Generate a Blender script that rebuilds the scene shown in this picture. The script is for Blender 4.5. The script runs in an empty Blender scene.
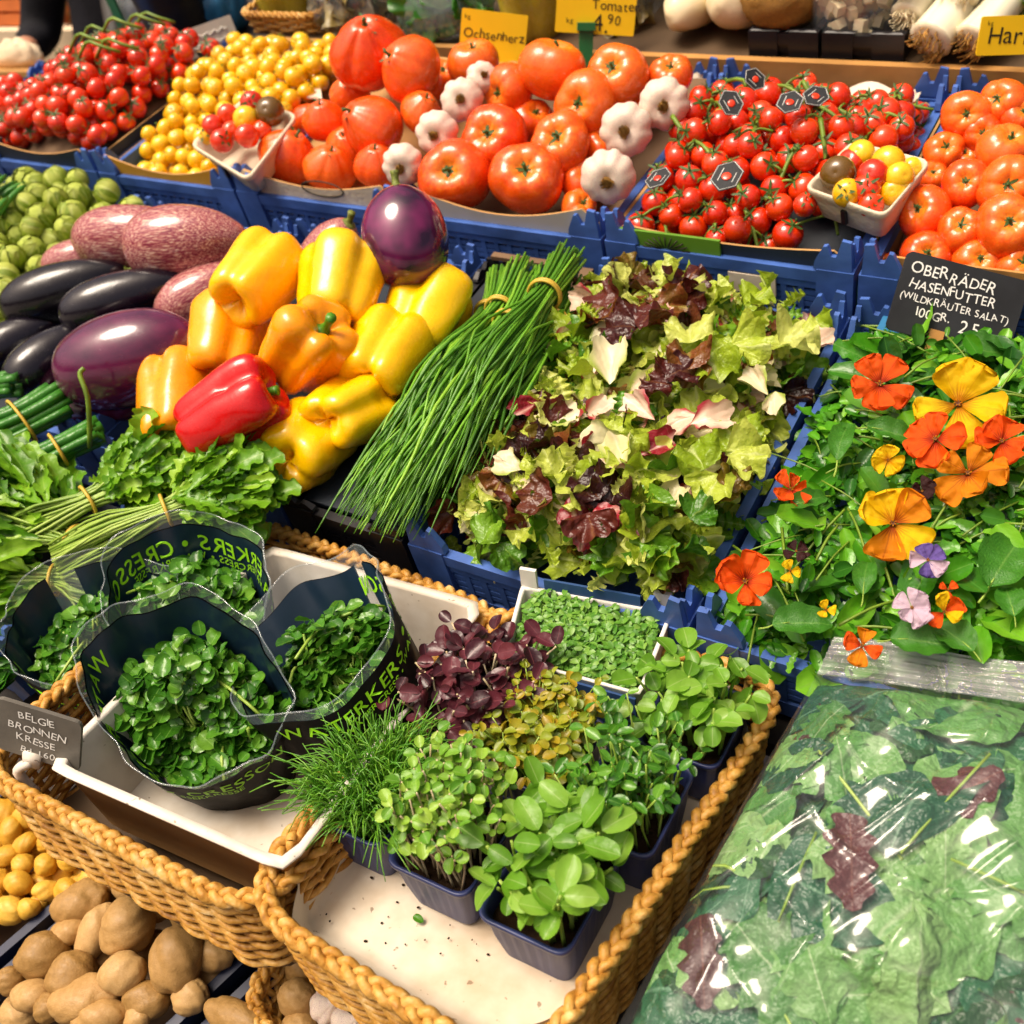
import bpy, math, random
import numpy as np
from mathutils import Matrix, Vector

rnd = random.Random(11)
rng = np.random.default_rng(11)
scene = bpy.context.scene
COL = scene.collection
PI = math.pi
rad = math.radians

# ------------------------------------------------------------------ bank frame
# The stall is a stepped bank tilted towards the buyer. Everything is laid out in
# bank coordinates: u along the counter, s up the slope, n off the slope, in units
# of 0.68 m; at the very end every thing is turned and scaled into the real world.
TILT = rad(21.76)
SC = 0.68
CAM_F, CAM_PITCH, CAM_YAW, CAM_ROLL = 1053.8, rad(28.14), rad(31.98), rad(-0.61)
CAM_W = Vector((0.7695, -0.9693, 0.7083))
_d = Vector((-math.sin(CAM_YAW)*math.cos(CAM_PITCH), math.cos(CAM_YAW)*math.cos(CAM_PITCH), -math.sin(CAM_PITCH)))
_r0 = Vector((math.cos(CAM_YAW), math.sin(CAM_YAW), 0))
_u0 = _r0.cross(_d)
_r = _r0*math.cos(CAM_ROLL) + _u0*math.sin(CAM_ROLL)
_u = -_r0*math.sin(CAM_ROLL) + _u0*math.cos(CAM_ROLL)
TO_BANK = Matrix.Rotation(-TILT, 3, 'X')
TO_WORLD = Matrix.Translation((0, 0, 0.85)) @ Matrix.Scale(SC, 4) @ Matrix.Rotation(TILT, 4, 'X')
CB, DB, RB, UB = (TO_BANK @ v for v in (CAM_W, _d, _r, _u))
UP = TO_BANK @ Vector((0, 0, 1))      # real vertical seen from the bank
HOR = TO_BANK @ Vector((0, 1, 0))     # real horizontal, away from the buyer

def ray(px, py):
    return DB + RB*((px-512)/CAM_F) + UB*((512-py)/CAM_F)
def at(px, py, n):
    """the point of the sloping layer n that the photograph shows at a pixel"""
    D = ray(px, py); k = (n-CB.z)/D.z
    return CB + D*k
def at_s(px, py, s):
    D = ray(px, py); k = (s-CB.y)/D.y
    return CB + D*k
NH = (Vector((0, 0, 1))+UP).normalized()      # the front baskets lie flatter than the bank
def at_pl(px, py, P0, h=0.0, nrm=None):
    nrm = NH if nrm is None else nrm
    D = ray(px, py); k = ((P0+nrm*h)-CB).dot(nrm)/D.dot(nrm); return CB+D*k
def far(px, py, k):
    return CB + ray(px, py)*k
def mpp(P):
    return (P-CB).dot(DB)/CAM_F
def look(P, dx, dy):
    """unit vector at P leaning dx right / dy down out of the direction to the viewer"""
    t = (CB-P).normalized()
    r = RB - t*RB.dot(t); r.normalize()
    w = r.cross(t) * -1.0
    if w.dot(UB) < 0: w = -w
    return (r*dx - w*dy + t*math.sqrt(max(.04, 1-dx*dx-dy*dy))).normalized()
def frame(a, spin=0.0, loc=(0, 0, 0), sc=1.0):
    """matrix whose local z is a"""
    z = Vector(a).normalized()
    x = Vector((0, 0, 1)) if abs(z.z) < .9 else Vector((1, 0, 0))
    x = (x - z*x.dot(z)).normalized(); y = z.cross(x)
    M = Matrix((x, y, z)).transposed().to_4x4()
    S = Matrix.Diagonal((*((sc,)*3 if isinstance(sc, (int, float)) else sc), 1))
    return Matrix.Translation(loc) @ M @ Matrix.Rotation(spin, 4, 'Z') @ S
def TR(x, y, z): return Matrix.Translation((x, y, z))
def RZ(a): return Matrix.Rotation(a, 4, 'Z')
def RX(a): return Matrix.Rotation(a, 4, 'X')
def RY(a): return Matrix.Rotation(a, 4, 'Y')
def basis(x, y, z, loc):
    M = Matrix((Vector(x).normalized(), Vector(y).normalized(), Vector(z).normalized())).transposed().to_4x4()
    return Matrix.Translation(loc) @ M

# ------------------------------------------------------------------ mesh builder
def wob(P, f=1.0, seed=0.0):
    """cheap smooth noise in -1..1 for arrays of points"""
    P = np.asarray(P, float)*f
    x, y, z = P[..., 0]+seed*1.7, P[..., 1]-seed*2.3, P[..., 2]+seed*.9
    return (np.sin(1.3*x+2.1*y-.7*z+seed)+np.sin(2.9*y-1.7*z+1.1*x+2*seed)+np.sin(2.3*z+1.9*x-2.7*y+3*seed)+np.sin(4.1*x-3.3*z+1.2*y))/4

class MB:
    def __init__(s): s.V, s.F, s.MI, s.A, s.n = [], [], [], [], 0
    def add(s, V, F, mi=0, M=None, lp=None):
        V = np.asarray(V, float).reshape(-1, 3)
        if M is not None:
            m = np.array(M); V = V @ m[:3, :3].T + m[:3, 3]
        if not isinstance(F, list) or (F and not isinstance(F[0], np.ndarray)):
            F = np.asarray(F); F = [F] if F.dtype != object else [np.asarray([f]) for f in F]
        for f in F:
            if len(f): s.F.append(f + s.n); s.MI.append(mi)
        s.V.append(V); s.A.append(np.zeros_like(V) if lp is None else np.asarray(lp, float)); s.n += len(V)
        return s
    def box(s, lo, hi, mi=0, M=None):
        (a, b, c), (d, e, f) = lo, hi
        V = [(a,b,c),(d,b,c),(d,e,c),(a,e,c),(a,b,f),(d,b,f),(d,e,f),(a,e,f)]
        return s.add(V, BOXF, mi, M)
    def tube(s, P, r, k=6, mi=0, cap=True, M=None, lp=False):
        V, F = tube(P, r, k, cap)
        A = None
        if lp:
            t = np.repeat(np.linspace(0, 1, len(P)), k); A = np.zeros((len(V), 3)); A[:len(t), 0] = t
        return s.add(V, F, mi, M, A)
    def mesh(s, name, mats, org=None, smooth=True):
        V = np.concatenate(s.V) if s.V else np.zeros((0, 3))
        if org is not None: V = V - np.array(org)
        me = bpy.data.meshes.new(name)
        me.vertices.add(len(V)); me.vertices.foreach_set('co', V.astype(np.float32).ravel())
        tot = np.concatenate([np.full(len(f), f.shape[1]) for f in s.F])
        loops = np.concatenate([f.ravel() for f in s.F]).astype(np.int32)
        me.loops.add(len(loops)); me.loops.foreach_set('vertex_index', loops)
        me.polygons.add(len(tot))
        me.polygons.foreach_set('loop_start', (np.cumsum(tot)-tot).astype(np.int32))
        me.polygons.foreach_set('material_index', np.concatenate([np.full(len(f), m) for f, m in zip(s.F, s.MI)]).astype(np.int32))
        me.polygons.foreach_set('use_smooth', np.full(len(tot), bool(smooth)))
        a = me.attributes.new('lp', 'FLOAT_VECTOR', 'POINT')
        a.data.foreach_set('vector', np.concatenate(s.A).astype(np.float32).ravel())
        for m in (mats if isinstance(mats, (list, tuple)) else [mats]): me.materials.append(m)
        me.update(); me.validate()
        return me
BOXF = np.array([(0,3,2,1),(4,5,6,7),(0,1,5,4),(1,2,6,5),(2,3,7,6),(3,0,4,7)])

def tube(P, r, k=6, cap=True):
    P = np.asarray(P, float); m = len(P)
    r = np.full(m, r, float) if np.isscalar(r) else np.asarray(r, float)
    T = np.gradient(P, axis=0); T /= np.linalg.norm(T, axis=1)[:, None]+1e-12
    ref = np.array((0., 0., 1.)) if abs(T[0, 2]) < .8 else np.array((1., 0., 0.))
    X = np.zeros_like(P); x = ref - T[0]*ref.dot(T[0])
    for i in range(m):
        x = x - T[i]*x.dot(T[i]); x /= np.linalg.norm(x)+1e-12; X[i] = x
    Y = np.cross(T, X)
    a = np.arange(k)*2*PI/k
    V = (P[:, None]+r[:, None, None]*(np.cos(a)[None, :, None]*X[:, None]+np.sin(a)[None, :, None]*Y[:, None])).reshape(-1, 3)
    F = [gridF(m, k, False, True)]
    if cap:
        F += [np.array([list(range(k))[::-1]]), np.array([[(m-1)*k+j for j in range(k)]])]
    return V, F
def gridF(m, k, cu=False, cv=False):
    i = np.arange(m if cu else m-1)[:, None]; j = np.arange(k if cv else k-1)[None, :]
    a = i*k+j; b = i*k+(j+1) % k; c = ((i+1) % m)*k+(j+1) % k; d = ((i+1) % m)*k+j
    return np.stack([a, b, c, d], -1).reshape(-1, 4)
def catmull(P, n, closed=False):
    P = np.asarray(P, float)
    if closed: Q = np.concatenate([P[-1:], P, P[:2]]); segs = len(P)
    else: Q = np.concatenate([2*P[:1]-P[1:2], P, 2*P[-1:]-P[-2:-1]]); segs = len(P)-1
    t = np.linspace(0, segs, n, endpoint=not closed); i = np.minimum(t.astype(int), segs-1); f = (t-i)[:, None]
    a, b, c, d = Q[i], Q[i+1], Q[i+2], Q[i+3]
    return .5*((2*b)+(c-a)*f+(2*a-5*b+4*c-d)*f*f+(3*b-a-3*c+d)*f**3)
def lathe(prof, nz=18, seg=24, mod=None):
    """closed surface of revolution; mod(phi, t, V) may reshape it"""
    p = catmull(prof, nz); p[:, 0] = np.maximum(p[:, 0], 0)
    a = np.arange(seg)*2*PI/seg
    R, Z = p[:, 0][:, None], p[:, 1][:, None]
    V = np.stack([R*np.cos(a), R*np.sin(a), Z+0*a], -1)
    if mod is not None: V = mod(a[None, :]+0*R, np.linspace(0, 1, nz)[:, None]+0*a, V)
    V[0] = V[0].mean(0); V[-1] = V[-1].mean(0)
    t = np.linspace(0, 1, nz)[:, None]+0*a
    lp = np.stack([t, (a/(2*PI))[None, :]+0*R, 0*t], -1)
    return V.reshape(-1, 3), gridF(nz, seg, False, True), lp.reshape(-1, 3)
def creases(phi, pos, w):
    d = np.min([np.abs((phi-p+PI) % (2*PI)-PI) for p in pos], axis=0)
    return np.exp(-(d/w)**2)
def leaf(L=1.0, W=.5, nu=7, nv=5, tip=1.0, base=.5, cup=.2, arch=.3, wave=0.0, freq=4, lobes=0, ph=0.0, stem=0.0):
    """one leaf blade along +x, face up (+z)"""
    t = .5-.5*np.cos(np.linspace(0, 1, nu)*PI); t = t*.6+np.linspace(0, 1, nu)*.4; v = np.linspace(-1, 1, nv)
    w = np.clip(t, 0, 1)**base*np.clip(1-t, 0, 1)**(tip*.5); w = w/w.max()
    w[0] = max(w[0], .06); w[-1] = max(w[-1], .03)
    if lobes: w = w*(1-.42*np.abs(np.sin(lobes*PI*t+.4))**2)
    T, Vv = np.meshgrid(t, v, indexing='ij')
    Wd = w[:, None]*W*.5
    x = T*L; y = Vv*Wd
    z = cup*W*Vv**2*w[:, None] - arch*L*T**2 + wave*W*np.sin(freq*2*PI*T+ph+Vv)*np.abs(Vv)**1.5*w[:, None]
    V = np.stack([x, y, z], -1).reshape(-1, 3)
    if stem: V[:, 0] += stem
    lp = np.stack([T, Vv, 0*T], -1).reshape(-1, 3)
    return V, gridF(nu, nv), lp

# ------------------------------------------------------------------ objects
def newobj(name, data, parent=None, M=None):
    o = bpy.data.objects.new(name, data); COL.objects.link(o)
    if parent is not None: o.parent = parent
    if M is not None: o.matrix_basis = M
    return o
def thing(name, label, cat, group=None, M=None, loc=None, mesh=None, kind=None):
    o = newobj(name, mesh, None, M if M is not None else (TR(*loc) if loc is not None else None))
    o['label'] = label
    if cat: o['category'] = cat
    if group: o['group'] = group
    if kind: o['kind'] = kind
    return o
def part(name, mb, mats, root, absolute=True, label=None, smooth=True, kind=None, M=None):
    """a part built in bank coordinates (absolute) or in its root's own frame"""
    me = mb if isinstance(mb, bpy.types.Mesh) else None
    if me is None:
        if absolute:
            top = root; m = Matrix.Identity(4)
            chain = []
            while top is not None: chain.append(top); top = top.parent
            for c in reversed(chain): m = m @ c.matrix_basis
            mi = np.array(m.inverted())
            V = np.concatenate(mb.V); V = V @ mi[:3, :3].T + mi[:3, 3]; mb.V = [V]
        me = mb.mesh(name, mats, smooth=smooth)
    o = newobj(name, me, root, M)
    if label: o['label'] = label
    if kind: o['kind'] = kind
    return o
def solid(name, label, cat, mb, mats, org, group=None, smooth=True, kind=None):
    me = mb.mesh(name, mats, org=org, smooth=smooth)
    return thing(name, label, cat, group, loc=org, mesh=me, kind=kind)

# ------------------------------------------------------------------ materials
def lin(h):
    h = h.lstrip('#'); c = [int(h[i:i+2], 16)/255 for i in (0, 2, 4)]
    return tuple(((x+.055)/1.055)**2.4 if x > .04045 else x/12.92 for x in c)+(1,)
class NT:
    def __init__(s, name):
        s.m = bpy.data.materials.new(name); s.m.use_nodes = True
        s.t = s.m.node_tree; s.N = s.t.nodes; s.L = s.t.links
        s.out = s.N['Material Output']; s.bsdf = s.N['Principled BSDF']
    def node(s, typ, **kw):
        n = s.N.new(typ)
        for k, v in kw.items():
            if k in n.inputs: s.put(n.inputs[k], v)
            else: setattr(n, k, v)
        return n
    def put(s, sock, v):
        if hasattr(v, 'is_output') or isinstance(v, bpy.types.NodeSocket): s.L.new(v, sock)
        else: sock.default_value = v
    def noise(s, scale, detail=3, coord='Object', vec=None, rough=.5):
        n = s.node('ShaderNodeTexNoise'); n.inputs['Scale'].default_value = scale
        n.inputs['Detail'].default_value = detail; n.inputs['Roughness'].default_value = rough
        s.L.new(vec if vec is not None else s.coord(coord), n.inputs['Vector'])
        return n.outputs['Fac']
    def coord(s, c='Object'):
        if not hasattr(s, '_tc'): s._tc = s.node('ShaderNodeTexCoord')
        return s._tc.outputs[c]
    def scaled(s, sc, c='Object'):
        m = s.node('ShaderNodeMapping'); m.inputs['Scale'].default_value = sc
        s.L.new(s.coord(c), m.inputs['Vector']); return m.outputs[0]
    def ramp(s, fac, stops, interp='LINEAR'):
        r = s.node('ShaderNodeValToRGB'); r.color_ramp.interpolation = interp
        e = r.color_ramp.elements
        while len(e) < len(stops): e.new(.5)
        for q, (p, c) in zip(e, stops): q.position = p; q.color = c
        s.L.new(fac, r.inputs[0]); return r.outputs[0]
    def mix(s, fac, a, b, mode='MIX'):
        m = s.node('ShaderNodeMix', data_type='RGBA', blend_type=mode)
        s.put(m.inputs[0], fac); s.put(m.inputs[6], a); s.put(m.inputs[7], b); return m.outputs[2]
    def mth(s, op, a, b=0.0, clamp=False):
        m = s.node('ShaderNodeMath', operation=op, use_clamp=clamp); s.put(m.inputs[0], a); s.put(m.inputs[1], b); return m.outputs[0]
    def bump(s, h, strength=.3, dist=.01, sock='Normal'):
        b = s.node('ShaderNodeBump'); b.inputs['Strength'].default_value = strength; b.inputs['Distance'].default_value = dist
        s.L.new(h, b.inputs['Height']); s.L.new(b.outputs[0], s.bsdf.inputs[sock]); return b
    def base(s, v): s.put(s.bsdf.inputs['Base Color'], v)
    def set(s, **kw):
        for k, v in kw.items(): s.put(s.bsdf.inputs[k.replace('_', ' ')], v)
        return s
    def island(s): return s.node('ShaderNodeNewGeometry').outputs['Random Per Island']
    def obrand(s): return s.node('ShaderNodeObjectInfo').outputs['Random']
    def lp(s):
        a = s.node('ShaderNodeAttribute', attribute_name='lp')
        x = s.node('ShaderNodeSeparateXYZ'); s.L.new(a.outputs['Vector'], x.inputs[0]); return x.outputs
    def translucent(s, col, fac):
        tr = s.node('ShaderNodeBsdfTranslucent'); s.put(tr.inputs[0], col)
        mx = s.node('ShaderNodeMixShader'); mx.inputs[0].default_value = fac
        s.L.new(s.bsdf.outputs[0], mx.inputs[1]); s.L.new(tr.outputs[0], mx.inputs[2]); s.L.new(mx.outputs[0], s.out.inputs[0])
def flat(name, hexc, rough=.6, var=.12, scale=14, spec=.5, bump=0.0, bscale=60):
    t = NT(name); c = lin(hexc)
    dk = tuple(x*(1-var*2) for x in c[:3])+(1,); lt = tuple(min(1, x*(1+var)) for x in c[:3])+(1,)
    t.base(t.ramp(t.noise(scale, 5), [(.3, dk), (.7, lt)])); t.set(Roughness=rough, Specular_IOR_Level=spec)
    if bump: t.bump(t.noise(bscale, 4), bump, .004)
    return t.m
def fruit(name, cols, rough=.2, scale=6, coat=.4, spots=None, bump=.05, sss=.0, top=None):
    """skin of a fruit: a range of colours between fruits, mottling on each"""
    t = NT(name)
    st = [(i/(len(cols)-1) if len(cols) > 1 else 0, lin(c)) for i, c in enumerate(cols)]
    f = t.mth('ADD', t.mth('MULTIPLY', t.noise(scale, 3), .7), t.mth('MULTIPLY', t.obrand(), .65))
    f = t.mth('SUBTRACT', f, .18)
    c = t.ramp(f, st)
    if top:
        tx = t.mth('ADD', t.lp()[0], t.mth('MULTIPLY', t.mth('SUBTRACT', t.noise(scale*2, 3), .5), .35))
        c = t.mix(t.ramp(tx, [(.66, (0,0,0,1)), (.96, (.8,.8,.8,1))]), c, lin(top))
    if spots:
        c = t.mix(t.ramp(t.noise(scale*14, 2), [(.60, (0,0,0,1)), (.68, (.8,.8,.8,1))]), c, lin(spots))
    rg = t.mth('ADD', t.mth('MULTIPLY', t.ramp(t.noise(scale*1.7, 5), [(.45, (0,0,0,1)), (.75, (1,1,1,1))]), .22), rough)
    t.base(c); t.set(Roughness=rg, Coat_Weight=coat, Coat_Roughness=.1)
    if sss: t.set(Subsurface_Weight=sss, Subsurface_Radius=(1, .3, .1), Subsurface_Scale=.02)
    t.bump(t.noise(scale*3, 3), bump, .01)
    return t.m
def leafmat(name, cols, vein=None, rough=.32, tr=.25, edge=None, veinw=.07, per='island', mott=.3, side=True, spec=.5, heart=None):
    t = NT(name)
    st = [(i/max(1, len(cols)-1), lin(c)) for i, c in enumerate(cols)]
    f = t.mth('ADD', t.mth('MULTIPLY', t.island(), 1-mott*.5), t.mth('MULTIPLY', t.mth('SUBTRACT', t.noise(30, 3), .5), mott*1.6))
    c = t.ramp(f, st)
    x, y, z = t.lp()
    ay = t.mth('ABSOLUTE', y)
    if edge:
        c = t.mix(t.ramp(t.mth('ADD', ay, t.mth('MULTIPLY', x, .35)), [(.75, (0,0,0,1)), (1.15, (1,1,1,1))]), c, lin(edge))
    if heart:
        hx = t.mth('ADD', x, t.mth('MULTIPLY', t.mth('SINE', t.mth('MULTIPLY', y, 22.0)), .09))
        c = t.mix(t.ramp(hx, [(.12, (1,1,1,1)), (.42, (0,0,0,1))]), c, lin(heart))
    if vein:
        m = t.ramp(ay, [(0, (1,1,1,1)), (veinw, (0,0,0,1))])
        if side:
            w = t.mth('SUBTRACT', t.mth('MULTIPLY', x, 7.0), t.mth('MULTIPLY', ay, 1.6))
            sv = t.mth('ABSOLUTE', t.mth('SUBTRACT', t.mth('FRACT', w), .5))
            m2 = t.ramp(sv, [(0, (.22,.22,.22,1)), (.09, (0,0,0,1))])
            m = t.mth('MAXIMUM', m, m2)
        c = t.mix(t.mth('MULTIPLY', m, .55), c, lin(vein))
    t.base(c); t.set(Roughness=rough, Specular_IOR_Level=spec)
    t.bump(t.noise(45, 3), .35, .006)
    if tr: t.translucent(c, tr)
    return t.m
# ------------------------------------------------------------------ materials used
M = {}
M['blue'] = flat('blue_plastic', '#4163ab', .45, .2, 16, .4, .12, 60)
M['blue2'] = flat('teal_plastic', '#2d6f9c', .38, .1, 9, .45)
M['navy'] = flat('navy_plastic', '#2a3463', .4, .15, 12, .5)
M['darkblue'] = flat('dark_crate_plastic', '#1b2440', .42, .15, 10, .45)
M['black'] = flat('black_plastic', '#15151a', .4, .2, 10, .5)
M['wood'] = flat('pale_wood', '#b98748', .55, .18, 5, .4, .25, 30)
M['darkwood'] = flat('dark_board', '#241d18', .6, .2, 6, .4)
M['brownwood'] = flat('brown_board', '#5a4630', .65, .2, 5, .35)
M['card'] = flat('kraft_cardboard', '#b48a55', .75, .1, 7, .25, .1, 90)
M['cardgrey'] = flat('grey_cardboard', '#b9b5ae', .7, .05, 5, .3)
M['cardwhite'] = flat('white_cardboard', '#e2ded6', .65, .04, 4, .3)
M['cardyellow'] = flat('yellow_cardboard', '#c9942b', .7, .08, 5, .3)
M['carddark'] = flat('dark_printed_cardboard', '#1c2530', .55, .1, 5, .4)
M['cardgreen'] = flat('green_printed_cardboard', '#5c8a22', .55, .08, 5, .4)
M['cardblue'] = flat('blue_printed_cardboard', '#2f4d7e', .5, .12, 6, .4)
M['pulp'] = flat('pale_pulp_board', '#d9cdb4', .8, .07, 9, .2, .35, 120)
M['paper'] = flat('white_paper', '#d6cab8', .7, .03, 3, .25, .1, 20)
for k_, c0, c1 in (('paper', '#d8ccb9', '#a88a64'), ('foam', '#dcd5c9', '#b09a7c')):
    t = NT(k_+'_stained')
    st = t.ramp(t.mth('ADD', t.mth('MULTIPLY', t.noise(3.2, 5), .75), t.mth('MULTIPLY', t.noise(34, 3), .25)), [(.50, (0,0,0,1)), (.66, (.55,.55,.55,1))])
    cc = t.mix(st, lin(c0), lin(c1)); cc = t.mix(t.ramp(t.noise(95, 2), [(.70, (0,0,0,1)), (.74, (.7,.7,.7,1))]), cc, lin('#6a5238'))
    t.base(cc); t.set(Roughness=.6, Specular_IOR_Level=.25); t.bump(t.noise(14, 4), .25, .006); M[k_] = t.m
M['papergrey'] = flat('grey_liner_paper', '#6b5540', .8, .2, 6, .2)
M['foamclean'] = flat('white_foam', '#dcd5c9', .5, .03, 4, .4, .08, 200)
M['yellowsign'] = flat('yellow_card', '#f2c512', .5, .05, 6, .4)
M['slate'] = flat('black_slate', '#26282c', .65, .25, 9, .35, .1, 60)
M['greyslate'] = flat('grey_slate', '#6a665e', .6, .2, 9, .35, .1, 60)
M['chalk'] = flat('chalk', '#e9e9e4', .8, .05, 40, .2)
M['ink'] = flat('ink', '#2b2416', .6, .1, 10, .3)
M['limeprint'] = flat('lime_print', '#8fd31f', .5, .04, 10, .3)
M['greenclip'] = flat('green_clip', '#1c6b3c', .35, .1, 10)
M['rubber'] = flat('rubber_band', '#c9a83a', .5, .1, 20)
M['skin'] = flat('skin', '#b98064', .5, .1, 12)
M['blackcloth'] = flat('black_cloth', '#14141b', .85, .3, 8, .2, .3, 60)
M['soil'] = flat('dark_soil', '#2a1d12', .95, .3, 40, .1, .8, 90)
M['floor'] = flat('floor_tiles', '#6c655c', .5, .15, 2)
M['backwall'] = flat('hall_wall', '#8a6a4c', .8, .15, 1.2)
M['orangebox'] = flat('orange_box', '#c96f33', .6, .15, 8)
M['cream'] = flat('cream_cloth', '#e6cfae', .8, .08, 5, .2)

def tomato_mat(name, cols, shoulder=None, **kw): return fruit(name, cols, **kw)
M['beef'] = fruit('tomato_skin', ['#d43c08', '#e25010', '#ec681a', '#e44a0e'], .2, 4, .35, bump=.06, sss=.06, top='#f0962a')
M['oxheart'] = fruit('oxheart_skin', ['#d83c08', '#e6500e', '#ee661a', '#de4209'], .2, 5, .35, bump=.05, sss=.06)
M['cherry'] = fruit('cherry_skin', ['#c41e04', '#dc3406', '#e8480c'], .16, 5, .6, bump=.02, sss=.05)
M['yellowcherry'] = fruit('yellow_cherry_skin', ['#d39a06', '#e6b50d', '#efc52a'], .15, 6, .5, bump=.02, sss=.05)
M['olivetom'] = fruit('olive_tomato_skin', ['#4a3a10', '#6a4a14'], .15, 12, .5)
M['calyx'] = flat('calyx_green', '#3d5a1a', .6, .25, 60)
M['stemgreen'] = flat('stem_green', '#6c8a24', .5, .2, 30)
M['peppery'] = fruit('yellow_pepper_skin', ['#e8ab02', '#f4bd03', '#f9cb10'], .2, 3, .3, bump=.04, sss=.05)
M['peppero'] = fruit('orange_pepper_skin', ['#ea8404', '#f39a06', '#f4a40c'], .2, 3, .3, bump=.04, sss=.05)
M['pepperr'] = fruit('red_pepper_skin', ['#b70808', '#cf1111', '#d81a14'], .18, 3, .4, bump=.04, sss=.05)
M['palepepper'] = fruit('pale_pepper_skin', ['#b3a832', '#c9bb46'], .25, 4, .4)
M['peppergreen'] = flat('pepper_stem', '#4f8a1c', .4, .2, 40)
M['eggblack'] = fruit('black_eggplant_skin', ['#0b070f', '#140d1a'], .16, 3, .25, bump=.02)
M['eggpurple'] = fruit('purple_eggplant_skin', ['#36102f', '#682148', '#8c365c'], .13, 3, .6, spots=None, bump=.02)
t = NT('streaked_eggplant_skin')
nv = t.noise(1.0, 6, vec=t.scaled((60, 60, 7)), rough=.65)
cc = t.ramp(nv, [(.36, lin('#6a1c34')), (.47, lin('#8a3648')), (.55, lin('#b87a70')), (.66, lin('#e8d2b8'))])
t.base(cc); t.set(Roughness=.2, Coat_Weight=.5, Coat_Roughness=.08); M['eggstripe'] = t.m
t = NT('violet_eggplant_skin')
x, y, z = t.lp()
cc = t.mix(t.ramp(t.noise(1.6, 2), [(.35, (0,0,0,1)), (.75, (1,1,1,1))]), lin('#2c0c2a'), lin('#7a2258'))
cc = t.mix(t.ramp(x, [(.86, (0,0,0,1)), (.93, (1,1,1,1))]), cc, lin('#c46a9a'))
t.base(cc); t.set(Roughness=.14, Coat_Weight=.6, Coat_Roughness=.06); M['eggviolet'] = t.m
M['eggcalyx'] = flat('eggplant_calyx', '#6f7a2c', .6, .3, 30)
t = NT('garlic_skin')
x, y, z = t.lp()
st = t.noise(1.0, 4, vec=t.scaled((40, 40, 5)))
cc = t.ramp(st, [(.36, lin('#d8c4ae')), (.52, lin('#e6d6c4')), (.66, lin('#b58a90'))])
t.base(cc); t.set(Roughness=.45, Subsurface_Weight=.1, Subsurface_Scale=.02); t.bump(st, .2, .006); M['garlic'] = t.m
M['garlicroot'] = flat('garlic_root', '#b88a48', .9, .35, 60, .1, .8, 120)
M['potato'] = fruit('brown_potato_skin', ['#86652f', '#a8824a', '#bf9c66'], .55, 6, .05, '#7a5630', .16)
M['smallpotato'] = fruit('yellow_potato_skin', ['#c08c20', '#d2a434', '#e0b44a'], .5, 7, .08, '#9a6a20', .14)
M['whiteroot'] = fruit('white_root_skin', ['#d8c69a', '#e8dcb8', '#e2cfa0'], .4, 5, .2)
M['celeriac'] = fruit('celeriac_skin', ['#7a5418', '#a87c2c', '#c29a4a'], .7, 14, 0, '#5a3a12', .5)
M['sprout'] = leafmat('sprout_leaf', ['#7c941c', '#94a82a', '#b8c454', '#8a9a30'], '#d2dc92', .5, 0.0, veinw=.16)
t = NT('willow_wicker')
cc = t.ramp(t.mth('ADD', t.mth('MULTIPLY', t.noise(26, 4), .6), t.mth('MULTIPLY', t.noise(140, 2), .4)), [(.34, lin('#8a5a1c')), (.48, lin('#b98636')), (.58, lin('#c99c50')), (.70, lin('#d9bb84'))])
t.base(cc); t.set(Roughness=.5, Specular_IOR_Level=.4); t.bump(t.noise(150, 3), .35, .003); M['wicker'] = t.m
M['wickerl'] = flat('pale_willow', '#c99a4c', .42, .22, 20, .45)
M['chive'] = leafmat('chive_stalk', ['#34640f', '#4f8818', '#6ba424', '#8cb834'], None, .42, 0.0, mott=.2)
M['chivetip'] = flat('chive_cut_end', '#8fae5a', .5, .1, 30)
M['scallion'] = leafmat('scallion_stalk', ['#1d5218', '#3a7a24', '#5f9a3a'], None, .3, .05, mott=.3)
M['parsley'] = leafmat('parsley_leaf', ['#447812', '#649c1a', '#84b428', '#a0c438'], '#a8c45a', .35, .3)
M['palestem'] = leafmat('pale_stem', ['#7a9e34', '#9ab94a', '#b5cc6a'], None, .4, .15)
M['rocket'] = leafmat('dark_leaf', ['#22561a', '#34701c', '#4a8424', '#62962e'], '#5f9a3c', .28, .25)
M['bigleaf'] = leafmat('big_green_leaf', ['#2a6418', '#3f7c22', '#548e2c'], '#7aa84c', .3, .22, veinw=.06)
M['herbmix'] = leafmat('herb_leaf', ['#2a6410', '#3f8814', '#56a01c', '#74b428', '#92c43a'], '#7aa84c', .3, .25)
M['lime'] = leafmat('lime_lettuce', ['#86a31c', '#a3bb2c', '#b8c848', '#ccd468', '#d8dc8c'], '#dfe4a4', .38, .35)
M['midlettuce'] = leafmat('green_lettuce', ['#3f7216', '#5c901e', '#7da62a'], '#a5c05c', .34, .3)
M['redlettuce'] = leafmat('red_lettuce', ['#2a0d0c', '#451512', '#5c2418', '#4f3a14'], '#8a5a34', .34, .2)
M['redgreen'] = leafmat('bronze_lettuce', ['#5c6a18', '#74601c', '#7a3f1c', '#86902a'], '#b5b05c', .34, .3)
for k_ in ('lime', 'midlettuce', 'redlettuce', 'redgreen'): 
    for n_ in M[k_].node_tree.nodes:
        if n_.type == 'BUMP': n_.inputs['Strength'].default_value = .7; n_.inputs['Distance'].default_value = .01
M['radicchio'] = leafmat('radicchio', ['#7a1020', '#9c1c2c', '#8a1420'], '#e8c8b4', .36, .2, veinw=.2)
M['cream_leaf'] = leafmat('cream_leaf', ['#d8d09a', '#e4dcb4', '#ddc8a4', '#cfd088'], '#f0ead0', .38, .25, edge='#a5b84a')
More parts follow.
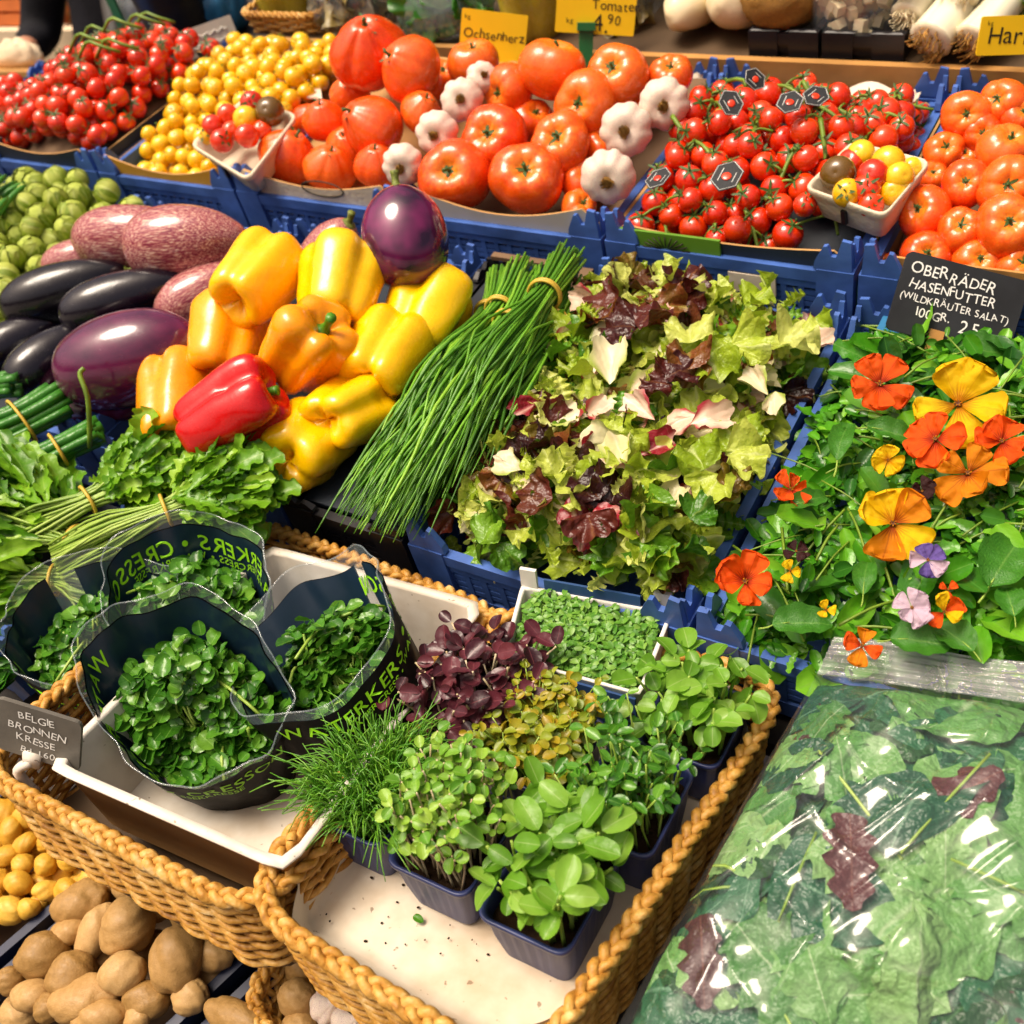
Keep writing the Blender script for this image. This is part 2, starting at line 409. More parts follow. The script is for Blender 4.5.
M['pinkcream'] = leafmat('pink_cream_leaf', ['#d8b49a', '#dfc4ac', '#c98a7c'], '#f0e6d4', .38, .2, edge='#a8323c')
M['cress'] = leafmat('cress_leaf', ['#2c6016', '#3f7a1c', '#558e26', '#7aa638'], '#9acb5c', .28, .28)
M['bigsprout'] = leafmat('round_seed_leaf', ['#5a8c22', '#72a82c', '#8cba42', '#a4c258'], '#b4d080', .38, .42, side=False, veinw=.08)
M['microgreen'] = leafmat('micro_leaf', ['#4c841a', '#6a9e26', '#8cb43a', '#a8c24e'], '#b0c878', .42, .25)
M['finegrass'] = leafmat('fine_shoot', ['#44801c', '#5f9a26', '#80b034'], None, .35, .1)
M['yellowgreen'] = leafmat('yellow_micro_leaf', ['#6a8018', '#8f9a20', '#a88a1c', '#5c8424'], None, .4, .25)
M['purpleleaf'] = leafmat('purple_basil_leaf', ['#2c1018', '#431a24', '#5c2630', '#6a2f34'], '#8a4a50', .33, .15)
M['cressfine'] = leafmat('garden_cress_leaf', ['#4c8426', '#689c36', '#88b04c'], None, .4, .25)
M['pinkstem'] = leafmat('pink_white_stem', ['#d8c8a8', '#c8b88a', '#c9a090'], None, .4, .1)
M['nastO'] = leafmat('orange_petal', ['#e64806', '#f05a0a', '#f46e10'], '#d02c02', .5, .35, side=False, veinw=.06, spec=.25, heart='#9a1a02')
M['nastA'] = leafmat('amber_petal', ['#d97a06', '#e58a0a', '#d9690a'], '#a8460a', .5, .35, veinw=.08, spec=.25, heart='#9a3a04')
M['nastY'] = leafmat('yellow_petal', ['#f0b800', '#f5c808', '#f7d01c'], '#e0a000', .5, .35, veinw=.06, spec=.25, heart='#c87a02')
M['violaW'] = leafmat('mauve_petal', ['#c9a8c4', '#d8bcd0', '#e0d0dc'], '#a070a0', .45, .3, spec=.3)
M['violaP'] = leafmat('purple_petal', ['#5c4a94', '#6a55a4', '#7a66b0'], '#3a2a70', .45, .3, spec=.3)
M['violaD'] = leafmat('dark_petal', ['#250808', '#360c0c'], None, .45, .2, spec=.3)
M['disc'] = flat('flower_throat', '#5a2a08', .7, .3, 60)
M['bagprint'] = flat('navy_bag_print', '#14283a', .3, .12, 6, .5, .25, 14)
M['bagout'] = flat('black_bag_print', '#0b0908', .55, .2, 6, .2, .5, 16)

def film(name, veil=.1, veilcol='#cfd8dc', rough=.06, bump=.5, scale=9, strength=.75):
    t = NT(name)
    tr = t.node('ShaderNodeBsdfTransparent'); gl = t.node('ShaderNodeBsdfGlossy'); df = t.node('ShaderNodeBsdfDiffuse')
    gl.inputs['Roughness'].default_value = rough; df.inputs[0].default_value = lin(veilcol)
    fr = t.node('ShaderNodeLayerWeight'); fr.inputs[0].default_value = .25
    bp = t.node('ShaderNodeBump'); bp.inputs['Strength'].default_value = bump; bp.inputs['Distance'].default_value = .012
    h = t.mth('ADD', t.noise(scale, 3), t.mth('MULTIPLY', t.noise(scale*3.5, 2), .22))
    t.L.new(h, bp.inputs['Height'])
    for q in (gl, fr): t.L.new(bp.outputs[0], q.inputs['Normal'])
    m1 = t.node('ShaderNodeMixShader'); m2 = t.node('ShaderNodeMixShader')
    t.put(m1.inputs[0], t.mth('MULTIPLY', t.noise(scale*.6, 3), veil*2))
    t.L.new(tr.outputs[0], m1.inputs[1]); t.L.new(df.outputs[0], m1.inputs[2])
    t.put(m2.inputs[0], t.mth('ADD', t.mth('MULTIPLY', t.mth('POWER', fr.outputs['Facing'], 2.5), .45*strength), .045*strength, True))
    t.L.new(m1.outputs[0], m2.inputs[1]); t.L.new(gl.outputs[0], m2.inputs[2]); t.L.new(m2.outputs[0], t.out.inputs[0])
    return t.m
M['film'] = film('clear_film', .03, strength=1.5, bump=1.0, scale=6, rough=.05)
M['filmseal'] = film('sealed_film_edge', .3, '#dfe2e0', .1, .6, 30, 1.3)
M['bagclear'] = film('clear_bag_edge', .12, '#b9cbd4', .08, .5, 10, 1.2)

# ------------------------------------------------------------------ shared shapes
def calyx_mesh(name, r=.5, n=5, stub=.3, mat='calyx'):
    mb = MB()
    for i in range(n):
        V, F, lp = leaf(r*rnd.uniform(.8, 1.1), r*.26, 6, 3, 1.0, .4, .1, rnd.uniform(-.25, .35))
        mb.add(V, F, 0, RZ(i*2*PI/n+rnd.uniform(-.2, .2)) @ RY(-.12))
    mb.tube(catmull([(0, 0, -.05), (.01, 0, stub*.5), (rnd.uniform(-.1, .1), .05, stub)], 5), [.06, .05, .045, .05, .055], 6)
    return mb.mesh(name, M[mat])
def tomato_mesh(name, lobes, depth, mat, seed, flat_=.78):
    R = random.Random(seed)
    pos = [i*2*PI/lobes+R.uniform(-.25, .25) for i in range(lobes)]
    prof = [(0,-.72),(.3,-.73),(.62,-.6),(.87,-.34),(1,0),(.97,.3),(.82,.56),(.58,.72),(.34,.72),(.16,.62),(0,.56)]
    def mod(ph, t, V):
        c = creases(ph, pos, .22); top = np.clip((t-.35)/.5, 0, 1)
        k = 1-depth*c*(.25+.75*top)
        V[..., :2] *= (k*(1+.05*np.sin(ph*2+seed)+.03*np.sin(3*ph+2*seed)))[..., None]
        V[..., 2] *= flat_/.72; V[..., 2] -= depth*.6*c*top*(t < .95)
        return V
    V, F, lp = lathe(prof, 22, 40, mod)
    return MB().add(V, F, 0, None, lp).mesh(name, M[mat])
beef_mesh = [tomato_mesh('tomato_body', 5+i % 3, .05+.02*(i % 4), 'beef', 3+i) for i in range(6)]
def oxheart_mesh(seed, ribs, depth):
    R = random.Random(seed); pos = [i*2*PI/ribs+R.uniform(-.38, .38) for i in range(ribs)]
    prof = [(0,-.8),(.3,-.78),(.66,-.62),(.92,-.3),(1,.05),(.9,.38),(.68,.66),(.46,.86),(.3,.97),(.15,.97),(0,.88)]
    def mod(ph, t, V):
        c = creases(ph, pos, .16)
        k = 1-depth*c*np.clip(t*1.6-.1, .1, 1)*(1+.5*np.sin(ph+seed))
        V[..., :2] *= (k*(1+.07*np.sin(ph*2+seed)))[..., None]
        return V
    V, F, lp = lathe(prof, 26, 60, mod)
    return MB().add(V, F, 0, None, lp).mesh('oxheart_body', M['oxheart'])
ox_mesh = [oxheart_mesh(5, 7, .10), oxheart_mesh(8, 5, .07), oxheart_mesh(13, 6, .13)]
beef_calyx = [calyx_mesh('calyx', .40, 5, .22) for _ in range(3)]
def cherry_body(mat):
    V, F, lp = lathe([(0,-.95),(.5,-.85),(.87,-.48),(1,0),(.88,.48),(.5,.8),(.2,.86),(0,.82)], 14, 18)
    return MB().add(V, F, 0, None, lp).mesh('tomato_body', M[mat])
cherry_mesh, ycherry_mesh, olive_mesh = cherry_body('cherry'), cherry_body('yellowcherry'), cherry_body('olivetom')
cherry_calyx = [calyx_mesh('calyx', .8, 5, .55) for _ in range(3)]
ycherry_calyx = [calyx_mesh('calyx', .5, 5, .35, 'stemgreen') for _ in range(2)]
def garlic_mesh(seed):
    R = random.Random(seed); n = 9; pos = [i*2*PI/n+R.uniform(-.15, .15) for i in range(n)]
    prof = [(0,-.5),(.25,-.60),(.62,-.60),(.93,-.26),(1,.08),(.86,.38),(.55,.58),(.26,.74),(.15,1.0),(.12,1.25),(0,1.27)]
    def mod(ph, t, V):
        V[..., :2] *= (1-.085*creases(ph, pos, .16)*np.clip(1.4-abs(t-.5)*2.6, 0, 1)*(1+.4*np.sin(2*ph+seed)))[..., None]
        V[..., 2] += .03*np.sin(2*ph+seed)*(t < .6)
        return V
    V, F, lp = lathe(prof, 24, 54, mod)
    return MB().add(V, F, 0, None, lp).mesh('garlic_bulb', M['garlic'])
garlic_meshes = [garlic_mesh(i) for i in range(3)]
mb = MB()
V, F, lp = lathe([(0,-.12),(.2,-.1),(.27,0),(.22,.08),(0,.1)], 8, 14); V[:, 2] += .03*wob(V, 14)
V *= [.8, .66, .9]; V += (.035*wob(V, 9, 2))[:, None]; mb.add(V, F, 0)
for i in range(60):
    a = rnd.uniform(0, 6.28); r = rnd.uniform(.02, .20)
    mb.tube([(r*math.cos(a), r*math.sin(a), 0), (r*1.2*math.cos(a+.2), r*1.2*math.sin(a), -.12), (r*1.35*math.cos(a+.4), r*1.3*math.sin(a+.3), -.2)], [.02, .015, .006], 4)
garlic_root = mb.mesh('root_tuft', M['garlicroot'])

def pepper_mesh(seed, n, mat, depth=.17, tall=1.0, squeeze=1.0):
    R = random.Random(seed); pos = [i*2*PI/n+R.uniform(-.25, .25) for i in range(n)]
    amp = [R.uniform(.9, 1.1) for _ in range(n)]
    prof = [(0,-.72),(.18,-.82),(.4,-.96),(.62,-.97),(.79,-.82),(.87,-.45),(.93,-.05),(1,.35),(1.0,.62),(.88,.86),(.62,.97),(.36,.9),(.17,.74),(0,.68)]
    def mod(ph, t, V):
        c = creases(ph, pos, .3)
        k = 1-depth*c*(1.0+.5*(t > .5))
        k = k*(1+.08*np.sin(ph+seed)+.05*np.sin(2*ph+seed*3))
        V[..., :2] *= k[..., None]
        V[..., 2] *= tall
        V[..., 2] += np.where(t < .4, 1, 0)*(.22*c+.1*np.sin(ph+seed))*np.clip(.4-t, 0, .3)*2.2
        V[..., 2] -= np.where(t > .65, 1, 0)*.16*c*np.clip((t-.65)/.2, 0, 1)*np.clip((1-t)/.15, 0, 1)
        V[..., 1] *= squeeze
        return V
    V, F, lp = lathe(prof, 34, 54, mod); V *= (1+.025*wob(V, 1.8, seed)+.008*wob(V, 4, seed+4))[:, None]
    return MB().add(V, F, 0, None, lp).mesh('pepper_body', M[mat])
mb = MB()
mb.tube(catmull([(0,0,.6),(0,0,.8),(.05,.02,1.0),(.13,.04,1.22)], 9), [.22,.2,.13,.1,.09,.09,.1,.11,.12], 9)
pepper_stem = mb.mesh('pepper_stalk', M['peppergreen'])
def eggplant_mesh(mat, prof, seed):
    def mod(ph, t, V):
        V[..., :2] *= (1+.04*np.sin(2*ph+seed)+.02*np.sin(3*ph))[..., None]
        V[..., 0] += .06*np.sin(t*PI)*math.sin(seed); return V
    V, F, lp = lathe(prof, 30, 40, mod)
    return MB().add(V, F, 0, None, lp).mesh('eggplant_body', M[mat])
EGG_LONG = [(0,-1),(.2,-.99),(.38,-.9),(.5,-.68),(.53,-.35),(.48,0),(.41,.35),(.34,.65),(.27,.85),(.15,.97),(0,1)]
EGG_FAT = [(0,-1),(.25,-.98),(.5,-.84),(.66,-.55),(.7,-.2),(.66,.15),(.55,.5),(.4,.75),(.25,.92),(.12,.99),(0,1)]
EGG_ROUND = [(0,-1),(.3,-.98),(.62,-.8),(.82,-.45),(.88,-.05),(.82,.35),(.66,.65),(.42,.87),(.2,.97),(0,.99)]
mb = MB()
for i in range(5):
    V, F, lp = leaf(.42, .26, 7, 5, .9, .3, -.1, .5); mb.add(V, F, 0, TR(0, 0, .99) @ RZ(i*1.257) @ RY(.35))
V, F, lp = lathe([(0,.8),(.2,.86),(.22,.94),(.13,1.04),(0,1.06)], 9, 14); mb.add(V, F)
mb.tube(catmull([(0,0,.98),(.01,.01,1.15),(.05,.03,1.35)], 7), [.13,.1,.085,.08,.08,.09,.1], 8)
egg_calyx = mb.mesh('eggplant_stalk', M['eggcalyx'])
def potato_mesh(seed, mat, k=.75):
    V, F, lp = lathe([(0,-1),(.45,-.9),(.82,-.55),(1,-.05),(.93,.42),(.6,.83),(.25,.97),(0,1)], 40, 54)
    R = random.Random(seed)
    for _ in range(7 if mat == 'potato' else 2):
        q = V[R.randrange(100, len(V)-100)].copy(); d = np.linalg.norm(V-q, axis=1); V *= (1-R.uniform(.03, .06)*np.exp(-(d/R.uniform(.07, .13))**2))[:, None]
    V[:, :2] *= k; V[:, 0] *= .9
    V *= (1+.09*wob(V, 1.6, seed)+.045*wob(V, 3.4, seed+3)+.012*wob(V, 9, seed))[:, None]
    return MB().add(V, F, 0, None, lp).mesh('potato_skin', M[mat])
potato_meshes = [potato_mesh(i, 'potato', [.72,.8,.66,.78][i % 4]) for i in range(7)]
spotato_meshes = [potato_mesh(20+i, 'smallpotato', [.78,.7,.85][i % 3]) for i in range(5)]
def sprout_mesh(seed):
    R = random.Random(seed); mb = MB()
    V, F, lp = lathe([(0,-.85),(.5,-.75),(.85,-.35),(.95,.1),(.8,.55),(.45,.85),(0,.93)], 12, 18); mb.add(V, F, 0, None, lp*[1, .1, 0]+[0, .4, 0])
    for i in range(9):
        nu, nvv = 8, 7
        t = np.linspace(0, 1, nu); v = np.linspace(-1, 1, nvv); T, W = np.meshgrid(t, v, indexing='ij')
        th = -1.1+T*2.2; wd = .95*np.sin(np.clip(T*.9+.1, 0, 1)*PI)**.5
        rr = 1.0+.04*(i % 3)+.3*np.clip(T-.72, 0, 1)**1.2+.05*np.abs(W)**2+.02*np.sin(W*6+i)*T
        ph = i*2.4+W*wd*.85+R.uniform(-.1, .1)
        V = np.stack([rr*np.cos(th)*np.cos(ph), rr*np.cos(th)*np.sin(ph), rr*np.sin(th)*.95], -1).reshape(-1, 3)
        mb.add(V, gridF(nu, nvv), 0, None, np.stack([T, W, 0*T], -1).reshape(-1, 3))
    V, F, lp = lathe([(0,-1.05),(.25,-1.03),(.28,-.85),(0,-.7)], 6, 10); mb.add(V, F, 0, None, lp*0)
    return mb.mesh('brussels_sprout', M['sprout'])
sprout_meshes = [sprout_mesh(i) for i in range(4)]

# ------------------------------------------------------------------ containers
def wall_grid(mb, A, B, z0, z1, t, step=.026, mi=0, bar=.009, rows=3, solid_low=.25):
    """a moulded crate wall from A to B: rim, foot band, uprights and cross bars"""
    A, B = np.array(A), np.array(B); d = B-A; L = np.linalg.norm(d); d /= L
    Mx = basis((d[0], d[1], 0), (-d[1], d[0], 0), (0, 0, 1), (A[0], A[1], 0))
    H = z1-z0
    mb.box((0, -t, z1-.02), (L, t, z1), mi, Mx)
    mb.box((0, -t*.6, z1-.034), (L, t*.6, z1-.0202), mi, Mx)
    mb.box((0, -t*.6, z0), (L, t*.6, z0+H*solid_low), mi, Mx)
    n = max(2, int(L/step)); lo, hi = z0+H*solid_low, z1-.034
    for i in range(n):
        x = (i+.5)*L/n
        mb.box((x-bar/2, -t*.45, lo+.0001), (x+bar/2, t*.45, hi-.0001), mi, Mx)
    for k in range(rows):
        z = lo+(hi-lo)*(k+1)/(rows+1)
        mb.box((.004, -t*.3, z-.004), (L-.004, t*.3, z+.004), mi, Mx)
def corner_post(x, y, sx, sy, z0, z1, lug=.03):
    mb = MB(); a = .055; t = .012
    def bx(x0, y0, x1, y1, zz0, zz1): mb.box((min(x0, x1), min(y0, y1), zz0), (max(x0, x1), max(y0, y1), zz1))
    bx(x, y, x+sx*a, y+sy*t, z0, z1+.004); bx(x, y+sy*t, x+sx*t, y+sy*a, z0, z1+.004)
    # stacking lugs rise over the rim, with a small notch between them
    def fin(pts, w, h, ax):
        # a stacking fin: outline along the wall, tapering towards its top
        V = []
        for d, z in pts:
            k = w*(1-.45*z/h)
            for q in (w/2-k/2, w/2+k/2):
                V.append((x+sx*(d if ax == 0 else .002+q), y+sy*(.002+q if ax == 0 else d), z1+.0042+z))
        n = len(pts); F = [np.array([[2*i for i in range(n)], [2*i+1 for i in range(n)][::-1]]), np.array([(2*i, 2*i+1, (2*i+3) % (2*n), (2*i+2) % (2*n)) for i in range(n)])]
        mb.add(V, F)
    L_ = lug
    fin([(.003, 0), (.060, 0), (.058, L_*.25), (.046, L_*.75), (.040, L_*.78), (.034, L_*.45), (.027, L_*.45), (.019, L_), (.006, L_*.96)], .011, L_, 0)
    fin([(.014, 0), (.058, 0), (.055, L_*.22), (.043, L_*.7), (.036, L_*.72), (.03, L_*.4), (.024, L_*.4), (.018, L_*.8), (.0145, L_*.8)], .011, L_, 1)
    # outer gusset
    bx(x+sx*.0125, y+sy*.0125, x+sx*.03, y+sy*.03, z1-.05, z1-.004)
    return mb
def crate(u0, u1, s0, s1, z1, depth, label, mat='blue', group='blue plastic market crates', lug=.03, cat='crate', walls='fblr', rot=0.0, step=.026):
    c = ((u0+u1)/2, (s0+s1)/2, z1-depth)
    root = thing('plastic_crate', label, cat, group, M=TR(*c) @ RZ(rot))
    w, l = (u1-u0)/2, (s1-s0)/2; m = M[mat]; g = .012
    mb = MB(); mb.box((-w+g, -l+g, 0), (w-g, l-g, .012)); part('base', mb, m, root, False, smooth=False)
    for k, (A, B) in dict(f=((-w+g, -l+.008), (w-g, -l+.008)), b=((w-g, l-.008), (-w+g, l-.008)), l=((-w+.008, l-g), (-w+.008, -l+g)), r=((w-.008, -l+g), (w-.008, l-g))).items():
        if k not in walls: continue
        mb = MB(); wall_grid(mb, A, B, .013, depth, .007, step); part('side_panel', mb, m, root, False, smooth=False)
    for sx in (-1, 1):
        for sy in (-1, 1):
            part('corner_post', corner_post(sx*w*1.002, sy*l*1.002, -sx, -sy, .0, depth, lug), m, root, False, smooth=False)
    return root
def tray(u0, u1, s0, s1, z0, h, label, mat, inner, front=None, hf=None, group='cardboard produce trays', lean=.02, dip=.02, edge='card', name='cardboard_tray'):
    """shallow board tray: floor, three walls and a front wall with a curved top edge"""
    c = ((u0+u1)/2, (s0+s1)/2, z0); w, l = (u1-u0)/2, (s1-s0)/2; t = .004
    root = thing(name, label, 'tray', group, loc=c)
    mb = MB(); mb.box((-w, -l, 0), (w, l, .005)); part('tray_floor', mb, inner, root, False, smooth=False)
    def wall(A, B, hh, out, dp, m, nm):
        A, B = np.array(A), np.array(B); n = 15; V = []
        o = np.array(out)
        for i in range(n):
            f = i/(n-1); p = A+(B-A)*f
            hz = hh-dp*math.sin(PI*f)
            if f < .04 or f > .96: hz *= .8
            for q in (0, t):
                V.append((*(p+o*q), .0052)); V.append((*(p+o*(lean+q)), hz))
        V = np.array(V); F = []; E = []
        for i in range(n-1):
            a = i*4; b = a+4
            F += [(a, b, b+1, a+1), (a+2, a+3, b+3, b+2)]; E.append((a+1, b+1, b+3, a+3))
        F += [(0, 1, 3, 2), ((n-1)*4, (n-1)*4+2, (n-1)*4+3, (n-1)*4+1)]
        mb = MB(); mb.add(V, np.array(F)); mb.F.append(np.array(E)); mb.MI.append(1)
        part(nm, mb, [m, M[edge]], root, False, smooth=False)
    wall((-w, -l), (w, -l), hf or h, (0, -1), dip, front or mat, 'front_flap')
    wall((w, l), (-w, l), h, (0, 1), 0, mat, 'side_flap')
    wall((-w, l), (-w, -l), h, (-1, 0), 0, mat, 'side_flap')
    wall((w, -l), (w, l), h, (1, 0), 0, mat, 'side_flap')
    return root
def heap_liner(root, u0, u1, s0, s1, fn, mat):
    n = 24; us = np.linspace(u0, u1, n); ss = np.linspace(s0, s1, n)
    V = np.array([(a, b, fn(a, b)+.004*math.sin(40*a)*math.sin(37*b)) for a in us for b in ss])
    part('liner_paper', MB().add(V, gridF(n, n)), mat, root, True)
def pile(u0, u1, s0, s1, mound, floor, r0, r1, seed, tries=3000, keep=None):
    """drop balls one by one, each rolls to rest on the ones below"""
    R = random.Random(seed); P = np.zeros((0, 4))
    for _ in range(tries):
        r = R.uniform(r0, r1); x, y = R.uniform(u0+r, u1-r), R.uniform(s0+r, s1-r)
        def rest(x, y):
            z = floor(x, y)+r
            if len(P):
                d2 = (P[:, 0]-x)**2+(P[:, 1]-y)**2; rr = (P[:, 3]+r)*.96
                k = d2 < rr**2
                if k.any(): z = max(z, (P[k, 2]+np.sqrt(rr[k]**2-d2[k])).max())
            return z
        z = rest(x, y)
        for st in (.7, .4, .2, .1):
            for _k in range(6):
                a = R.uniform(0, 2*PI); nx, ny = x+st*r*math.cos(a), y+st*r*math.sin(a)
                if u0+r < nx < u1-r and s0+r < ny < s1-r:
                    q = rest(nx, ny)
                    if q < z-1e-4 and (keep is None or keep(nx, ny, q)): x, y, z = nx, ny, q
        if z+r*.6 > mound(x, y): continue
        if keep is not None and not keep(x, y, z): continue
        P = np.vstack([P, (x, y, z, r)])
    return P
def visible(P, mode_r=.0):
    """keep the balls of a heap that are not buried: few neighbours stand on the line to the viewer"""
    out = []
    for i, p in enumerate(P):
        c = np.array(CB)-p[:3]; L = np.linalg.norm(c); c /= L
        e1 = np.cross(c, (0, 0, 1)); e1 /= np.linalg.norm(e1); e2 = np.cross(c, e1)
        ok = False
        for a in np.arange(0, 6.3, .785):
            for k in (0, .6, .9):
                o = p[:3]+(e1*math.cos(a)+e2*math.sin(a))*p[3]*k
                w = P[:, :3]-o; t = w @ c; d2 = (w*w).sum(1)-t*t
                blk = (t > .0) & (d2 < (P[:, 3]*.98)**2); blk[i] = False
                if not blk.any(): ok = True; break
            if ok: break
        if ok: out.append(i)
    return P[out]
# ------------------------------------------------------------------ the stall itself
U0, U1 = -2.3, 1.6
root = thing('stepped_counter', 'dark stepped board counter carrying all crates and baskets', 'counter', loc=(0, 0, -.6))
for nm, lo, hi, mt in (
    ('tier_board', (U0, .612, -.084), (U1, 1.17, -.0625), 'darkwood'),
    ('tier_board', (U0, -.03, -.16), (U1, .611, -.1275), 'darkwood'),
    ('tier_board', (U0, -.40, -.195), (-.475, -.031, -.1675), 'darkwood'),
    ('tier_board', (U0, -1.3, -.46), (U1, -.33, -.4325), 'darkwood'),
    ('riser_board', (U0, -.345, -.4320), (U1, -.329, -.196), 'darkwood'),
    ('front_board', (U0, -1.33, -.62), (U1, -1.301, -.41), 'brownwood'),
    ('ledge_board', (-1.2, 1.185, .055), (U1, 1.75, .085), 'brownwood'),
    ('back_board', (-1.75, 1.187, -.03), (-1.201, 1.6, -.001), 'darkwood'),
    ('ledge_riser', (-1.2, 1.172, -.08), (U1, 1.186, .0545), 'darkwood'),
    ('ledge_lip', (-1.2, 1.168, .0555), (U1, 1.1845, .096), 'wood'),
    ('back_panel', (-1.2, 1.751, .0), (U1, 1.78, .62), 'brownwood'),
):
    mb = MB(); mb.box(lo, hi); part(nm, mb, M[mt], root, smooth=False)
TC = at(520, 800, .03)
mb = MB(); mb.box((-.472-TC.x, -.17, -.19), (U1-TC.x, .235, -.1545), 0, basis((1, 0, 0), NH.cross(Vector((1, 0, 0))), NH, TC)); part('tier_board', mb, M['darkwood'], root, smooth=False)
for u in (U0+.1, -.4, U1-.1):
    for s in (-1.2, .2, 1.6):
        P = Vector((u, s, -.47 if s < -.4 else -.2 if s < 1 else .04))
        L = (TO_WORLD @ P).z/SC
        mb = MB(); mb.tube([P, P-UP*(L-.0)], .035, 8); part('leg', mb, M['darkwood'], root)

# ------------------------------------------------------------------ third tier: tomatoes
B3 = [-2.06, -1.65, -1.24, -.83, -.42, -.01, .40, .83]
clab = ['blue crate under the small tomato punnet at the back corner', 'blue crate under the heap of red cherry tomatoes', 'blue crate under the yellow cherry tomatoes',
        'blue crate under the ribbed oxheart tomatoes', 'blue crate under the beef tomatoes and garlic', 'blue crate with white sticker under the vine tomatoes', 'blue crate under the loose beef tomatoes by the chalk sign']
t3 = []
for i, l in enumerate(clab):
    t3.append(crate(B3[i]+.004, B3[i+1]-.004, .632, 1.155, .055 if i else .0, .115 if i else .06, l, lug=.05 if i else .015))
mb = MB(); P0 = at_s(775, 285, .630); P1 = at_s(728, 282, .630)
mb.box((P1.x, .6315, P1.z-.016), (P0.x, .6355, P1.z+.018)); part('sticker', mb, M['paper'], t3[5], smooth=False)
# clear wall of the second tier's back is lower than the rim of the third tier

def piece(name, body, cal, label, cat, P, a, r, spin, group, cz=.64, bname='skin'):
    root = thing(name, label, cat, group, M=frame(a, spin, P, r))
    part('flesh' if bname is None else bname, body, None, root)
    if cal is not None: part('calyx', cal, None, root, M=TR(0, 0, cz))
    return root

# red cherry tomatoes, one heap
def mound_red(u, s):
    a = (u+1.43)/.30; b = (s-.90)/.36
    return .01+.20*math.exp(-(a*a+b*b)*.9)
tr = tray(-1.635, -1.255, .652, 1.12, -.045, .125, 'dark printed board tray under the red cherry tomatoes', M['carddark'], M['carddark'], M['carddark'], .155, lean=.006, dip=.03)
heap_liner(tr, -1.625, -1.265, .655, 1.11, lambda u, s: max(-.035, mound_red(u, s)-.085), M['papergrey'])
P = visible(pile(-1.64, -1.25, .668, 1.12, mound_red, lambda u, s: max(-.02, mound_red(u, s)-.082), .021, .0245, 4, 3500))
for i, p in enumerate(P):
    a = Vector((rnd.gauss(0, .6), rnd.gauss(-.2, .6), 1))
    piece('cherry_tomato', cherry_mesh, cherry_calyx[i % 3], 'small red cherry tomato in the tall heap behind the yellow ones', 'cherry tomato', p[:3], a, p[3], rnd.random()*6, 'red cherry tomatoes heaped in the dark tray', .9)
print('red', len(P))
mb = MB()
for i in range(7):
    x, y = -1.45+rnd.uniform(-.1, .1), .95+rnd.uniform(-.1, .12)
    z = mound_red(x, y)+.0
    mb.tube(catmull([(x-.05, y, z-.02), (x, y+.01, z+.02), (x+.04, y+.01, z+.012), (x+.07, y+.03, z-.01)], 8), .004, 5)
solid('tomato_vine', 'dry green vine stalks lying on the red cherry tomato heap', 'vine', mb, M['stemgreen'], (-1.45, .95, .2))

# yellow cherry tomatoes
def mound_yel(u, s):
    return .034+.12*min(1, max(0, (s-.63)/.3))-.015*((u+1.03)/.2)**2
tr = tray(-1.228, -.842, .652, 1.13, -.045, .10, 'yellow board tray under the yellow cherry tomatoes', M['cardyellow'], M['card'], M['cardyellow'], .15, lean=.006, dip=.035)
heap_liner(tr, -1.22, -.85, .65, 1.12, lambda u, s: max(-.035, mound_yel(u, s)-.085), M['card'])
P = visible(pile(-1.228, -.842, .668, 1.13, mound_yel, lambda u, s: max(-.02, mound_yel(u, s)-.08), .018, .023, 9, 2600))
for i, p in enumerate(P):
    a = Vector((rnd.gauss(0, .6), rnd.gauss(-.2, .6), 1))
    piece('yellow_cherry_tomato', ycherry_mesh, ycherry_calyx[i % 2], 'small yellow cherry tomato heaped in the yellow board tray', 'cherry tomato', p[:3], a, p[3], rnd.random()*6, 'yellow cherry tomatoes heaped in the yellow tray', .8)
print('yel', len(P))
# beige paper standing behind the yellow tomatoes
def sheet(corner_px, label, name, cat, mat, ripple=.01, thick=.003, n=14):
    Q = [np.array(p) for p in corner_px]   # bl, br, tr, tl
    V = []
    for i in range(n):
        for j in range(n):
            a, b = i/(n-1), j/(n-1)
            p = (Q[0]*(1-a)+Q[1]*a)*(1-b)+(Q[3]*(1-a)+Q[2]*a)*b
            V.append(p+np.array((0, .5, .6))*ripple*math.sin(5*a+3*b)*math.cos(4*b-2*a))
    V = np.array(V); nrm = np.cross(Q[1]-Q[0], Q[3]-Q[0]); nrm /= np.linalg.norm(nrm)
    V2 = V-nrm*thick; F = gridF(n, n)
    mb = MB(); mb.add(V, F); mb.add(V2, F[:, ::-1])
    e = [i*n for i in range(n)]; 
    for line in ([i*n for i in range(n)], [i*n+n-1 for i in range(n)][::-1], list(range(n))[::-1], [(n-1)*n+j for j in range(n)]):
        mb.F.append(np.array([(line[k], line[k]+n*n, line[k+1]+n*n, line[k+1]) for k in range(n-1)])); mb.MI.append(0)
    return solid(name, label, cat, mb, M[mat], tuple(Q[0]))
sheet([at(255, 85, .10), at(322, 100, .10), at_s(318, 58, 1.13), at_s(262, 47, 1.12)], 'beige packing paper standing behind the yellow cherry tomatoes', 'packing_paper', 'paper', 'paper', .008)
sheet([at(838, 128, .07), at(905, 140, .07), at_s(922, 88, 1.13), at_s(838, 92, 1.13)], 'white folded paper standing behind the vine tomatoes', 'packing_paper', 'paper', 'paper', .02)
sheet([at(845, 125, .075), at(912, 135, .075), at_s(916, 86, 1.138), at_s(843, 98, 1.138)], 'second white paper sheet just behind the folded one by the vine tomatoes', 'packing_paper', 'paper', 'paper', .016)
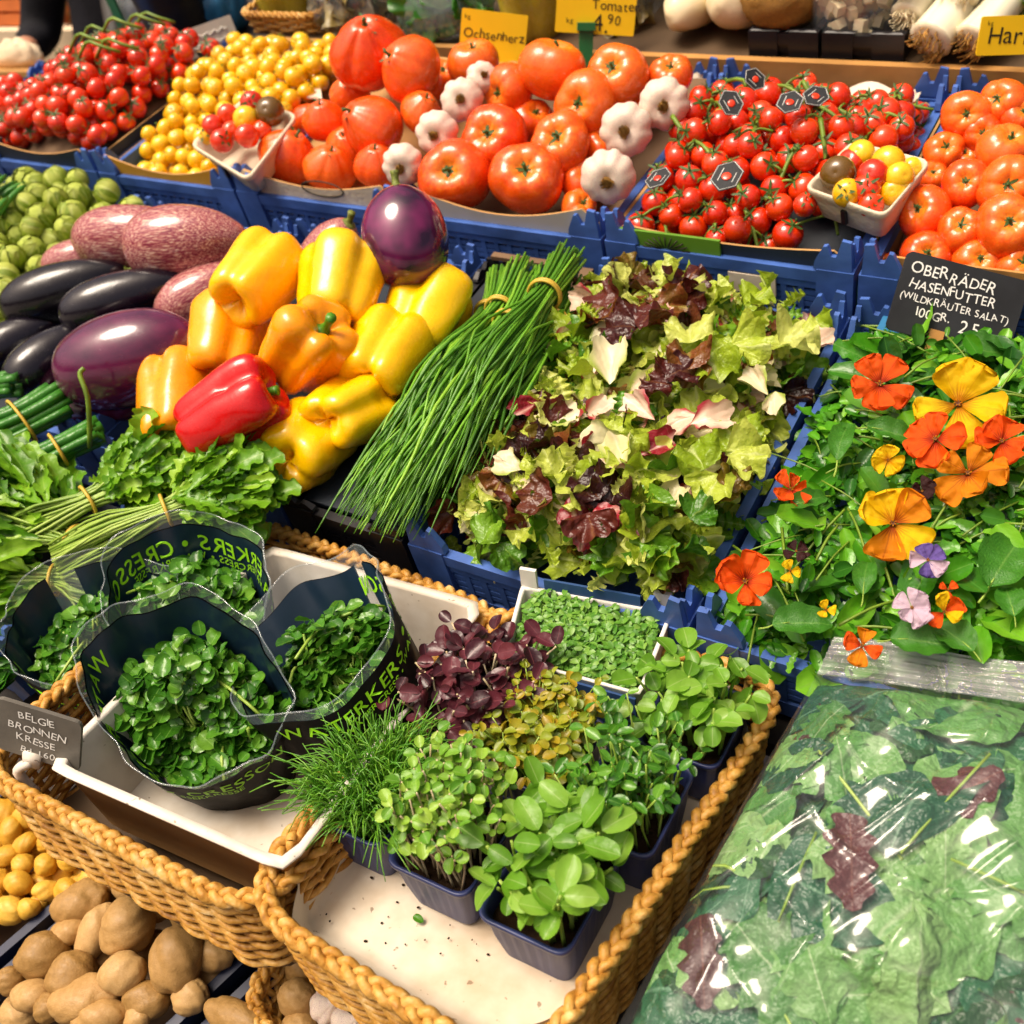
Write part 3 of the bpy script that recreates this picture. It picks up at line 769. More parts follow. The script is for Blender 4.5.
sheet([at_s(672, 92, 1.12), at_s(700, 95, 1.12), at_s(703, 72, 1.13), at_s(690, 78, 1.13)], 'small white paper scrap between beef tomatoes and vine tomatoes', 'packing_paper', 'paper', 'paper', .008)

# pulp punnets with mixed cherry tomatoes
def punnet(corners, depth, label, nf=16):
    """corners: the four rim points in bank coordinates, front-left first, counter-clockwise"""
    Q = [Vector(p) for p in corners]; c = sum(Q, Vector())/4
    nz = (Q[1]-Q[0]).cross(Q[3]-Q[0]).normalized()
    root = thing('pulp_punnet', label, 'punnet', 'pulp punnets of mixed cherry tomatoes', loc=tuple(c-nz*depth))
    def ring(scale, drop, inset=0):
        out = []
        for i in range(4):
            A, B = Q[i], Q[(i+1) % 4]; P_ = Q[i-1]
            for f in (0, .25, .5, .75, 1): pass
            e1 = (B-A); e0 = (P_-A)
            r = .12
            for k in range(5):
                a = k/4; p = A+e0*r*(1-a)**2+e1*r*a**2
                out.append(p)
            for f in (.3, .5, .7): out.append(A+e1*f)
        return [c+(p-c)*scale-nz*drop for p in out]
    rings = [ring(1.0, 0), ring(1.03, .004), ring(1.02, .012), ring(.97, .016), ring(.9, depth*.5), ring(.82, depth*.93), ring(.74, depth), ring(.72, depth-.005), ring(.80, depth*.9), ring(.86, depth*.5), ring(.95, .006)]
    V = np.array([p for r in rings for p in r]); k = len(rings[0])
    F = gridF(len(rings), k, True, True)
    mb = MB().add(V, F); part('punnet_wall', mb, M['pulp'], root)
    fl = ring(.73, depth-.003); mb = MB(); mb.add(np.array([c-nz*(depth-.003)]+list(fl)), np.array([(0, i+1, (i+1) % k+1) for i in range(k)])); part('punnet_floor', mb, M['pulp'], root)
    # thumb slot in the front
    A = Q[0]*.52+Q[1]*.48; A = c+(A-c)*.90-nz*depth*.55; o = (A-(c-nz*depth*.55)).normalized()
    ex = (Q[1]-Q[0]).normalized()
    mb = MB(); mb.box((-.004, -.003, -.012), (.004, .003, .012), 0, basis(ex, -o, nz, A+o*.004)); part('thumb_slot', mb, M['black'], root, smooth=False)
    return c, nz
Q = [at(805, 186, .135), at(884, 214, .135), at(930, 160, .15), at(852, 141, .15)]
c, nz = punnet(Q, .062, 'square pale pulp punnet at the front edge of the vine tomatoes')
def lay(Q, c, nz, spots, grp, where):
    for i, (px, py, w, kind, h) in enumerate(spots):
        D = ray(px, py); k = ((c+nz*h)-CB).dot(nz)/D.dot(nz); P = CB+D*k; r = w/2*mpp(P)
        mesh, nm, lb, mt = {'r': (cherry_mesh, 'cherry_tomato', 'shiny red cherry tomato in the ', 0), 'y': (ycherry_mesh, 'yellow_cherry_tomato', 'shiny yellow cherry tomato in the ', 0), 'o': (olive_mesh, 'olive_tomato', 'dark olive-brown tomato in the ', 0)}[kind]
        piece(nm, mesh, cherry_calyx[i % 3] if i % 4 == 1 else None, lb+where, 'cherry tomato', P, look(P, rnd.uniform(-.5, .5), rnd.uniform(-.6, .2)), r, rnd.random()*6, grp+' '+{'r': 'red', 'y': 'yellow', 'o': 'olive'}[kind] if kind != 'o' else None, .8)
lay(Q, c, nz, [(838, 174, 36, 'o', .005), (847, 193, 29, 'y', .0), (852, 163, 30, 'r', -.008), (861, 154, 28, 'y', .0), (873, 175, 32, 'r', .008), (866, 189, 30, 'r', .0), (888, 163, 34, 'y', .01), (899, 177, 30, 'y', .002), (893, 192, 28, 'y', -.012), (871, 205, 26, 'r', -.012), (912, 168, 22, 'y', -.015)], 'tomatoes in the front punnet', 'pale punnet beside the vine tomatoes')
Q = [at(190, 143, .135), at(247, 178, .125), at(296, 114, .14), at(246, 96, .15)]
c, nz = punnet(Q, .06, 'pale pulp punnet leaning between yellow cherry and oxheart tomatoes')
lay(Q, c, nz, [(213, 126, 22, 'r', .0), (222, 141, 24, 'r', .0), (228, 115, 22, 'r', .005), (246, 119, 26, 'y', .012), (247, 136, 24, 'r', .004), (252, 103, 24, 'r', .01), (270, 112, 30, 'o', .012), (262, 130, 20, 'r', -.006), (232, 131, 20, 'r', -.004), (203, 138, 20, 'y', -.012)], 'tomatoes in the leaning punnet', 'punnet leaning on the yellow cherry tomatoes')
Q = [at(-22, 118, .11), at(22, 121, .10), at(42, 86, .12), at(2, 80, .12)]
c, nz = punnet(Q, .055, 'pale pulp punnet of red tomatoes at the far corner beside the red heap')
lay(Q, c, nz, [(-4, 96, 17, 'r', .005), (8, 92, 17, 'r', .01), (15, 82, 18, 'r', .015), (0, 105, 17, 'r', .0), (-12, 102, 17, 'r', .0), (24, 90, 16, 'r', .004), (12, 103, 16, 'r', .0), (4, 84, 16, 'r', .01)], 'tomatoes in the far corner punnet', 'punnet at the far corner')

# oxheart and beef tomatoes, garlic between them
tr = tray(-.822, -.43, .652, 1.13, -.045, .10, 'pale wooden board tray with faint print under the oxheart tomatoes', M['pulp'], M['card'], M['pulp'], .155, lean=.006, dip=.03)
heap_liner(tr, -.815, -.435, .65, 1.12, lambda u, s: -.02+.12*min(1, max(0, (s-.65)/.4)), M['card'])
mb = MB(); tx = -.60
for (rx, rz, m_) in ((.05, .016, 0),):
    a = np.linspace(0, 2*PI, 24, endpoint=False)
    P = [(tx+rx*math.cos(q), .6415, .082+rz*math.sin(q)) for q in a]; mb.tube(P+[P[0]], .0016, 4)
part('printed_oval', mb, M['ink'], tr)
tr2 = tray(-.412, -.018, .652, 1.13, -.045, .10, 'grey-white board tray with curved front under the beef tomatoes', M['cardgrey'], M['card'], M['cardgrey'], .16, lean=.006, dip=.04)
heap_liner(tr2, -.405, -.025, .65, 1.12, lambda u, s: -.02+.10*min(1, max(0, (s-.65)/.4)), M['papergrey'])
OX = [  # px, py, width, n, lean dx, dy, mesh, stretch, label
    (370, 55, 78, .19, -.1, -.75, 2, 'largest deeply ribbed oxheart tomato, topmost at the back of the heap'),
    (412, 70, 64, .18, -.72, -.45, 1, 'smooth orange-red oxheart tomato beside the largest ribbed one'),
    (374, 128, 66, .12, -.75, -.5, 0, 'oxheart tomato with long creases below the two topmost ones'),
    (325, 122, 44, .11, -.2, -.8, 0, 'narrow oxheart tomato behind the leaning punnet'),
    (288, 158, 58, .075, .35, -.75, 0, 'pleated oxheart tomato at the front next to the leaning punnet'),
    (330, 170, 52, .07, .1, -.75, 2, 'small pleated oxheart tomato at the tray front with green stalk end'),
    (421, 113, 44, .125, .3, -.7, 1, 'oxheart tomato wedged beside the garlic with its stalk end up'),
    (378, 168, 48, .08, -.1, -.8, 2, 'oxheart tomato right above the round violet eggplant'),
    (348, 148, 44, .075, -.2, -.6, 1, 'oxheart tomato half buried in the middle of the oxheart heap'),
    (308, 120, 34, .07, .2, -.6, 1, 'oxheart tomato half hidden behind the pale punnet rim'),
    (350, 95, 40, .11, -.2, -.6, 1, 'oxheart tomato under the largest ribbed one'),
]
for px, py, w, n, dx, dy, k, lb in OX:
    P = at(px, py, n); r = w/2*mpp(P)
    piece('oxheart_tomato', ox_mesh[k], beef_calyx[k], lb, 'tomato', P, look(P, dx, dy), r, rnd.random()*6, 'oxheart tomatoes', .92)
BEEF = [
    (456, 177, 73, .095, -.3, -.25, 'beef tomato at the tray front touching the round violet eggplant'),
    (527, 180, 74, .095, -.08, -.42, 'beef tomato with spiky stalk in the middle of the grey tray front'),
    (495, 141, 70, .115, -.33, -.33, 'beef tomato directly behind the two front ones, right of the garlic trio'),
    (561, 144, 62, .12, -.2, -.35, 'beef tomato left of the lone garlic with star-shaped stalk'),
    (586, 104, 64, .145, -.4, -.05, 'beef tomato with a ribbed side and stalk facing left, second row from back'),
    (510, 91, 52, .14, -.72, .1, 'red beef tomato turned sideways beside the uppermost small garlic'),
    (552, 71, 66, .165, .2, -.95, 'big smooth beef tomato without visible stalk in the back row'),
    (619, 76, 62, .165, -.35, -.4, 'beef tomato in the back row beneath the green clip'),
    (670, 78, 46, .14, .0, -.7, 'beef tomato peeking out behind the highest garlic of the right trio'),
    (578, 209, 38, .05, .4, -.5, 'small orange tomato low beside the end of the grey tray'),
    (474, 65, 52, .15, -.1, -.9, 'deep red beef tomato in front of the yellow oxheart price card'),
    (531, 122, 46, .09, .3, -.6, 'half hidden beef tomato in the gap between four others'),
    (582, 182, 44, .065, .3, -.5, 'beef tomato in shade under the lower garlic of the right trio'),
    (600, 148, 40, .085, .3, -.7, 'beef tomato mostly hidden left of the middle garlic'),
    (440, 80, 40, .12, .2, -.7, 'beef tomato sliver behind the uppermost small garlic'),
    (640, 105, 44, .10, .2, -.8, 'beef tomato under the back row between two garlics'),
]
for i, (px, py, w, n, dx, dy, lb) in enumerate(BEEF):
    P = at(px, py, n); r = w/2*mpp(P)
    piece('beef_tomato', beef_mesh[i % 6], beef_calyx[i % 3], lb, 'tomato', P, look(P, dx, dy), r, rnd.random()*6, 'beef tomatoes in the grey tray')
GAR = [(462, 100, 42, .165, -.12, -.05, 'garlic bulb in the middle of the left trio, root end to the buyer'), (482, 78, 32, .17, .2, -.3, 'smallest garlic bulb, highest of the left trio'), (437, 133, 43, .145, -.25, .15, 'garlic bulb with tan root left of the beef tomatoes'), (403, 165, 42, .125, -.25, .25, 'garlic bulb just above the round violet eggplant'),
       (626, 130, 52, .135, -.1, .1, 'middle garlic bulb of the right trio beside the vine tomatoes'), (664, 104, 50, .15, -.05, .12, 'highest garlic bulb of the right trio with large brown root'), (608, 177, 54, .11, -.05, .3, 'lowest garlic bulb of the right trio with purple-streaked skin')]
for i, (px, py, w, n, dx, dy, lb) in enumerate(GAR):
    P = at(px, py, n); r = w/2*mpp(P)*1.04
    root = thing('garlic_bulb', lb, 'garlic', 'garlic bulbs among the tomatoes', M=frame(-look(P, dx, dy), rnd.random()*6, P, r))
    part('cloves', garlic_meshes[i % 3], None, root); part('root_tuft', garlic_root, None, root, M=TR(0, 0, -.62))

# loose beef tomatoes on the right
tr = tray(.418, .82, .652, 1.13, -.045, .09, 'plain wooden tray under the loose beef tomatoes by the chalk sign', M['wood'], M['card'], M['wood'], .13, lean=.0, dip=.0, edge='wood', name='wooden_tray')
heap_liner(tr, .42, .81, .65, 1.12, lambda u, s: -.03+.11*min(1, max(0, (s-.65)/.4)), M['papergrey'])
RT = [
    (966, 115, 48, .14, .0, -.05, 'back'), (1004, 102, 46, .15, -.45, -.25, ''), (1020, 118, 40, .135, .2, -.5, ''), (982, 134, 40, .12, .0, -.1, ''), (943, 152, 40, .105, .2, -.4, ''), (1003, 152, 56, .125, .3, -.75, ''),
    (965, 184, 48, .11, .0, -.2, ''), (1007, 185, 58, .115, .05, -.05, ''), (925, 213, 55, .085, -.4, -.25, ''), (1007, 227, 64, .09, .1, -.25, ''), (960, 231, 46, .08, .0, -.4, ''), (926, 256, 50, .055, .1, -.2, ''),
    (977, 262, 48, .05, .2, -.25, ''), (1018, 268, 44, .05, .3, -.4, ''), (930, 178, 34, .085, .2, -.5, ''), (962, 158, 34, .09, .1, -.5, ''), (884, 272, 40, .02, .0, -.6, '')]
RTL = ['beef tomato with dark star stalk highest beside the blue crate edge', 'beef tomato with long stalk in the back row of the loose ones', 'cut-off beef tomato at the very back edge of the picture', 'small beef tomato between the two rows with stalk facing up front', 'beef tomato resting near the blue crate wall, upper one', 'wide smooth beef tomato without stalk in the upper rows',
       'ribbed beef tomato in the middle of the loose heap', 'large beef tomato facing front with five-pointed stalk', 'beef tomato just behind the pale punnet corner', 'largest loose beef tomato right above the chalk sign corner', 'beef tomato between the punnet one and the largest one', 'beef tomato touching the top left corner of the chalk sign',
       'beef tomato behind the middle of the chalk sign', 'beef tomato behind the right end of the chalk sign', 'small beef tomato by the punnet handle side', 'small beef tomato wedged under the ribbed one', 'low orange-red tomato behind the wooden tray lip']
for i, ((px, py, w, n, dx, dy, _), lb) in enumerate(zip(RT, RTL)):
    P = at(px, py, n); r = w/2*mpp(P)
    piece('beef_tomato', beef_mesh[(i*2+1) % 6], beef_calyx[i % 3], lb, 'tomato', P, look(P, dx, dy), r, rnd.random()*6, 'loose beef tomatoes')

# vine tomatoes: trusses, each one thing with its stalk and fruits
tr = tray(.0, .392, .652, 1.12, -.045, .10, 'green and black printed board tray under the vine tomatoes', M['cardgreen'], M['carddark'], M['carddark'], .135, lean=.006, dip=.015)
mb = MB(); A = at_s(612, 231, .616); 
mb.box((.012, .6375, .045), (.19, .6425, .082)); part('green_print', mb, M['cardgreen'], tr, smooth=False)
mb = MB(); o = Vector((.10, .6355, .050))
for k in range(13):
    a = PI*k/12; mb.tube([o+Vector((math.cos(a)*.012, 0, math.sin(a)*.008)), o+Vector((math.cos(a)*.042, 0, math.sin(a)*.028))], .0012, 4)
part('sun_print', mb, M['ink'], tr)
def mound_vine(u, s):
    return .045+.115*min(1, max(0, (s-.62)/.22))-.05*max(0, (s-.95)/.2)-.03*((u-.18)/.2)**2
heap_liner(tr, .005, .388, .65, 1.11, lambda u, s: max(-.035, mound_vine(u, s)-.10), M['carddark'])
P = visible(pile(-.003, .395, .668, 1.09, mound_vine, lambda u, s: max(-.02, mound_vine(u, s)-.095), .0205, .0245, 21, 3600,
         keep=lambda x, y, z: not (x > .27 and y < .80 and z > -.5)))
print('vine', len(P))
left = list(range(len(P))); trusses = []
order = sorted(left, key=lambda i: (P[i][1]*.8+P[i][0]))
while order:
    s0 = order[0]; d = sorted(order, key=lambda j: abs((P[j][0]-P[s0][0])+.4*(P[j][1]-P[s0][1]))*1.7+abs((P[j][1]-P[s0][1])-.4*(P[j][0]-P[s0][0])))
    g = [j for j in d[:9] if np.linalg.norm(P[j][:3]-P[s0][:3]) < .19]
    trusses.append(g); order = [j for j in order if j not in g]
pos_words = lambda u, s: ('front' if s < .76 else 'middle' if s < .92 else 'back')+' '+('next to the garlic' if u < .13 else 'below the hexagonal tags' if u < .26 else 'near the pale punnet')
def place_truss(pts, label):
    pts = np.array(pts); c = pts[:, :3].mean(0)
    root = thing('tomato_truss', label, 'vine tomatoes', 'vine tomato trusses', loc=tuple(c))
    q = pts[:, :3]-c; ax = np.linalg.svd(q-q.mean(0))[2][0] if len(pts) > 2 else np.array((1., 0, 0))
    t = q @ ax; o = np.argsort(t); L = max(abs(t).max(), .02)
    up = np.array((0., -.25, .97)); top = [c+ax*v+up*.020+np.array((0, 0, 1))*.006*math.sin(60*v) for v in np.linspace(-L, L, 7)]
    mb = MB(); mb.tube(catmull(top, 16), np.linspace(.0042, .0026, 16), 6)
    for k, p in enumerate(pts):
        b = top[int(np.clip((q[k] @ ax+L)/(2*L)*6, 0, 6))]; a = Vector(b-p[:3]).normalized()*.6+Vector((rnd.gauss(0, .3), rnd.gauss(-.25, .3), .7)); a.normalize()
        e = np.array(p[:3])+np.array(a)*p[3]*.85
        mid = (e+b)/2+np.array(a)*.006; mb.tube(catmull([b, mid, e], 6), .0021, 5)
        f = part('tomato', cherry_mesh, None, root, M=TR(*(-c)) @ frame(a, rnd.random()*6, p[:3], p[3]))
        part('calyx', cherry_calyx[k % 3], None, f, M=TR(0, 0, .88))
    part('vine_stalk', mb, M['stemgreen'], root)
for g in trusses:
    c = P[g][:, :3].mean(0)
    place_truss(P[g], f"red cherry tomatoes on a green truss in the {pos_words(c[0], c[1])}")
# the little bunch beyond the punnet
pts = []
for px, py, w, n in ((838, 132, 28, .10), (855, 127, 26, .115), (872, 124, 30, .115), (887, 112, 28, .125), (880, 132, 26, .10), (848, 108, 22, .11), (860, 112, 24, .112), (893, 130, 26, .10), (865, 141, 24, .085), (898, 120, 24, .11)):
    q = at(px, py, n); pts.append((*q, w/2*mpp(q)))
place_truss(pts, 'separate bunch of red vine tomatoes between the punnet and the white paper')
for px, py, w, n, lb in ((805, 205, 24, .1, ''), ):
    q = at(px, py, n); 
    piece('cherry_tomato', cherry_mesh, cherry_calyx[0], 'fallen single cherry tomato '+('against the punnet side' if px == 805 else 'lowest by the tray corner' if px == 797 else 'at the black tray front'), 'cherry tomato', q, look(q, .1, -.5), w/2*mpp(q), 0, 'loose cherry tomatoes by the front punnet', .8)
# hexagonal black tags lying on the vine tomatoes
def hextag(px, py, w, n, dx, dy, spin, label):
    P = at(px, py, n); r = w/2*mpp(P); Mx = frame(look(P, dx, dy), spin, P, r)
    root = thing('hexagonal_tag', label, 'tag', 'black hexagonal tags', M=Mx)
    h = [(math.cos(k*PI/3), math.sin(k*PI/3)*.82) for k in range(6)]
    mb = MB(); mb.add([(*p, -.02) for p in h]+[(*p, .02) for p in h], [np.array([[0,1,2,3,4,5][::-1], [6,7,8,9,10,11]]), np.array([(k, (k+1) % 6, (k+1) % 6+6, k+6) for k in range(6)])]); part('tag_board', mb, M['slate'], root, False, smooth=False)
    q = [Vector((*p, .025))*.93 for p in h]; q = [Vector((p.x, p.y, .03)) for p in q]; mb = MB(); mb.tube(q+[q[0]], .018, 4); part('tag_border', mb, M['chalk'], root, False)
    mb = MB(); V, F, lp = lathe([(0,-.25),(.2,-.18),(.26,0),(.2,.16),(0,.22)], 7, 12); mb.add(V*[1, 1, .2]+[-.05, 0, .04], F)
    part('tomato_print', mb, M['cherry'], root, False)
    mb = MB(); mb.box((-.4, .32, .03), (.4, .35, .034)); mb.box((-.3, -.40, .03), (.3, -.375, .034)); part('printed_line', mb, M['chalk'], root, False, smooth=False)
for a in ((731, 103, 30, .195, .1, -.35, .3, 'upright black hexagonal tag leftmost of the upper three'), (755, 79, 26, .20, .35, -.3, .5, 'black hexagonal tag highest on the vine tomatoes'), (790, 102, 34, .19, .0, -.75, 1.6, 'black hexagonal tag lying flat in the middle of the vine tomatoes'), (727, 176, 40, .165, -.1, -.65, 1.5, 'black hexagonal tag lowest above the green tray print'), (816, 96, 32, .185, .2, -.7, 1.2, 'dark greenish hexagonal tag nearest to the white paper'), (658, 178, 32, .16, -.3, -.75, 1.4, 'black hexagonal tag beside the lowest garlic of the right trio')):
    hextag(*a)
# ------------------------------------------------------------------ lettering
_tc = {}
def text_geo(s, bold=0.0, shear=0.0):
    """flat letter outlines as (verts, faces), height about 0.7, starting at x=0"""
    k = (s, bold, shear)
    if k not in _tc:
        cu = bpy.data.curves.new('lettering_outline', 'FONT'); cu.body = s; cu.size = 1.0; cu.offset = bold; cu.shear = shear; cu.resolution_u = 3
        ob = bpy.data.objects.new('lettering_outline', cu); COL.objects.link(ob)
        dg = bpy.context.evaluated_depsgraph_get(); me = ob.evaluated_get(dg).to_mesh()
        V = np.array([v.co[:] for v in me.vertices]).reshape(-1, 3); F = [tuple(p.vertices) for p in me.polygons]
        ob.evaluated_get(dg).to_mesh_clear(); bpy.data.objects.remove(ob); bpy.data.curves.remove(cu)
        _tc[k] = (V, F)
    return _tc[k]
def addtext(mb, s, fn, size, jit=0.0, bold=0.0, shear=0.0, center=False, mi=0):
    """lay each letter through fn(x, y) -> 3D"""
    x = 0.0; out = []
    for ch in s:
        if ch == ' ': x += .36*size; continue
        V, F = text_geo(ch, bold, shear)
        if not len(V): x += .3*size; continue
        w = V[:, 0].max()-V[:, 0].min()
        a = rnd.gauss(0, .1)*jit; sc = size*(1+rnd.gauss(0, .05)*jit); dy = rnd.gauss(0, .05)*jit*size
        X = (V[:, 0]-V[:, 0].min())*sc; Y = V[:, 1]*sc
        out.append((x+X*math.cos(a)-Y*math.sin(a), Y*math.cos(a)+X*math.sin(a)+dy, F)); x += (w+.085)*sc
    off = -x/2 if center else 0
    for X, Y, F in out:
        V = np.array([fn(px+off, py) for px, py in zip(X, Y)])
        q = [np.array([f]) for f in F]; mb.add(V, q, mi)
    return x
def board(name, label, cat, C, ex, ey, w, h, mat, lines, inkmat, group=None, thick=.005, jit=1.0, round_=.06, stake=None, extra=None):
    """a small sign: rounded board, hand lettering in front. lines: (x, y, size, text) in board halves"""
    ex, ey = Vector(ex).normalized(), Vector(ey); ey = (ey-ex*ey.dot(ex)).normalized(); ez = ex.cross(ey)
    root = thing(name, label, cat, group, M=basis(ex, ey, ez, C))
    r = round_*w; pts = []
    for cx, cy, a0 in ((w/2-r, h/2-r, 0), (-w/2+r, h/2-r, PI/2), (-w/2+r, -h/2+r, PI), (w/2-r, -h/2+r, 1.5*PI)):
        for k in range(5): pts.append((cx+r*math.cos(a0+k*PI/8), cy+r*math.sin(a0+k*PI/8)))
    n = len(pts); V = [(*p, -thick) for p in pts]+[(*p, 0) for p in pts]
    mb = MB(); mb.add(V, [np.array([list(range(n))[::-1], list(range(n, 2*n))]), np.array([(k, (k+1) % n, (k+1) % n+n, k+n) for k in range(n)])])
    part('sign_board', mb, M[mat], root, False, smooth=False)
    mb = MB()
    for x, y, s, txt in lines: addtext(mb, txt, lambda a, b: (x*w/2+a, y*h/2+b, .0008), s, jit, bold=.0)
    if mb.V: part('handwriting', mb, M[inkmat], root, False, smooth=False)
    return root

# ------------------------------------------------------------------ second tier crates
B2 = [(-1.49, -1.075), (-1.065, -.66), (-.65, -.236)]
for (a, b), l in zip(B2, ('blue crate under the Brussels sprouts', 'blue crate under the eggplants', 'blue crate under the bell peppers')):
    crate(a, b, .0, .60, .0, .125, l, lug=.04)
crate(.0, .402, .0, .603, .0, .125, 'blue crate holding the mixed salad leaves', lug=.05)
crate(.412, .83, .0, .603, .0, .125, 'blue crate holding the wild herb and flower salad', lug=.045, mat='blue')
mb = MB(); mb.box((.452, .575, -.09), (.54, .6, .018)); mb.box((.452, .560, .0185), (.55, .604, .026))
solid('teal_crate_insert', 'teal plastic corner block at the back of the herb crate', 'insert', mb, M['blue2'], (.49, .59, -.09), smooth=False)
for u0, u1, lb, hh in ((-1.05, -.675, 'dark liner sheet under the eggplants', -.02), (-.635, -.25, 'dark liner sheet under the bell peppers', -.03)):  # dark sheets added to stand in for shade in the gaps of the heaps
    mb = MB(); mb.box((u0, .02, hh-.006), (u1, .58, hh)); solid('liner_shade_sheet', lb, 'liner', mb, M['carddark'], (u0, .3, hh), smooth=False)

def axis_item(name, mesh, cal, label, cat, a, b, w, rprof, group, spin=0.0, calyx='calyx', bodyname='skin'):
    A, B = at(*a), at(*b); c = (A+B)/2; r = w/2*mpp(c)/rprof; L = (B-A).length/2
    root = thing(name, label, cat, group, M=frame(B-A, spin, c))
    S = Matrix.Diagonal((r, r, L, 1))
    o = part(bodyname, mesh, None, root, M=S)
    if cal: part(calyx, cal, None, root, M=Matrix.Diagonal((r, r, L*.9, 1)) @ TR(0, 0, .08))
    return root
em = dict(s=eggplant_mesh('eggstripe', EGG_FAT, 1), b=eggplant_mesh('eggblack', EGG_FAT, 2), p=eggplant_mesh('eggpurple', EGG_ROUND, 3), v=eggplant_mesh('eggviolet', EGG_ROUND, 4))
for k, a, b, w, rp, lb in (
    ('s', (130, 252, .11), (248, 240, .10), 80, .7, 'big purple and cream streaked eggplant, topmost of the heap, right one'),
    ('s', (80, 244, .095), (196, 236, .095), 68, .7, 'streaked eggplant behind and left of the topmost streaked one'),
    ('s', (46, 272, .05), (128, 250, .06), 46, .7, 'pinkish streaked eggplant lying behind the shiny black pair'),
    ('s', (158, 322, .035), (262, 270, .05), 62, .7, 'streaked eggplant under the black one, next to the orange pepper'),
    ('b', (4, 314, .065), (128, 272, .07), 58, .7, 'shiny black eggplant beside the sprouts, left one of the upper pair'),
    ('b', (62, 322, .075), (190, 282, .07), 58, .7, 'shiny black eggplant touching the streaked ones, right one of the upper pair'),
    ('b', (-32, 372, .02), (62, 322, .03), 52, .7, 'black eggplant cut off by the left picture edge'),
    ('b', (10, 392, .035), (98, 330, .04), 58, .7, 'black eggplant directly above the tied scallions'),
    ('p', (60, 378, .085), (200, 338, .10), 92, .88, 'fat glossy purple eggplant in front of the black ones'),
    ('p', (54, 405, .0), (150, 395, .03), 50, .88, 'dark mauve eggplant hidden under the fat purple one'),
    ('v', (414, 287, .13), (396, 186, .235), 84, .88, 'round violet eggplant standing upright behind the yellow peppers'),
    ('s', (318, 285, .06), (349, 222, .16), 58, .7, 'pale streaked eggplant with green stalk upright behind a yellow pepper')):
    axis_item('eggplant', em[k], egg_calyx, lb, 'eggplant', a, b, w, rp, 'eggplants')
PEP = [ # px, py, w, n, dx, dy, away, lobes, mat, tall, spin, label
    (258, 281, 86, .175, .55, -.55, 1, 3, 'peppery', 1.1, .4, 'yellow pepper highest on the heap beside the streaked eggplant'),
    (343, 284, 92, .16, .2, -.8, 1, 4, 'peppery', 1.0, 1.0, 'yellow pepper beneath the pale streaked eggplant, right of the highest one'),
    (425, 311, 88, .095, .35, -.75, 1, 3, 'peppery', 1.05, 2.0, 'yellow pepper with two lobes below the round violet eggplant'),
    (388, 358, 94, .09, .4, -.6, 1, 3, 'peppery', 1.0, .2, 'yellow two-lobed pepper beside the chives, second from the back'),
    (346, 410, 88, .075, .6, -.3, 1, 4, 'peppery', .95, 1.3, 'yellow pepper beside the chives, third from the back'),
    (303, 450, 96, .045, .5, -.4, 1, 4, 'peppery', .85, 2.2, 'yellow pepper at the crate front under the red pepper'),
    (229, 343, 92, .11, .2, -.75, 1, 3, 'peppero', 1.0, 2.8, 'orange pepper between the highest yellow and the red one'),
    (309, 350, 92, .14, .45, -.6, 0, 4, 'peppero', 1.0, .9, 'orange pepper with green stalk in the middle of the heap'),
    (172, 404, 86, .08, .1, -.75, 1, 3, 'peppero', 1.2, .0, 'orange pepper with a deep crease left of the red pepper'),
    (231, 411, 88, .125, .80, -.48, 0, 3, 'pepperr', 1.25, 2.2, 'single red bell pepper'),
    (205, 440, 50, .0, .3, -.5, 1, 3, 'peppero', 1.0, 1.0, 'orange pepper hidden beneath the red one'),
    (330, 345, 60, .04, .3, -.5, 1, 3, 'peppery', 1.0, 2.0, 'yellow pepper hidden under the stalked orange one')]
for i, (px, py, w, n, dx, dy, aw, lob, mt, tall, spin, lb) in enumerate(PEP):
    P = at(px, py, n); a = -look(P, -dx, -dy) if aw else look(P, dx, dy); r = w/2*mpp(P)
    root = thing('bell_pepper', lb, 'bell pepper', 'bell peppers', M=frame(a, spin, P, r))
    part('flesh', pepper_mesh(i*3+1, lob, mt, (.26 if mt == 'pepperr' else [.17, .14, .21, .18][i % 4]), tall, .92), None, root); part('stalk', pepper_stem, None, root)
# a fresh sprig lying on the purple eggplant
mb = MB(); mb.tube(catmull([at(90, 448, .05), at(88, 400, .12), at(80, 375, .15), at(84, 368, .155)], 12), .004, 5)
solid('loose_stalk', 'single thin green stalk lying against the fat purple eggplant', 'stalk', mb, M['stemgreen'], tuple(at(90, 448, .05)))

# Brussels sprouts
def mound_sp(u, s): return .10-.1*((u+1.28)/.3)**2
P = visible(pile(-1.49, -1.0, .05, .60, mound_sp, lambda u, s: mound_sp(u, s)-.10, .022, .029, 31, 1600))
for i, p in enumerate(P):
    root = thing('brussels_sprout', 'light green Brussels sprout heaped in the blue crate', 'Brussels sprout', 'Brussels sprouts', mesh=sprout_meshes[i % 4],
                 M=frame(Vector((rnd.gauss(0, .5), rnd.gauss(-.3, .5), 1)), rnd.random()*6, p[:3], p[3]))
print('sprouts', len(P))
mb = MB(); mb.box((-1.48, .03, -.02), (-1.085, .58, -.012)); solid('liner_shade_sheet', 'dark liner sheet under the Brussels sprouts', 'liner', mb, M['cardgreen'], (-1.28, .3, -.02), smooth=False)
# green beans at the far left
for i in range(26):
    q = at(rnd.uniform(-40, 16), rnd.uniform(188, 214), .07+rnd.uniform(0, .05)); d = Vector((rnd.uniform(-.4, .4), 1, rnd.uniform(-.1, .2))).normalized()*.05
    mb = MB(); mb.tube(catmull([q-d, q+Vector((0, 0, .006)), q+d], 8), [.003, .006, .007, .007, .007, .007, .006, .002], 6)
    solid('green_bean', 'thin dark green bean lying at the far end behind the Brussels sprouts', 'bean', mb, M['scallion'], tuple(q), 'green beans')

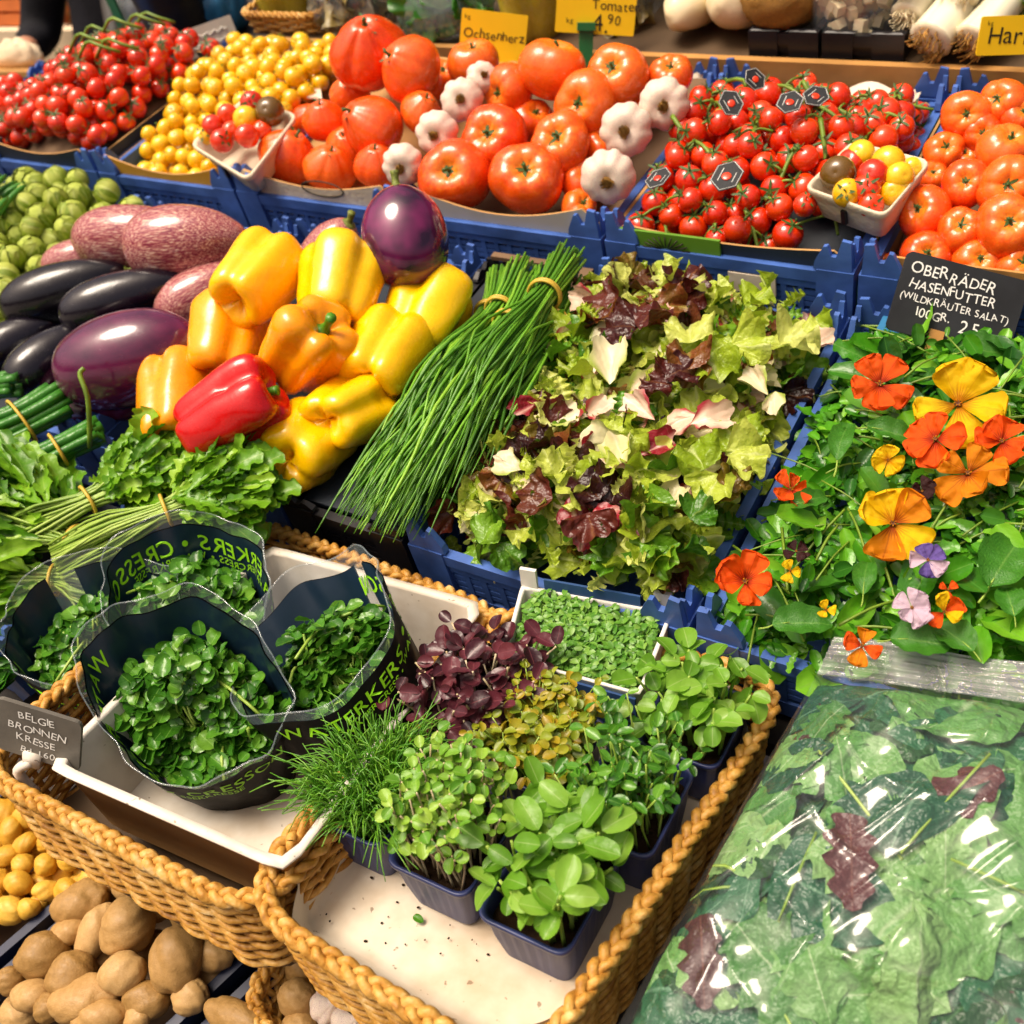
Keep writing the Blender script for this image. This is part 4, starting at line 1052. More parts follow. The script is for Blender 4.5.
# ------------------------------------------------------------------ chives
ct = crate(-.226, -.010, .0, .60, .002, .125, 'narrow black plastic tray under the chives', mat='black', group=None, lug=.015, step=.03)
mb = MB()
for A, B in (((-.227, .575), (-.009, .604)),): mb.box((A[0]+.02, A[1]+.012, .0225), (B[0]-.06, B[1]-.004, .030))
mb.box((-.05, .52, .0225), (-.012, .594, .030)); part('worn_rim', mb, M['papergrey'], ct, smooth=False)
mb = MB(); mb.box((-.2, .02, .0), (-.03, .56, .006)); solid('liner_shade_sheet', 'dark liner sheet under the chives', 'liner', mb, M['carddark'], (-.12, .3, .0), smooth=False)
def chives(top, band, tip, n3, cnt, label, spread=.05, seed=0, rb=.015):
    spread *= .65; R = random.Random(seed); A, B, C_ = at(*top, n3[0]), at(*band, n3[1]), at(*tip, n3[2])
    root = thing('chive_bundle', label, 'chives', 'tied chive bundles', loc=tuple(B)); mb = MB(); me = MB()
    ax = (B-A).normalized(); e1 = ax.cross(Vector((0, 0, 1))).normalized(); e2 = e1.cross(ax)
    for i in range(cnt):
        a = R.uniform(0, 2*PI); q = math.sqrt(R.random()); o = e1*math.cos(a)*q+e2*math.sin(a)*q
        st = A-ax*R.uniform(-.012, .025)+o*(rb+.01); bd = B+o*rb
        le = R.uniform(.62, 1.06)
        tp = B+(C_-B)*le+e1*R.gauss(0, spread)+Vector((0, 0, R.gauss(.012, .016)))
        mid = bd+(tp-bd)*.5+e1*R.gauss(0, spread*.25)+Vector((0, 0, R.uniform(.0, .03)))+o*.018
        q3 = bd+(tp-bd)*.8+e1*R.gauss(0, spread*.2)+Vector((0, 0, R.uniform(.0, .018)))
        w = R.uniform(.0017, .0028)
        mb.tube(catmull([st, bd, mid, q3, tp], 14), np.array([1]*9+[.95, .85, .7, .5, .2])*w, 5)
    part('stalks', mb, M['chive'], root, kind='stuff')
    mb = MB(); rr = rb*1.22+.003
    for k in (0, .005):
        ring = [B+ax*k+e1*math.cos(a)*rr+e2*math.sin(a)*rr for a in np.linspace(0, 2*PI, 25)]; mb.tube(ring, .0026, 5, cap=False)
    part('rubber_band', mb, M['rubber'], root)
chives((500, 282), (489, 312), (368, 512), (.05, .06, .045), 116, 'tied chives lying along the pepper crate edge', .03, 1)
chives((520, 272), (500, 308), (366, 520), (.075, .085, .05), 116, 'tied chives with the band nearest the violet eggplant', .035, 2)
chives((528, 288), (508, 322), (380, 530), (.085, .095, .06), 123, 'tied chives on top in the middle of the tray', .035, 3)
chives((545, 278), (530, 314), (405, 528), (.06, .07, .05), 101, 'tied chives mostly covered by the thick bundle', .03, 4)
chives((566, 262), (545, 294), (420, 500), (.085, .10, .07), 116, 'thick bundle of broad chives standing highest at the tray back', .028, 5, .018)
chives((570, 292), (556, 322), (470, 480), (.05, .06, .05), 87, 'short chive bundle beside the salad crate', .022, 6)

# ------------------------------------------------------------------ mixed salad
def frill(L, W, seed, ruff=.2, cup=.3, span=2.6, k=7):
    """a torn lettuce piece: a fan whose outer edge is ruffled in two sizes"""
    R = random.Random(seed); nr, nf = 9, 56
    r = np.linspace(0, 1, nr)**.8; f = np.linspace(-.5, .5, nf); T, Fv = np.meshgrid(r, f, indexing='ij')
    ph = Fv*span; ed = 1+.05*np.sin(Fv*13+seed)+.03*np.sin(Fv*41+2*seed)-.45*np.abs(2*Fv)**4
    rr = T*ed
    x = rr*np.cos(ph)*L; y = rr*np.sin(ph)*W
    a = ruff*(.6*np.sin(Fv*span*k*.8+seed)*T**2+.42*np.sin(Fv*span*k*1.9+2*seed)*T**4)
    z = L*(a+cup*(rr*np.sin(ph))**2-R.uniform(.0, .5)*(T*np.cos(ph))**2+.5*cup*T)
    x = x+L*.05*np.sin(Fv*span*k*1.9+2*seed+1.5)*T**4; y = y+L*.05*np.cos(Fv*span*k*1.9+seed)*T**4
    V = np.stack([x, y, z], -1); V += (L*.05*wob(V/L, 4, seed)+L*.02*wob(V/L, 10, seed+2))[..., None]
    lp = np.stack([T, Fv*2*(.15+.85*(1-T*.3)), 0*T], -1)
    return V.reshape(-1, 3), gridF(nr, nf), lp.reshape(-1, 3)
def scatter(mb, tmpl, P, up, yaw, sc, mi=0, roll=0.0):
    mb.add(tmpl[0], tmpl[1], mi, frame(up, yaw, P, sc) @ RX(roll), tmpl[2])
def mound_sal(u, s):
    e = min(u-.0, .402-u, s+.0, .603-s)
    return .015+.075*min(1, max(0, e)/.10)+.02*math.sin(9*u+5)*math.cos(8*s)
fr = [frill(1, rnd.uniform(.8, 1.2), i, rnd.uniform(.22, .4), rnd.uniform(.1, .5), rnd.uniform(1.8, 3.2), rnd.uniform(5, 8)) for i in range(14)]
plain = [frill(1, rnd.uniform(.6, .9), 40+i, .12, rnd.uniform(.2, .5), 1.9, 4) for i in range(7)]
frisee = [leaf(1, .55, 34, 7, .8, .3, .25, rnd.uniform(.1, .6), .4, 5, 8, i) for i in range(5)]
mats = [M[k] for k in ('lime', 'midlettuce', 'redlettuce', 'redgreen', 'cream_leaf', 'pinkcream', 'radicchio')]
mb = MB()
for lay_ in range(2):
    for i in range(600):
        u, s = rnd.uniform(.028, .37), rnd.uniform(.04, .565)
        P = Vector((u, s, mound_sal(u, s)-.045+.035*lay_+rnd.uniform(-.01, .012)))
        k = rnd.choices(range(7), (64, 18, 4, 5, 8, 4, 3))[0]
        if (u < .12 and s > .46) or (math.hypot(u-.10, s-.16) < .06): k = rnd.choices(range(7), (30, 12, 30, 16, 4, 4, 4))[0]
        t_ = rnd.choice(plain) if k in (4, 5, 6) else rnd.choice(frisee) if (k < 2 and rnd.random() < .45) else rnd.choice(fr)
        sz = rnd.uniform(.028, .052)
        if k in (4, 5): sz *= 1.15
        scatter(mb, t_, P, Vector((rnd.gauss(0, .55), rnd.gauss(-.2, .5), 1)), rnd.random()*6.3, sz, k, rnd.gauss(0, .5))
# the pieces one notices in the heap
for px, py, n, sz, k, yaw, lean in ((610, 385, .10, .13, 4, 1.9, (0, -.3)), (540, 425, .09, .11, 4, .6, (.2, -.3)), (520, 470, .085, .07, 4, 1.2, (.1, -.5)), (690, 425, .11, .105, 5, .5, (0, -.2)), (655, 420, .10, .10, 5, 2.8, (0, -.3)),
                                    (725, 455, .10, .11, 0, .3, (0, -.2)), (705, 470, .10, .10, 0, 2.4, (.2, -.3)), (570, 490, .10, .10, 2, .4, (.1, -.3)), (600, 500, .10, .10, 2, 2.4, (-.1, -.2)), (565, 465, .09, .09, 2, 1.4, (0, -.4)),
                                    (625, 470, .11, .10, 4, 2.2, (0, -.3)), (640, 455, .11, .09, 6, .8, (.1, -.2)), (590, 530, .08, .08, 6, 1.0, (0, -.4)), (665, 380, .12, .10, 2, .9, (0, -.2)), (690, 370, .12, .10, 3, 2.0, (.1, -.2)), (640, 330, .12, .12, 2, 1.5, (-.3, -.1)),
                                    (620, 310, .10, .12, 2, 2.2, (-.3, -.4)), (655, 305, .10, .10, 3, .2, (.2, -.4)), (690, 300, .09, .12, 2, 2.7, (.1, -.5)), (730, 345, .10, .12, 0, 0, (0, -.2)), (780, 345, .08, .12, 0, 1, (.2, -.2)), (690, 345, .12, .12, 0, 2, (0, -.1)), (768, 395, .08, .09, 4, 2.6, (.1, -.2)), (480, 545, .05, .09, 1, .2, (-.2, -.5)), (728, 492, .09, .08, 3, 1.5, (.3, -.2)), (690, 520, .09, .075, 1, 1.1, (.1, -.3)), (640, 540, .08, .08, 1, .4, (0, -.4))):
    P = at(px, py, n); scatter(mb, rnd.choice(plain if k in (4, 5, 6) else fr), P, Vector((*lean, 1)), yaw, sz*(.54 if k in (4, 5, 6) else .46), k)
    scatter(mb, rnd.choice(plain if k in (4, 5, 6) else fr), P+Vector((rnd.uniform(-.025, .025), rnd.uniform(-.02, .03), -.006)), Vector((-lean[0], lean[1], 1)), yaw+rnd.uniform(1, 4), sz*.42, k)
solid('salad_leaves', 'loose mixed salad of lime, dark red and cream lettuce leaves in the blue crate', 'salad', mb, mats, (.2, .3, 0), kind='stuff')

# ------------------------------------------------------------------ wild herb salad
def mound_herb(u, s):
    e = min(u-.412, .9-u, s+.0, .603-s); return .0+.055*min(1, max(0, e)/.09)+.012*math.sin(14*u)*math.cos(11*s)
ov = [leaf(1, rnd.uniform(.45, .7), 8, 5, .8, .5, .25, rnd.uniform(-.1, .5), .06, 3, 0, i, .0) for i in range(6)]
rk = [leaf(1, .42, 16, 5, .5, .5, .15, rnd.uniform(0, .5), .12, 3, 4, i) for i in range(4)]
mb = MB()
for i in range(3900):
    u, s = rnd.uniform(.432, .92), rnd.uniform(.01, .59)
    P = Vector((u, s, mound_herb(u, s)-.03+rnd.uniform(-.012, .03)))
    big = rnd.random() < .08
    scatter(mb, rnd.choice(rk if rnd.random() < .25 else ov), P, Vector((rnd.gauss(0, .6), rnd.gauss(-.25, .55), 1)), rnd.random()*6.3, rnd.uniform(.045, .07) if big else rnd.uniform(.014, .035), 0 if rnd.random() < .65 else 1)
for i in range(120):
    u, s = rnd.uniform(.44, .90), rnd.uniform(0, .59); P = Vector((u, s, mound_herb(u, s)+rnd.uniform(-.01, .012))); a = rnd.uniform(0, 6.3); L = rnd.uniform(.02, .06)
    d = Vector((math.cos(a), math.sin(a), rnd.uniform(-.1, .25)))*L; mb.tube(catmull([P-d, P+Vector((0, 0, .006)), P+d], 7), rnd.uniform(.0011, .002), 4, 2)
solid('wild_herbs', 'loose dark green wild herb leaves filling the crate under the flowers', 'herbs', mb, [M['herbmix'], M['rocket'], M['stemgreen']], (.6, .3, 0), kind='stuff')
BIG = [(842, 437, 95, .075, 1.75, .38, 'long dark leaf with short stem beside the salad crate rim'), (893, 432, 75, .07, .2, .5, 'dark green leaf lying behind the small yellow viola'), (808, 500, 70, .075, .9, .45, 'upturned pale green leaf beside the half hidden orange blossom'), (1005, 560, 110, .08, 1.4, .7, 'broad round leaf at the picture edge above the bag'),
       (802, 622, 85, .06, .5, .6, 'ribbed dark leaf low at the crate front corner'), (955, 636, 70, .07, 2.6, .7, 'rounded leaf just above the seal of the salad bag'), (865, 575, 70, .075, 1.8, .5, 'oval leaf between the golden blossom and the small yellow petals'), (920, 640, 80, .07, .3, .8, 'round green leaf below the mauve viola'), (1010, 600, 60, .08, 2.0, .7, 'round glossy leaf right of the purple viola'),
       (905, 345, 60, .05, 1.2, .8, 'round dark leaf leaning on the foot of the chalk sign'), (985, 350, 60, .06, .4, .8, 'round leaf in front of the chalk sign price')]
for i, (px, py, w, n, yaw, ratio, lb) in enumerate(BIG):
    P = at(px, py, n); L = w*mpp(P)*.68; V, F, lp = leaf(1, ratio, 14, 9, 1.0, .5, .3, .35, .08, 3, 0, i); V[:, 2] += .05*wob(V, 4, i)
    V[:, 0] -= .5; V[:, 2] += .07; root = thing('salad_leaf', lb, 'leaf', 'large single leaves on the herb salad', M=frame(Vector((rnd.gauss(0, .15), -.15, 1)), yaw, P, L))
    part('blade', MB().add(V, F, 0, None, lp), M['bigleaf'], root, False)
    mb = MB(); mb.tube(catmull([(-.75, .02, -.03), (-.6, 0, .0), (-.46, 0, .06), (-.2, 0, .062)], 8), [.018, .018, .017, .016, .014, .012, .01, .006], 5); part('leaf_stem', mb, M['palestem'], root, False)

def petal(W, cup, seed, L=1.0):
    """a rounded petal on a narrow claw, softly crumpled"""
    V, F, lp = leaf(L, W, 18, 15, .32, 1.05, cup, .12, 0, 2, 0, seed)
    t, y = lp[:, 0], lp[:, 1]
    V[:, 2] += .08*np.sin(y*5+seed)*t**2+.09*wob(V, 5, seed)*t+.035*wob(V, 14, seed)*t+.10*t; V[:, 0] += .05*np.sin(y*8+seed)*t**3
    V[:, 2] -= .28*np.clip(t-.6, 0, 1)**1.5*(1 if seed % 2 else -.4)
    return V, F, lp
petals = {}
def flower(px, py, w, n, kinds, label, name='nasturtium_flower', spin=0.0, lean=(0, -.35), cnt=5, spread=1.0):
    P = at(px, py, n); r = w/2*mpp(P)*.88
    root = thing(name, label, 'flower', 'edible flowers on the herb salad', M=frame(look(P, *lean), spin, P, r))
    vio = name == 'viola_flower'
    for i in range(cnt):
        k = kinds[i % len(kinds)]; q = rnd.randrange(4); key = (k, q, vio)
        if key not in petals:
            V, F, lp = petal([1.0, 1.12, .92, 1.05][q] if not vio else [1.15, 1.05, 1.2, 1.1][q], [.15, .3, -.1, .2][q], q*3+1); petals[key] = MB().add(V, F, 0, None, lp).mesh('petal', M[k])
        # two upper petals close together, three lower ones spread
        a = (i-.5*(cnt-1))*2*PI/cnt*(1 if cnt < 5 else [1.04, .94, 1, .94, 1.04][i]) + rnd.uniform(-.16, .16)
        part('petal', petals[key], None, root, M=RZ(a) @ TR(.02, 0, .025*(i % 2)+.012*i) @ RX(rnd.uniform(-.35, .35)) @ RY(-.2+rnd.uniform(-.4, .25)) @ Matrix.Scale(rnd.uniform(.82, 1.08), 4))
    V, F, lp = lathe([(0, -.12), (.05, -.06), (.09, .02), (.075, .09), (0, .06)], 7, 10); V[:, 2] += .05; part('throat', MB().add(V, F), M['disc'], root, False)
    mb = MB()
    for i in range(7): mb.tube([(0, 0, .05), (.06*math.cos(i), .06*math.sin(i), .16), (.1*math.cos(i), .1*math.sin(i), .2)], .014, 4)
    part('stamens', mb, M['nastY'], root, False)
    mb = MB(); mb.tube(catmull([(0, 0, -.05), (.1, .1, -.3), (.4, .3, -.4)], 8), .035, 5); part('flower_stalk', mb, M['stemgreen'], root, False)
flower(880, 385, 66, .085, ['nastO'], 'orange nasturtium flower nearest to the foot of the chalk sign', spin=.5)
flower(936, 440, 64, .10, ['nastO'], 'orange nasturtium overlapping the big yellow one', spin=.2, lean=(-.2, -.4))
flower(1002, 442, 60, .095, ['nastO'], 'orange nasturtium at the picture edge beside the amber one', spin=1.0)
flower(968, 474, 74, .085, ['nastA'], 'amber nasturtium with darker veins below the two orange ones', spin=.4)
flower(958, 405, 92, .095, ['nastY'], 'biggest bright yellow nasturtium behind the orange ones', spin=.8)
flower(893, 524, 84, .09, ['nastY', 'nastA', 'nastY'], 'golden yellow nasturtium in the middle of the herb crate', spin=.3, lean=(0, -.2))
flower(888, 460, 36, .09, ['nastY'], 'small yellow viola with dark face above the golden blossom', 'viola_flower', .9, (0, -.1))
flower(790, 490, 44, .08, ['nastO'], 'orange nasturtium half covered by a pale leaf near the crate rim', spin=.1, lean=(.5, -.4))
flower(745, 582, 68, .085, ['nastO'], 'orange-red nasturtium at the crate corner next to the cress trays', spin=.6, lean=(0, -.2))
flower(790, 571, 24, .085, ['nastY'], 'small yellow petals beside the corner nasturtium', 'viola_flower', .2, (.2, -.2), 3)
flower(796, 552, 28, .08, ['violaD'], 'dark maroon viola lying behind the small yellow petals', 'viola_flower', .2, (0, -.5), 4)
flower(928, 560, 42, .10, ['violaW', 'violaP', 'violaP'], 'white and purple viola under the golden blossom', 'viola_flower', .4, (0, -.1))
flower(912, 608, 44, .095, ['violaW'], 'pale mauve viola below the purple one', 'viola_flower', 1.2, (0, -.2))
flower(826, 610, 24, .085, ['nastY'], 'single small yellow blossom on the ribbed dark leaf', 'viola_flower', .3, (.1, -.1), 3)
flower(862, 646, 44, .08, ['nastA', 'nastO'], 'orange and amber blossom just above the bag seal', spin=.7, lean=(0, -.3), cnt=4)
flower(944, 612, 44, .09, ['nastO', 'nastY'], 'orange and yellow blossom right of the mauve viola', spin=.2, lean=(.2, -.2), cnt=4)
flower(922, 492, 30, .075, ['violaD'], 'dark maroon viola above the golden blossom', 'viola_flower', .6, (0, -.4), 4)
flower(948, 590, 24, .085, ['nastO'], 'tiny red-orange petals below the purple viola', spin=.9, lean=(.2, -.3), cnt=3)

# the chalk sign
C0 = at_s(938, 322, .612); k = mpp(C0); ex = RB*math.cos(.255)-UB*math.sin(.255); ey = UB*math.cos(.255)+RB*math.sin(.255)
sg = board('chalk_sign', 'black chalk sign with white handwriting standing behind the herb flowers', 'sign', C0-DB*.06+UP*.012, ex, ey-DB*.12, 120*k, 76*k, 'slate',
      [(-.88, .50, 14.5*k, 'OBERRÄDER'), (-.84, .14, 13*k, 'HASENFUTTER'), (-.93, -.16, 9.6*k, '(WILDKRÄUTER SALAT)'), (-.6, -.50, 12*k, '100GR.'), (.12, -.66, 17*k, '2.50')], 'chalk', jit=1.0, round_=.05)
mb = MB(); mb.box((-20*k, -62*k, .002), (-6*k, -28*k, .008)); part('wooden_peg', mb, M['wood'], sg, False, smooth=False)
# ------------------------------------------------------------------ tied greens at the left
crate(-1.10, -.47, -.37, -.045, -.02, .14, 'blue crate under the tied parsley and scallions', lug=.03)
mb = MB(); mb.box((-1.08, -.35, -.05), (-.49, -.07, -.04)); solid('liner_shade_sheet', 'dark liner sheet under the tied greens', 'liner', mb, M['carddark'], (-.8, -.2, -.05), smooth=False)
nar = [leaf(1, .42, 14, 5, .7, .6, .3, rnd.uniform(0, .4), .12, 3, 2, i) for i in range(4)]
def greens(A, B, C_, cnt, label, leafm='parsley', size=.045, wid=.06, seed=0, tmpl=None, stems=70, flat_=.7):
    R = random.Random(seed); A, B, C_ = at(*A), at(*B), at(*C_)
    root = thing('parsley_bundle', label, 'greens', 'tied bundles of leafy greens', loc=tuple(B))
    ax = (C_-B).normalized(); e1 = ax.cross(Vector((0, 0, 1))).normalized(); e2 = e1.cross(ax)
    mb = MB()
    for i in range(stems):
        a = R.uniform(0, 6.3); q = math.sqrt(R.random()); o = e1*math.cos(a)*q+e2*math.sin(a)*q*flat_
        st = A+o*.03+e1*R.gauss(0, .012); tp = B+(C_-B)*R.uniform(.3, .9)+o*wid*.8
        mb.tube(catmull([st, (st+B)/2+o*.02+Vector((0, 0, R.uniform(-.003, .008))), B+o*.017, tp], 9), R.uniform(.0015, .0028), 4)
    part('stems', mb, M['palestem'], root, kind='stuff')
    mb = MB(); T = tmpl or [leaf(1, .75, 14, 7, .5, .6, .2, R.uniform(0, .5), .12, 3, 3, i) for i in range(2)]+nar[:2]
    for i in range(cnt):
        t = R.random()**.8; a = R.uniform(-.5, PI+.5); q = math.sqrt(R.uniform(.2, 1)); w = wid*(.35+.75*math.sin(min(1, t*.9+.12)*PI*.75))
        P = B+(C_-B)*(.1+t*.95)+(e1*math.cos(a)+e2*math.sin(a)*flat_)*q*w
        d = (ax*1.0+e1*math.cos(a)*.6+e2*R.uniform(-.3, .6)+Vector((R.gauss(0, .3), R.gauss(0, .3), R.gauss(0, .3)))).normalized()
        up = (e1*math.cos(a)*.5+e2*(.9)+Vector((R.gauss(0, .35), R.gauss(0, .35), .3)))
        y = up.cross(d).normalized(); z = d.cross(y); s = size*R.uniform(.6, 1.25)
        tt = R.choice(T); mb.add(tt[0]*s, tt[1], 0, basis(d, y, z, P), tt[2])
    part('leaves', mb, M[leafm], root, kind='stuff')
    mb = MB(); ring = [B+e1*math.cos(a)*.024+e2*math.sin(a)*.024*(flat_+.15) for a in np.linspace(0, 2*PI, 25)]; mb.tube(ring, .0028, 5, cap=False); part('rubber_band', mb, M['rubber'], root)
greens((55, 560, .03), (166, 510, .075), (250, 478, .06), 330, 'tied leafy parsley with loose yellow band right behind the back cress bag', seed=1, wid=.062)
greens((-10, 545, .03), (88, 500, .065), (172, 458, .045), 280, 'tied parsley lying between the scallions and the front parsley', seed=2, wid=.05, size=.05)
greens((120, 560, .0), (75, 540, .03), (-40, 505, .05), 330, 'dark leafy greens cut off by the picture edge under the parsley', 'parsley', .075, .09, 3, nar)
greens((110, 590, -.02), (55, 580, .0), (-40, 585, .02), 170, 'lower leafy greens behind the far cress bag', 'parsley', .07, .06, 4, nar)
greens((150, 620, -.08), (70, 640, -.05), (-30, 655, -.04), 110, 'low greens beside the basket rim under the far cress bag', 'rocket', .06, .05, 5, nar)
def scallions(A, B, C_, cnt, label, r=.030, seed=0):
    R = random.Random(seed); A, B, C_ = at(*A), at(*B), at(*C_)
    root = thing('scallion_bundle', label, 'scallions', 'tied scallion bundles', loc=tuple(B)); ax = (B-A).normalized(); e1 = ax.cross(Vector((0, 0, 1))).normalized(); e2 = e1.cross(ax)
    for i in range(cnt):
        a = i*2.4; q = math.sqrt((i+.5)/cnt); o = (e1*math.cos(a)+e2*math.sin(a)*.8)*q*r
        mb = MB(); mb.tube(catmull([A+o-ax*R.uniform(-.01, .02), B+o*.9, B+(C_-B)*.5+o*1.1+Vector((0, 0, .006)), C_+o*1.5], 12), np.linspace(.0085, .0065, 12)*R.uniform(.8, 1.15), 8)
        part('scallion_stalk', mb, M['scallion'], root)
    mb = MB(); ring = [B+e1*math.cos(a)*(r+.008)+e2*math.sin(a)*(r*.8+.008) for a in np.linspace(0, 2*PI, 29)]; mb.tube(ring, .0028, 5, cap=False); part('rubber_band', mb, M['rubber'], root)
scallions((62, 400, .06), (22, 422, .065), (-90, 480, .06), 18, 'thick scallion bundle with rubber band under the black eggplants', .036, 1)
scallions((92, 433, .05), (58, 450, .055), (-60, 515, .05), 10, 'thinner scallion bundle with rubber band lying below the thick one', .022, 2)
scallions((14, 384, .06), (-10, 388, .06), (-110, 430, .06), 9, 'scallion ends cut off by the picture edge above the thick bundle', .022, 3)

# ------------------------------------------------------------------ wicker baskets
def rquad(Q, r, n):
    """closed path round a quad with rounded corners, evenly spaced"""
    Q = [Vector(q) for q in Q]; pts = []
    for i in range(4):
        A = Q[i]; e0 = (Q[i-1]-A); e1 = (Q[(i+1) % 4]-A); e0 = e0.normalized()*r; e1 = e1.normalized()*r
        for k in range(9):
            a = k/8; pts.append(A+e0*(1-a)**2+e1*a**2)
        B = Q[(i+1) % 4]; s1 = A+e1; s2 = B+(A-B).normalized()*r
        for k in range(1, 6): pts.append(s1+(s2-s1)*k/6)
    P = np.array(pts); P = np.vstack([P, P[:1]]); L = np.concatenate([[0], np.cumsum(np.linalg.norm(np.diff(P, axis=0), axis=1))])
    t = np.linspace(0, L[-1], n, endpoint=False)
    return np.stack([np.interp(t, L, P[:, k]) for k in range(3)], -1), L[-1]
def close(P): return np.vstack([P, P[:1]])
def wicker(Q, depth, label, flare=.86, corner=.07, rows=None, inner=False, group='willow baskets', rim=.0052, stakes=44, name='wicker_basket', rowr=.0043):
    Q = [Vector(q) for q in Q]; c = sum(Q, Vector())/4
    root = thing(name, label, 'basket', group, loc=(c.x, c.y, c.z-depth))
    n = 900; P, L = rquad(Q, corner, n); nz = np.array((Q[1]-Q[0]).cross(Q[3]-Q[0]).normalized()); C0_ = np.array(c)
    T = np.gradient(close(P)[:n+1], axis=0)[:n]; T /= np.linalg.norm(T, axis=1)[:, None]; O = np.cross(T, nz)
    if ((P-C0_)*O).sum() < 0: O = -O
    tt = np.arange(n)/n*2*PI; waves = round(L/.056)
    def braid(off, dz, amp, rr, nm, w, mat):
        mb = MB()
        for k in range(3):
            ph = k*2*PI/3; a = tt*w+ph
            S = P+O*(off+amp*np.sin(a))[:, None]+nz*(dz+amp*.7*np.sin(2*a))[:, None]
            mb.tube(close(S), rr*(1+.10*np.sin(close(tt[:, None])[:, 0]*37+k*2+off*90)+.08*np.sin(close(tt[:, None])[:, 0]*101+k)), 6, 0, False)
        part(nm, mb, mat, root)
    braid(0, 0, rim*1.2, rim, 'braided_rim', waves, M['wicker'])
    if inner: braid(-.021, -.004, rim*1.1, rim*.85, 'inner_braid', waves, M['wicker'])
    R = rows or int(depth/.0086); mb = MB()
    for i in range(R):
        z = -.012-(depth-.012)*i/(R-1); f = 1-(1-flare)*(i/(R-1))
        base = C0_+(P-C0_)*f+nz*z
        mb.tube(close((base+O*(-.004+.0042*np.sin(tt*stakes/2+(i % 2)*PI))[:, None])[::3]), rowr, 5, 0, False)
    part('woven_wall', mb, M['wicker'], root)
    mb = MB()
    for i in range(stakes):
        j = int((i+.5)*n/stakes); top = P[j]-O[j]*.004; bot = C0_+(P[j]-C0_)*flare-nz*depth-O[j]*.004
        mb.tube([top, (top+bot)/2, bot], .0042, 5)
    part('stakes', mb, M['wickerl'], root)
    mb = MB(); B = C0_+(P-C0_)*flare*.995-nz*(depth-.002); B = B[::15]; k = len(B)
    mb.add(np.vstack([B, B-nz*.006]), [np.array([list(range(k))]), np.array([list(range(k, 2*k))[::-1]]), np.array([(i, i+k, (i+1) % k+k, (i+1) % k) for i in range(k)])]); part('base', mb, M['brownwood'], root, smooth=False)
    return root, c, nz
MQ = [at_pl(x, y, TC) for x, y in ((238, 900), (524, 1082), (792, 684), (486, 606))]
CC = at(250, 720, .03); CQ = [at_pl(x, y, CC) for x, y in ((-28, 768), (258, 918), (512, 618), (252, 520))]
wicker(CQ, .137, 'long willow basket with pale braided rim holding the cress bags', .985, .07)
wicker(MQ, .148, 'willow basket with braided rim holding the micro herb pots', .95, .075)
def quadtray(Q, depth, label, name, cat, mat, flare=.9, lip=.008, thick=.004, corner=.02, group=None, outer=None):
    Q = [Vector(q) for q in Q]; c = np.array(sum(Q, Vector())/4); nz = np.array((Q[1]-Q[0]).cross(Q[3]-Q[0]).normalized()); n = 64
    P, L = rquad(Q, corner, n)
    def ring(f, z): return c+(P-c)*f-nz*z
    e = thick/(L/8)
    rg = [ring(1-e, depth*.5)*0+ring(flare*.98, depth-thick), ring(1-e*1.2, .004), ring(1-e, 0), ring(1+lip/(L/8), 0), ring(1+lip/(L/8), .003), ring(1, .004), ring(flare, depth)]
    V = np.vstack(rg); F = gridF(len(rg), n, False, True)
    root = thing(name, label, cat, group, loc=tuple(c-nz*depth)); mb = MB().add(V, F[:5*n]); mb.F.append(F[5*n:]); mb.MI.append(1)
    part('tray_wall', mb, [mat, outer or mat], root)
    m = n; fl = np.vstack([rg[0], rg[-1]]); part('tray_floor', MB().add(fl, [np.array([list(range(m))]), np.array([list(range(m, 2*m))[::-1]])]), mat, root, smooth=False)
    return root, c, nz
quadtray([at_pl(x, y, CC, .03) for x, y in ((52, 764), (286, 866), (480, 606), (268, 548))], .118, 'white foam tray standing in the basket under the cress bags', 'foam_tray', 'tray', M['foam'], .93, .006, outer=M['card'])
# paper sheet lining the front basket, turned up at the edges
c = sum(MQ, Vector())/4; nz = (MQ[1]-MQ[0]).cross(MQ[3]-MQ[0]).normalized(); n = 40; V = []
for i in range(n):
    for j in range(n):
        a, b = i/(n-1), j/(n-1); p = (MQ[0]*(1-a)+MQ[1]*a)*(1-b)+(MQ[3]*(1-a)+MQ[2]*a)*b
        f = .965; p = c+(p-c)*f; e = max(abs(a-.5), abs(b-.5))*2
        z = .080-.062*max(0, (e-.85)/.15)**1.2
        cr = max(0, (abs(a-.5)+abs(b-.5))*2-1.68); p = p+(c-p)*cr*.5
        V.append(p-nz*(z+.002*math.sin(14*a+3*b)+.0015*math.sin(17*b-6*a)))
V = np.array(V); F = gridF(n, n); mb = MB(); mb.add(V, F); mb.add(V-np.array(nz)*.002, F[:, ::-1])
solid('liner_sheet', 'white paper sheet lining the basket under the herb pots', 'paper', mb, M['paper'], tuple(c-nz*.09))
EX = ((MQ[1]-MQ[0]).normalized()+(MQ[2]-MQ[3]).normalized()).normalized(); EY = (MQ[2]-MQ[1]).normalized(); EY = (EY-EX*EY.dot(EX)*.8).normalized(); EZ = EX.cross(EY).normalized()

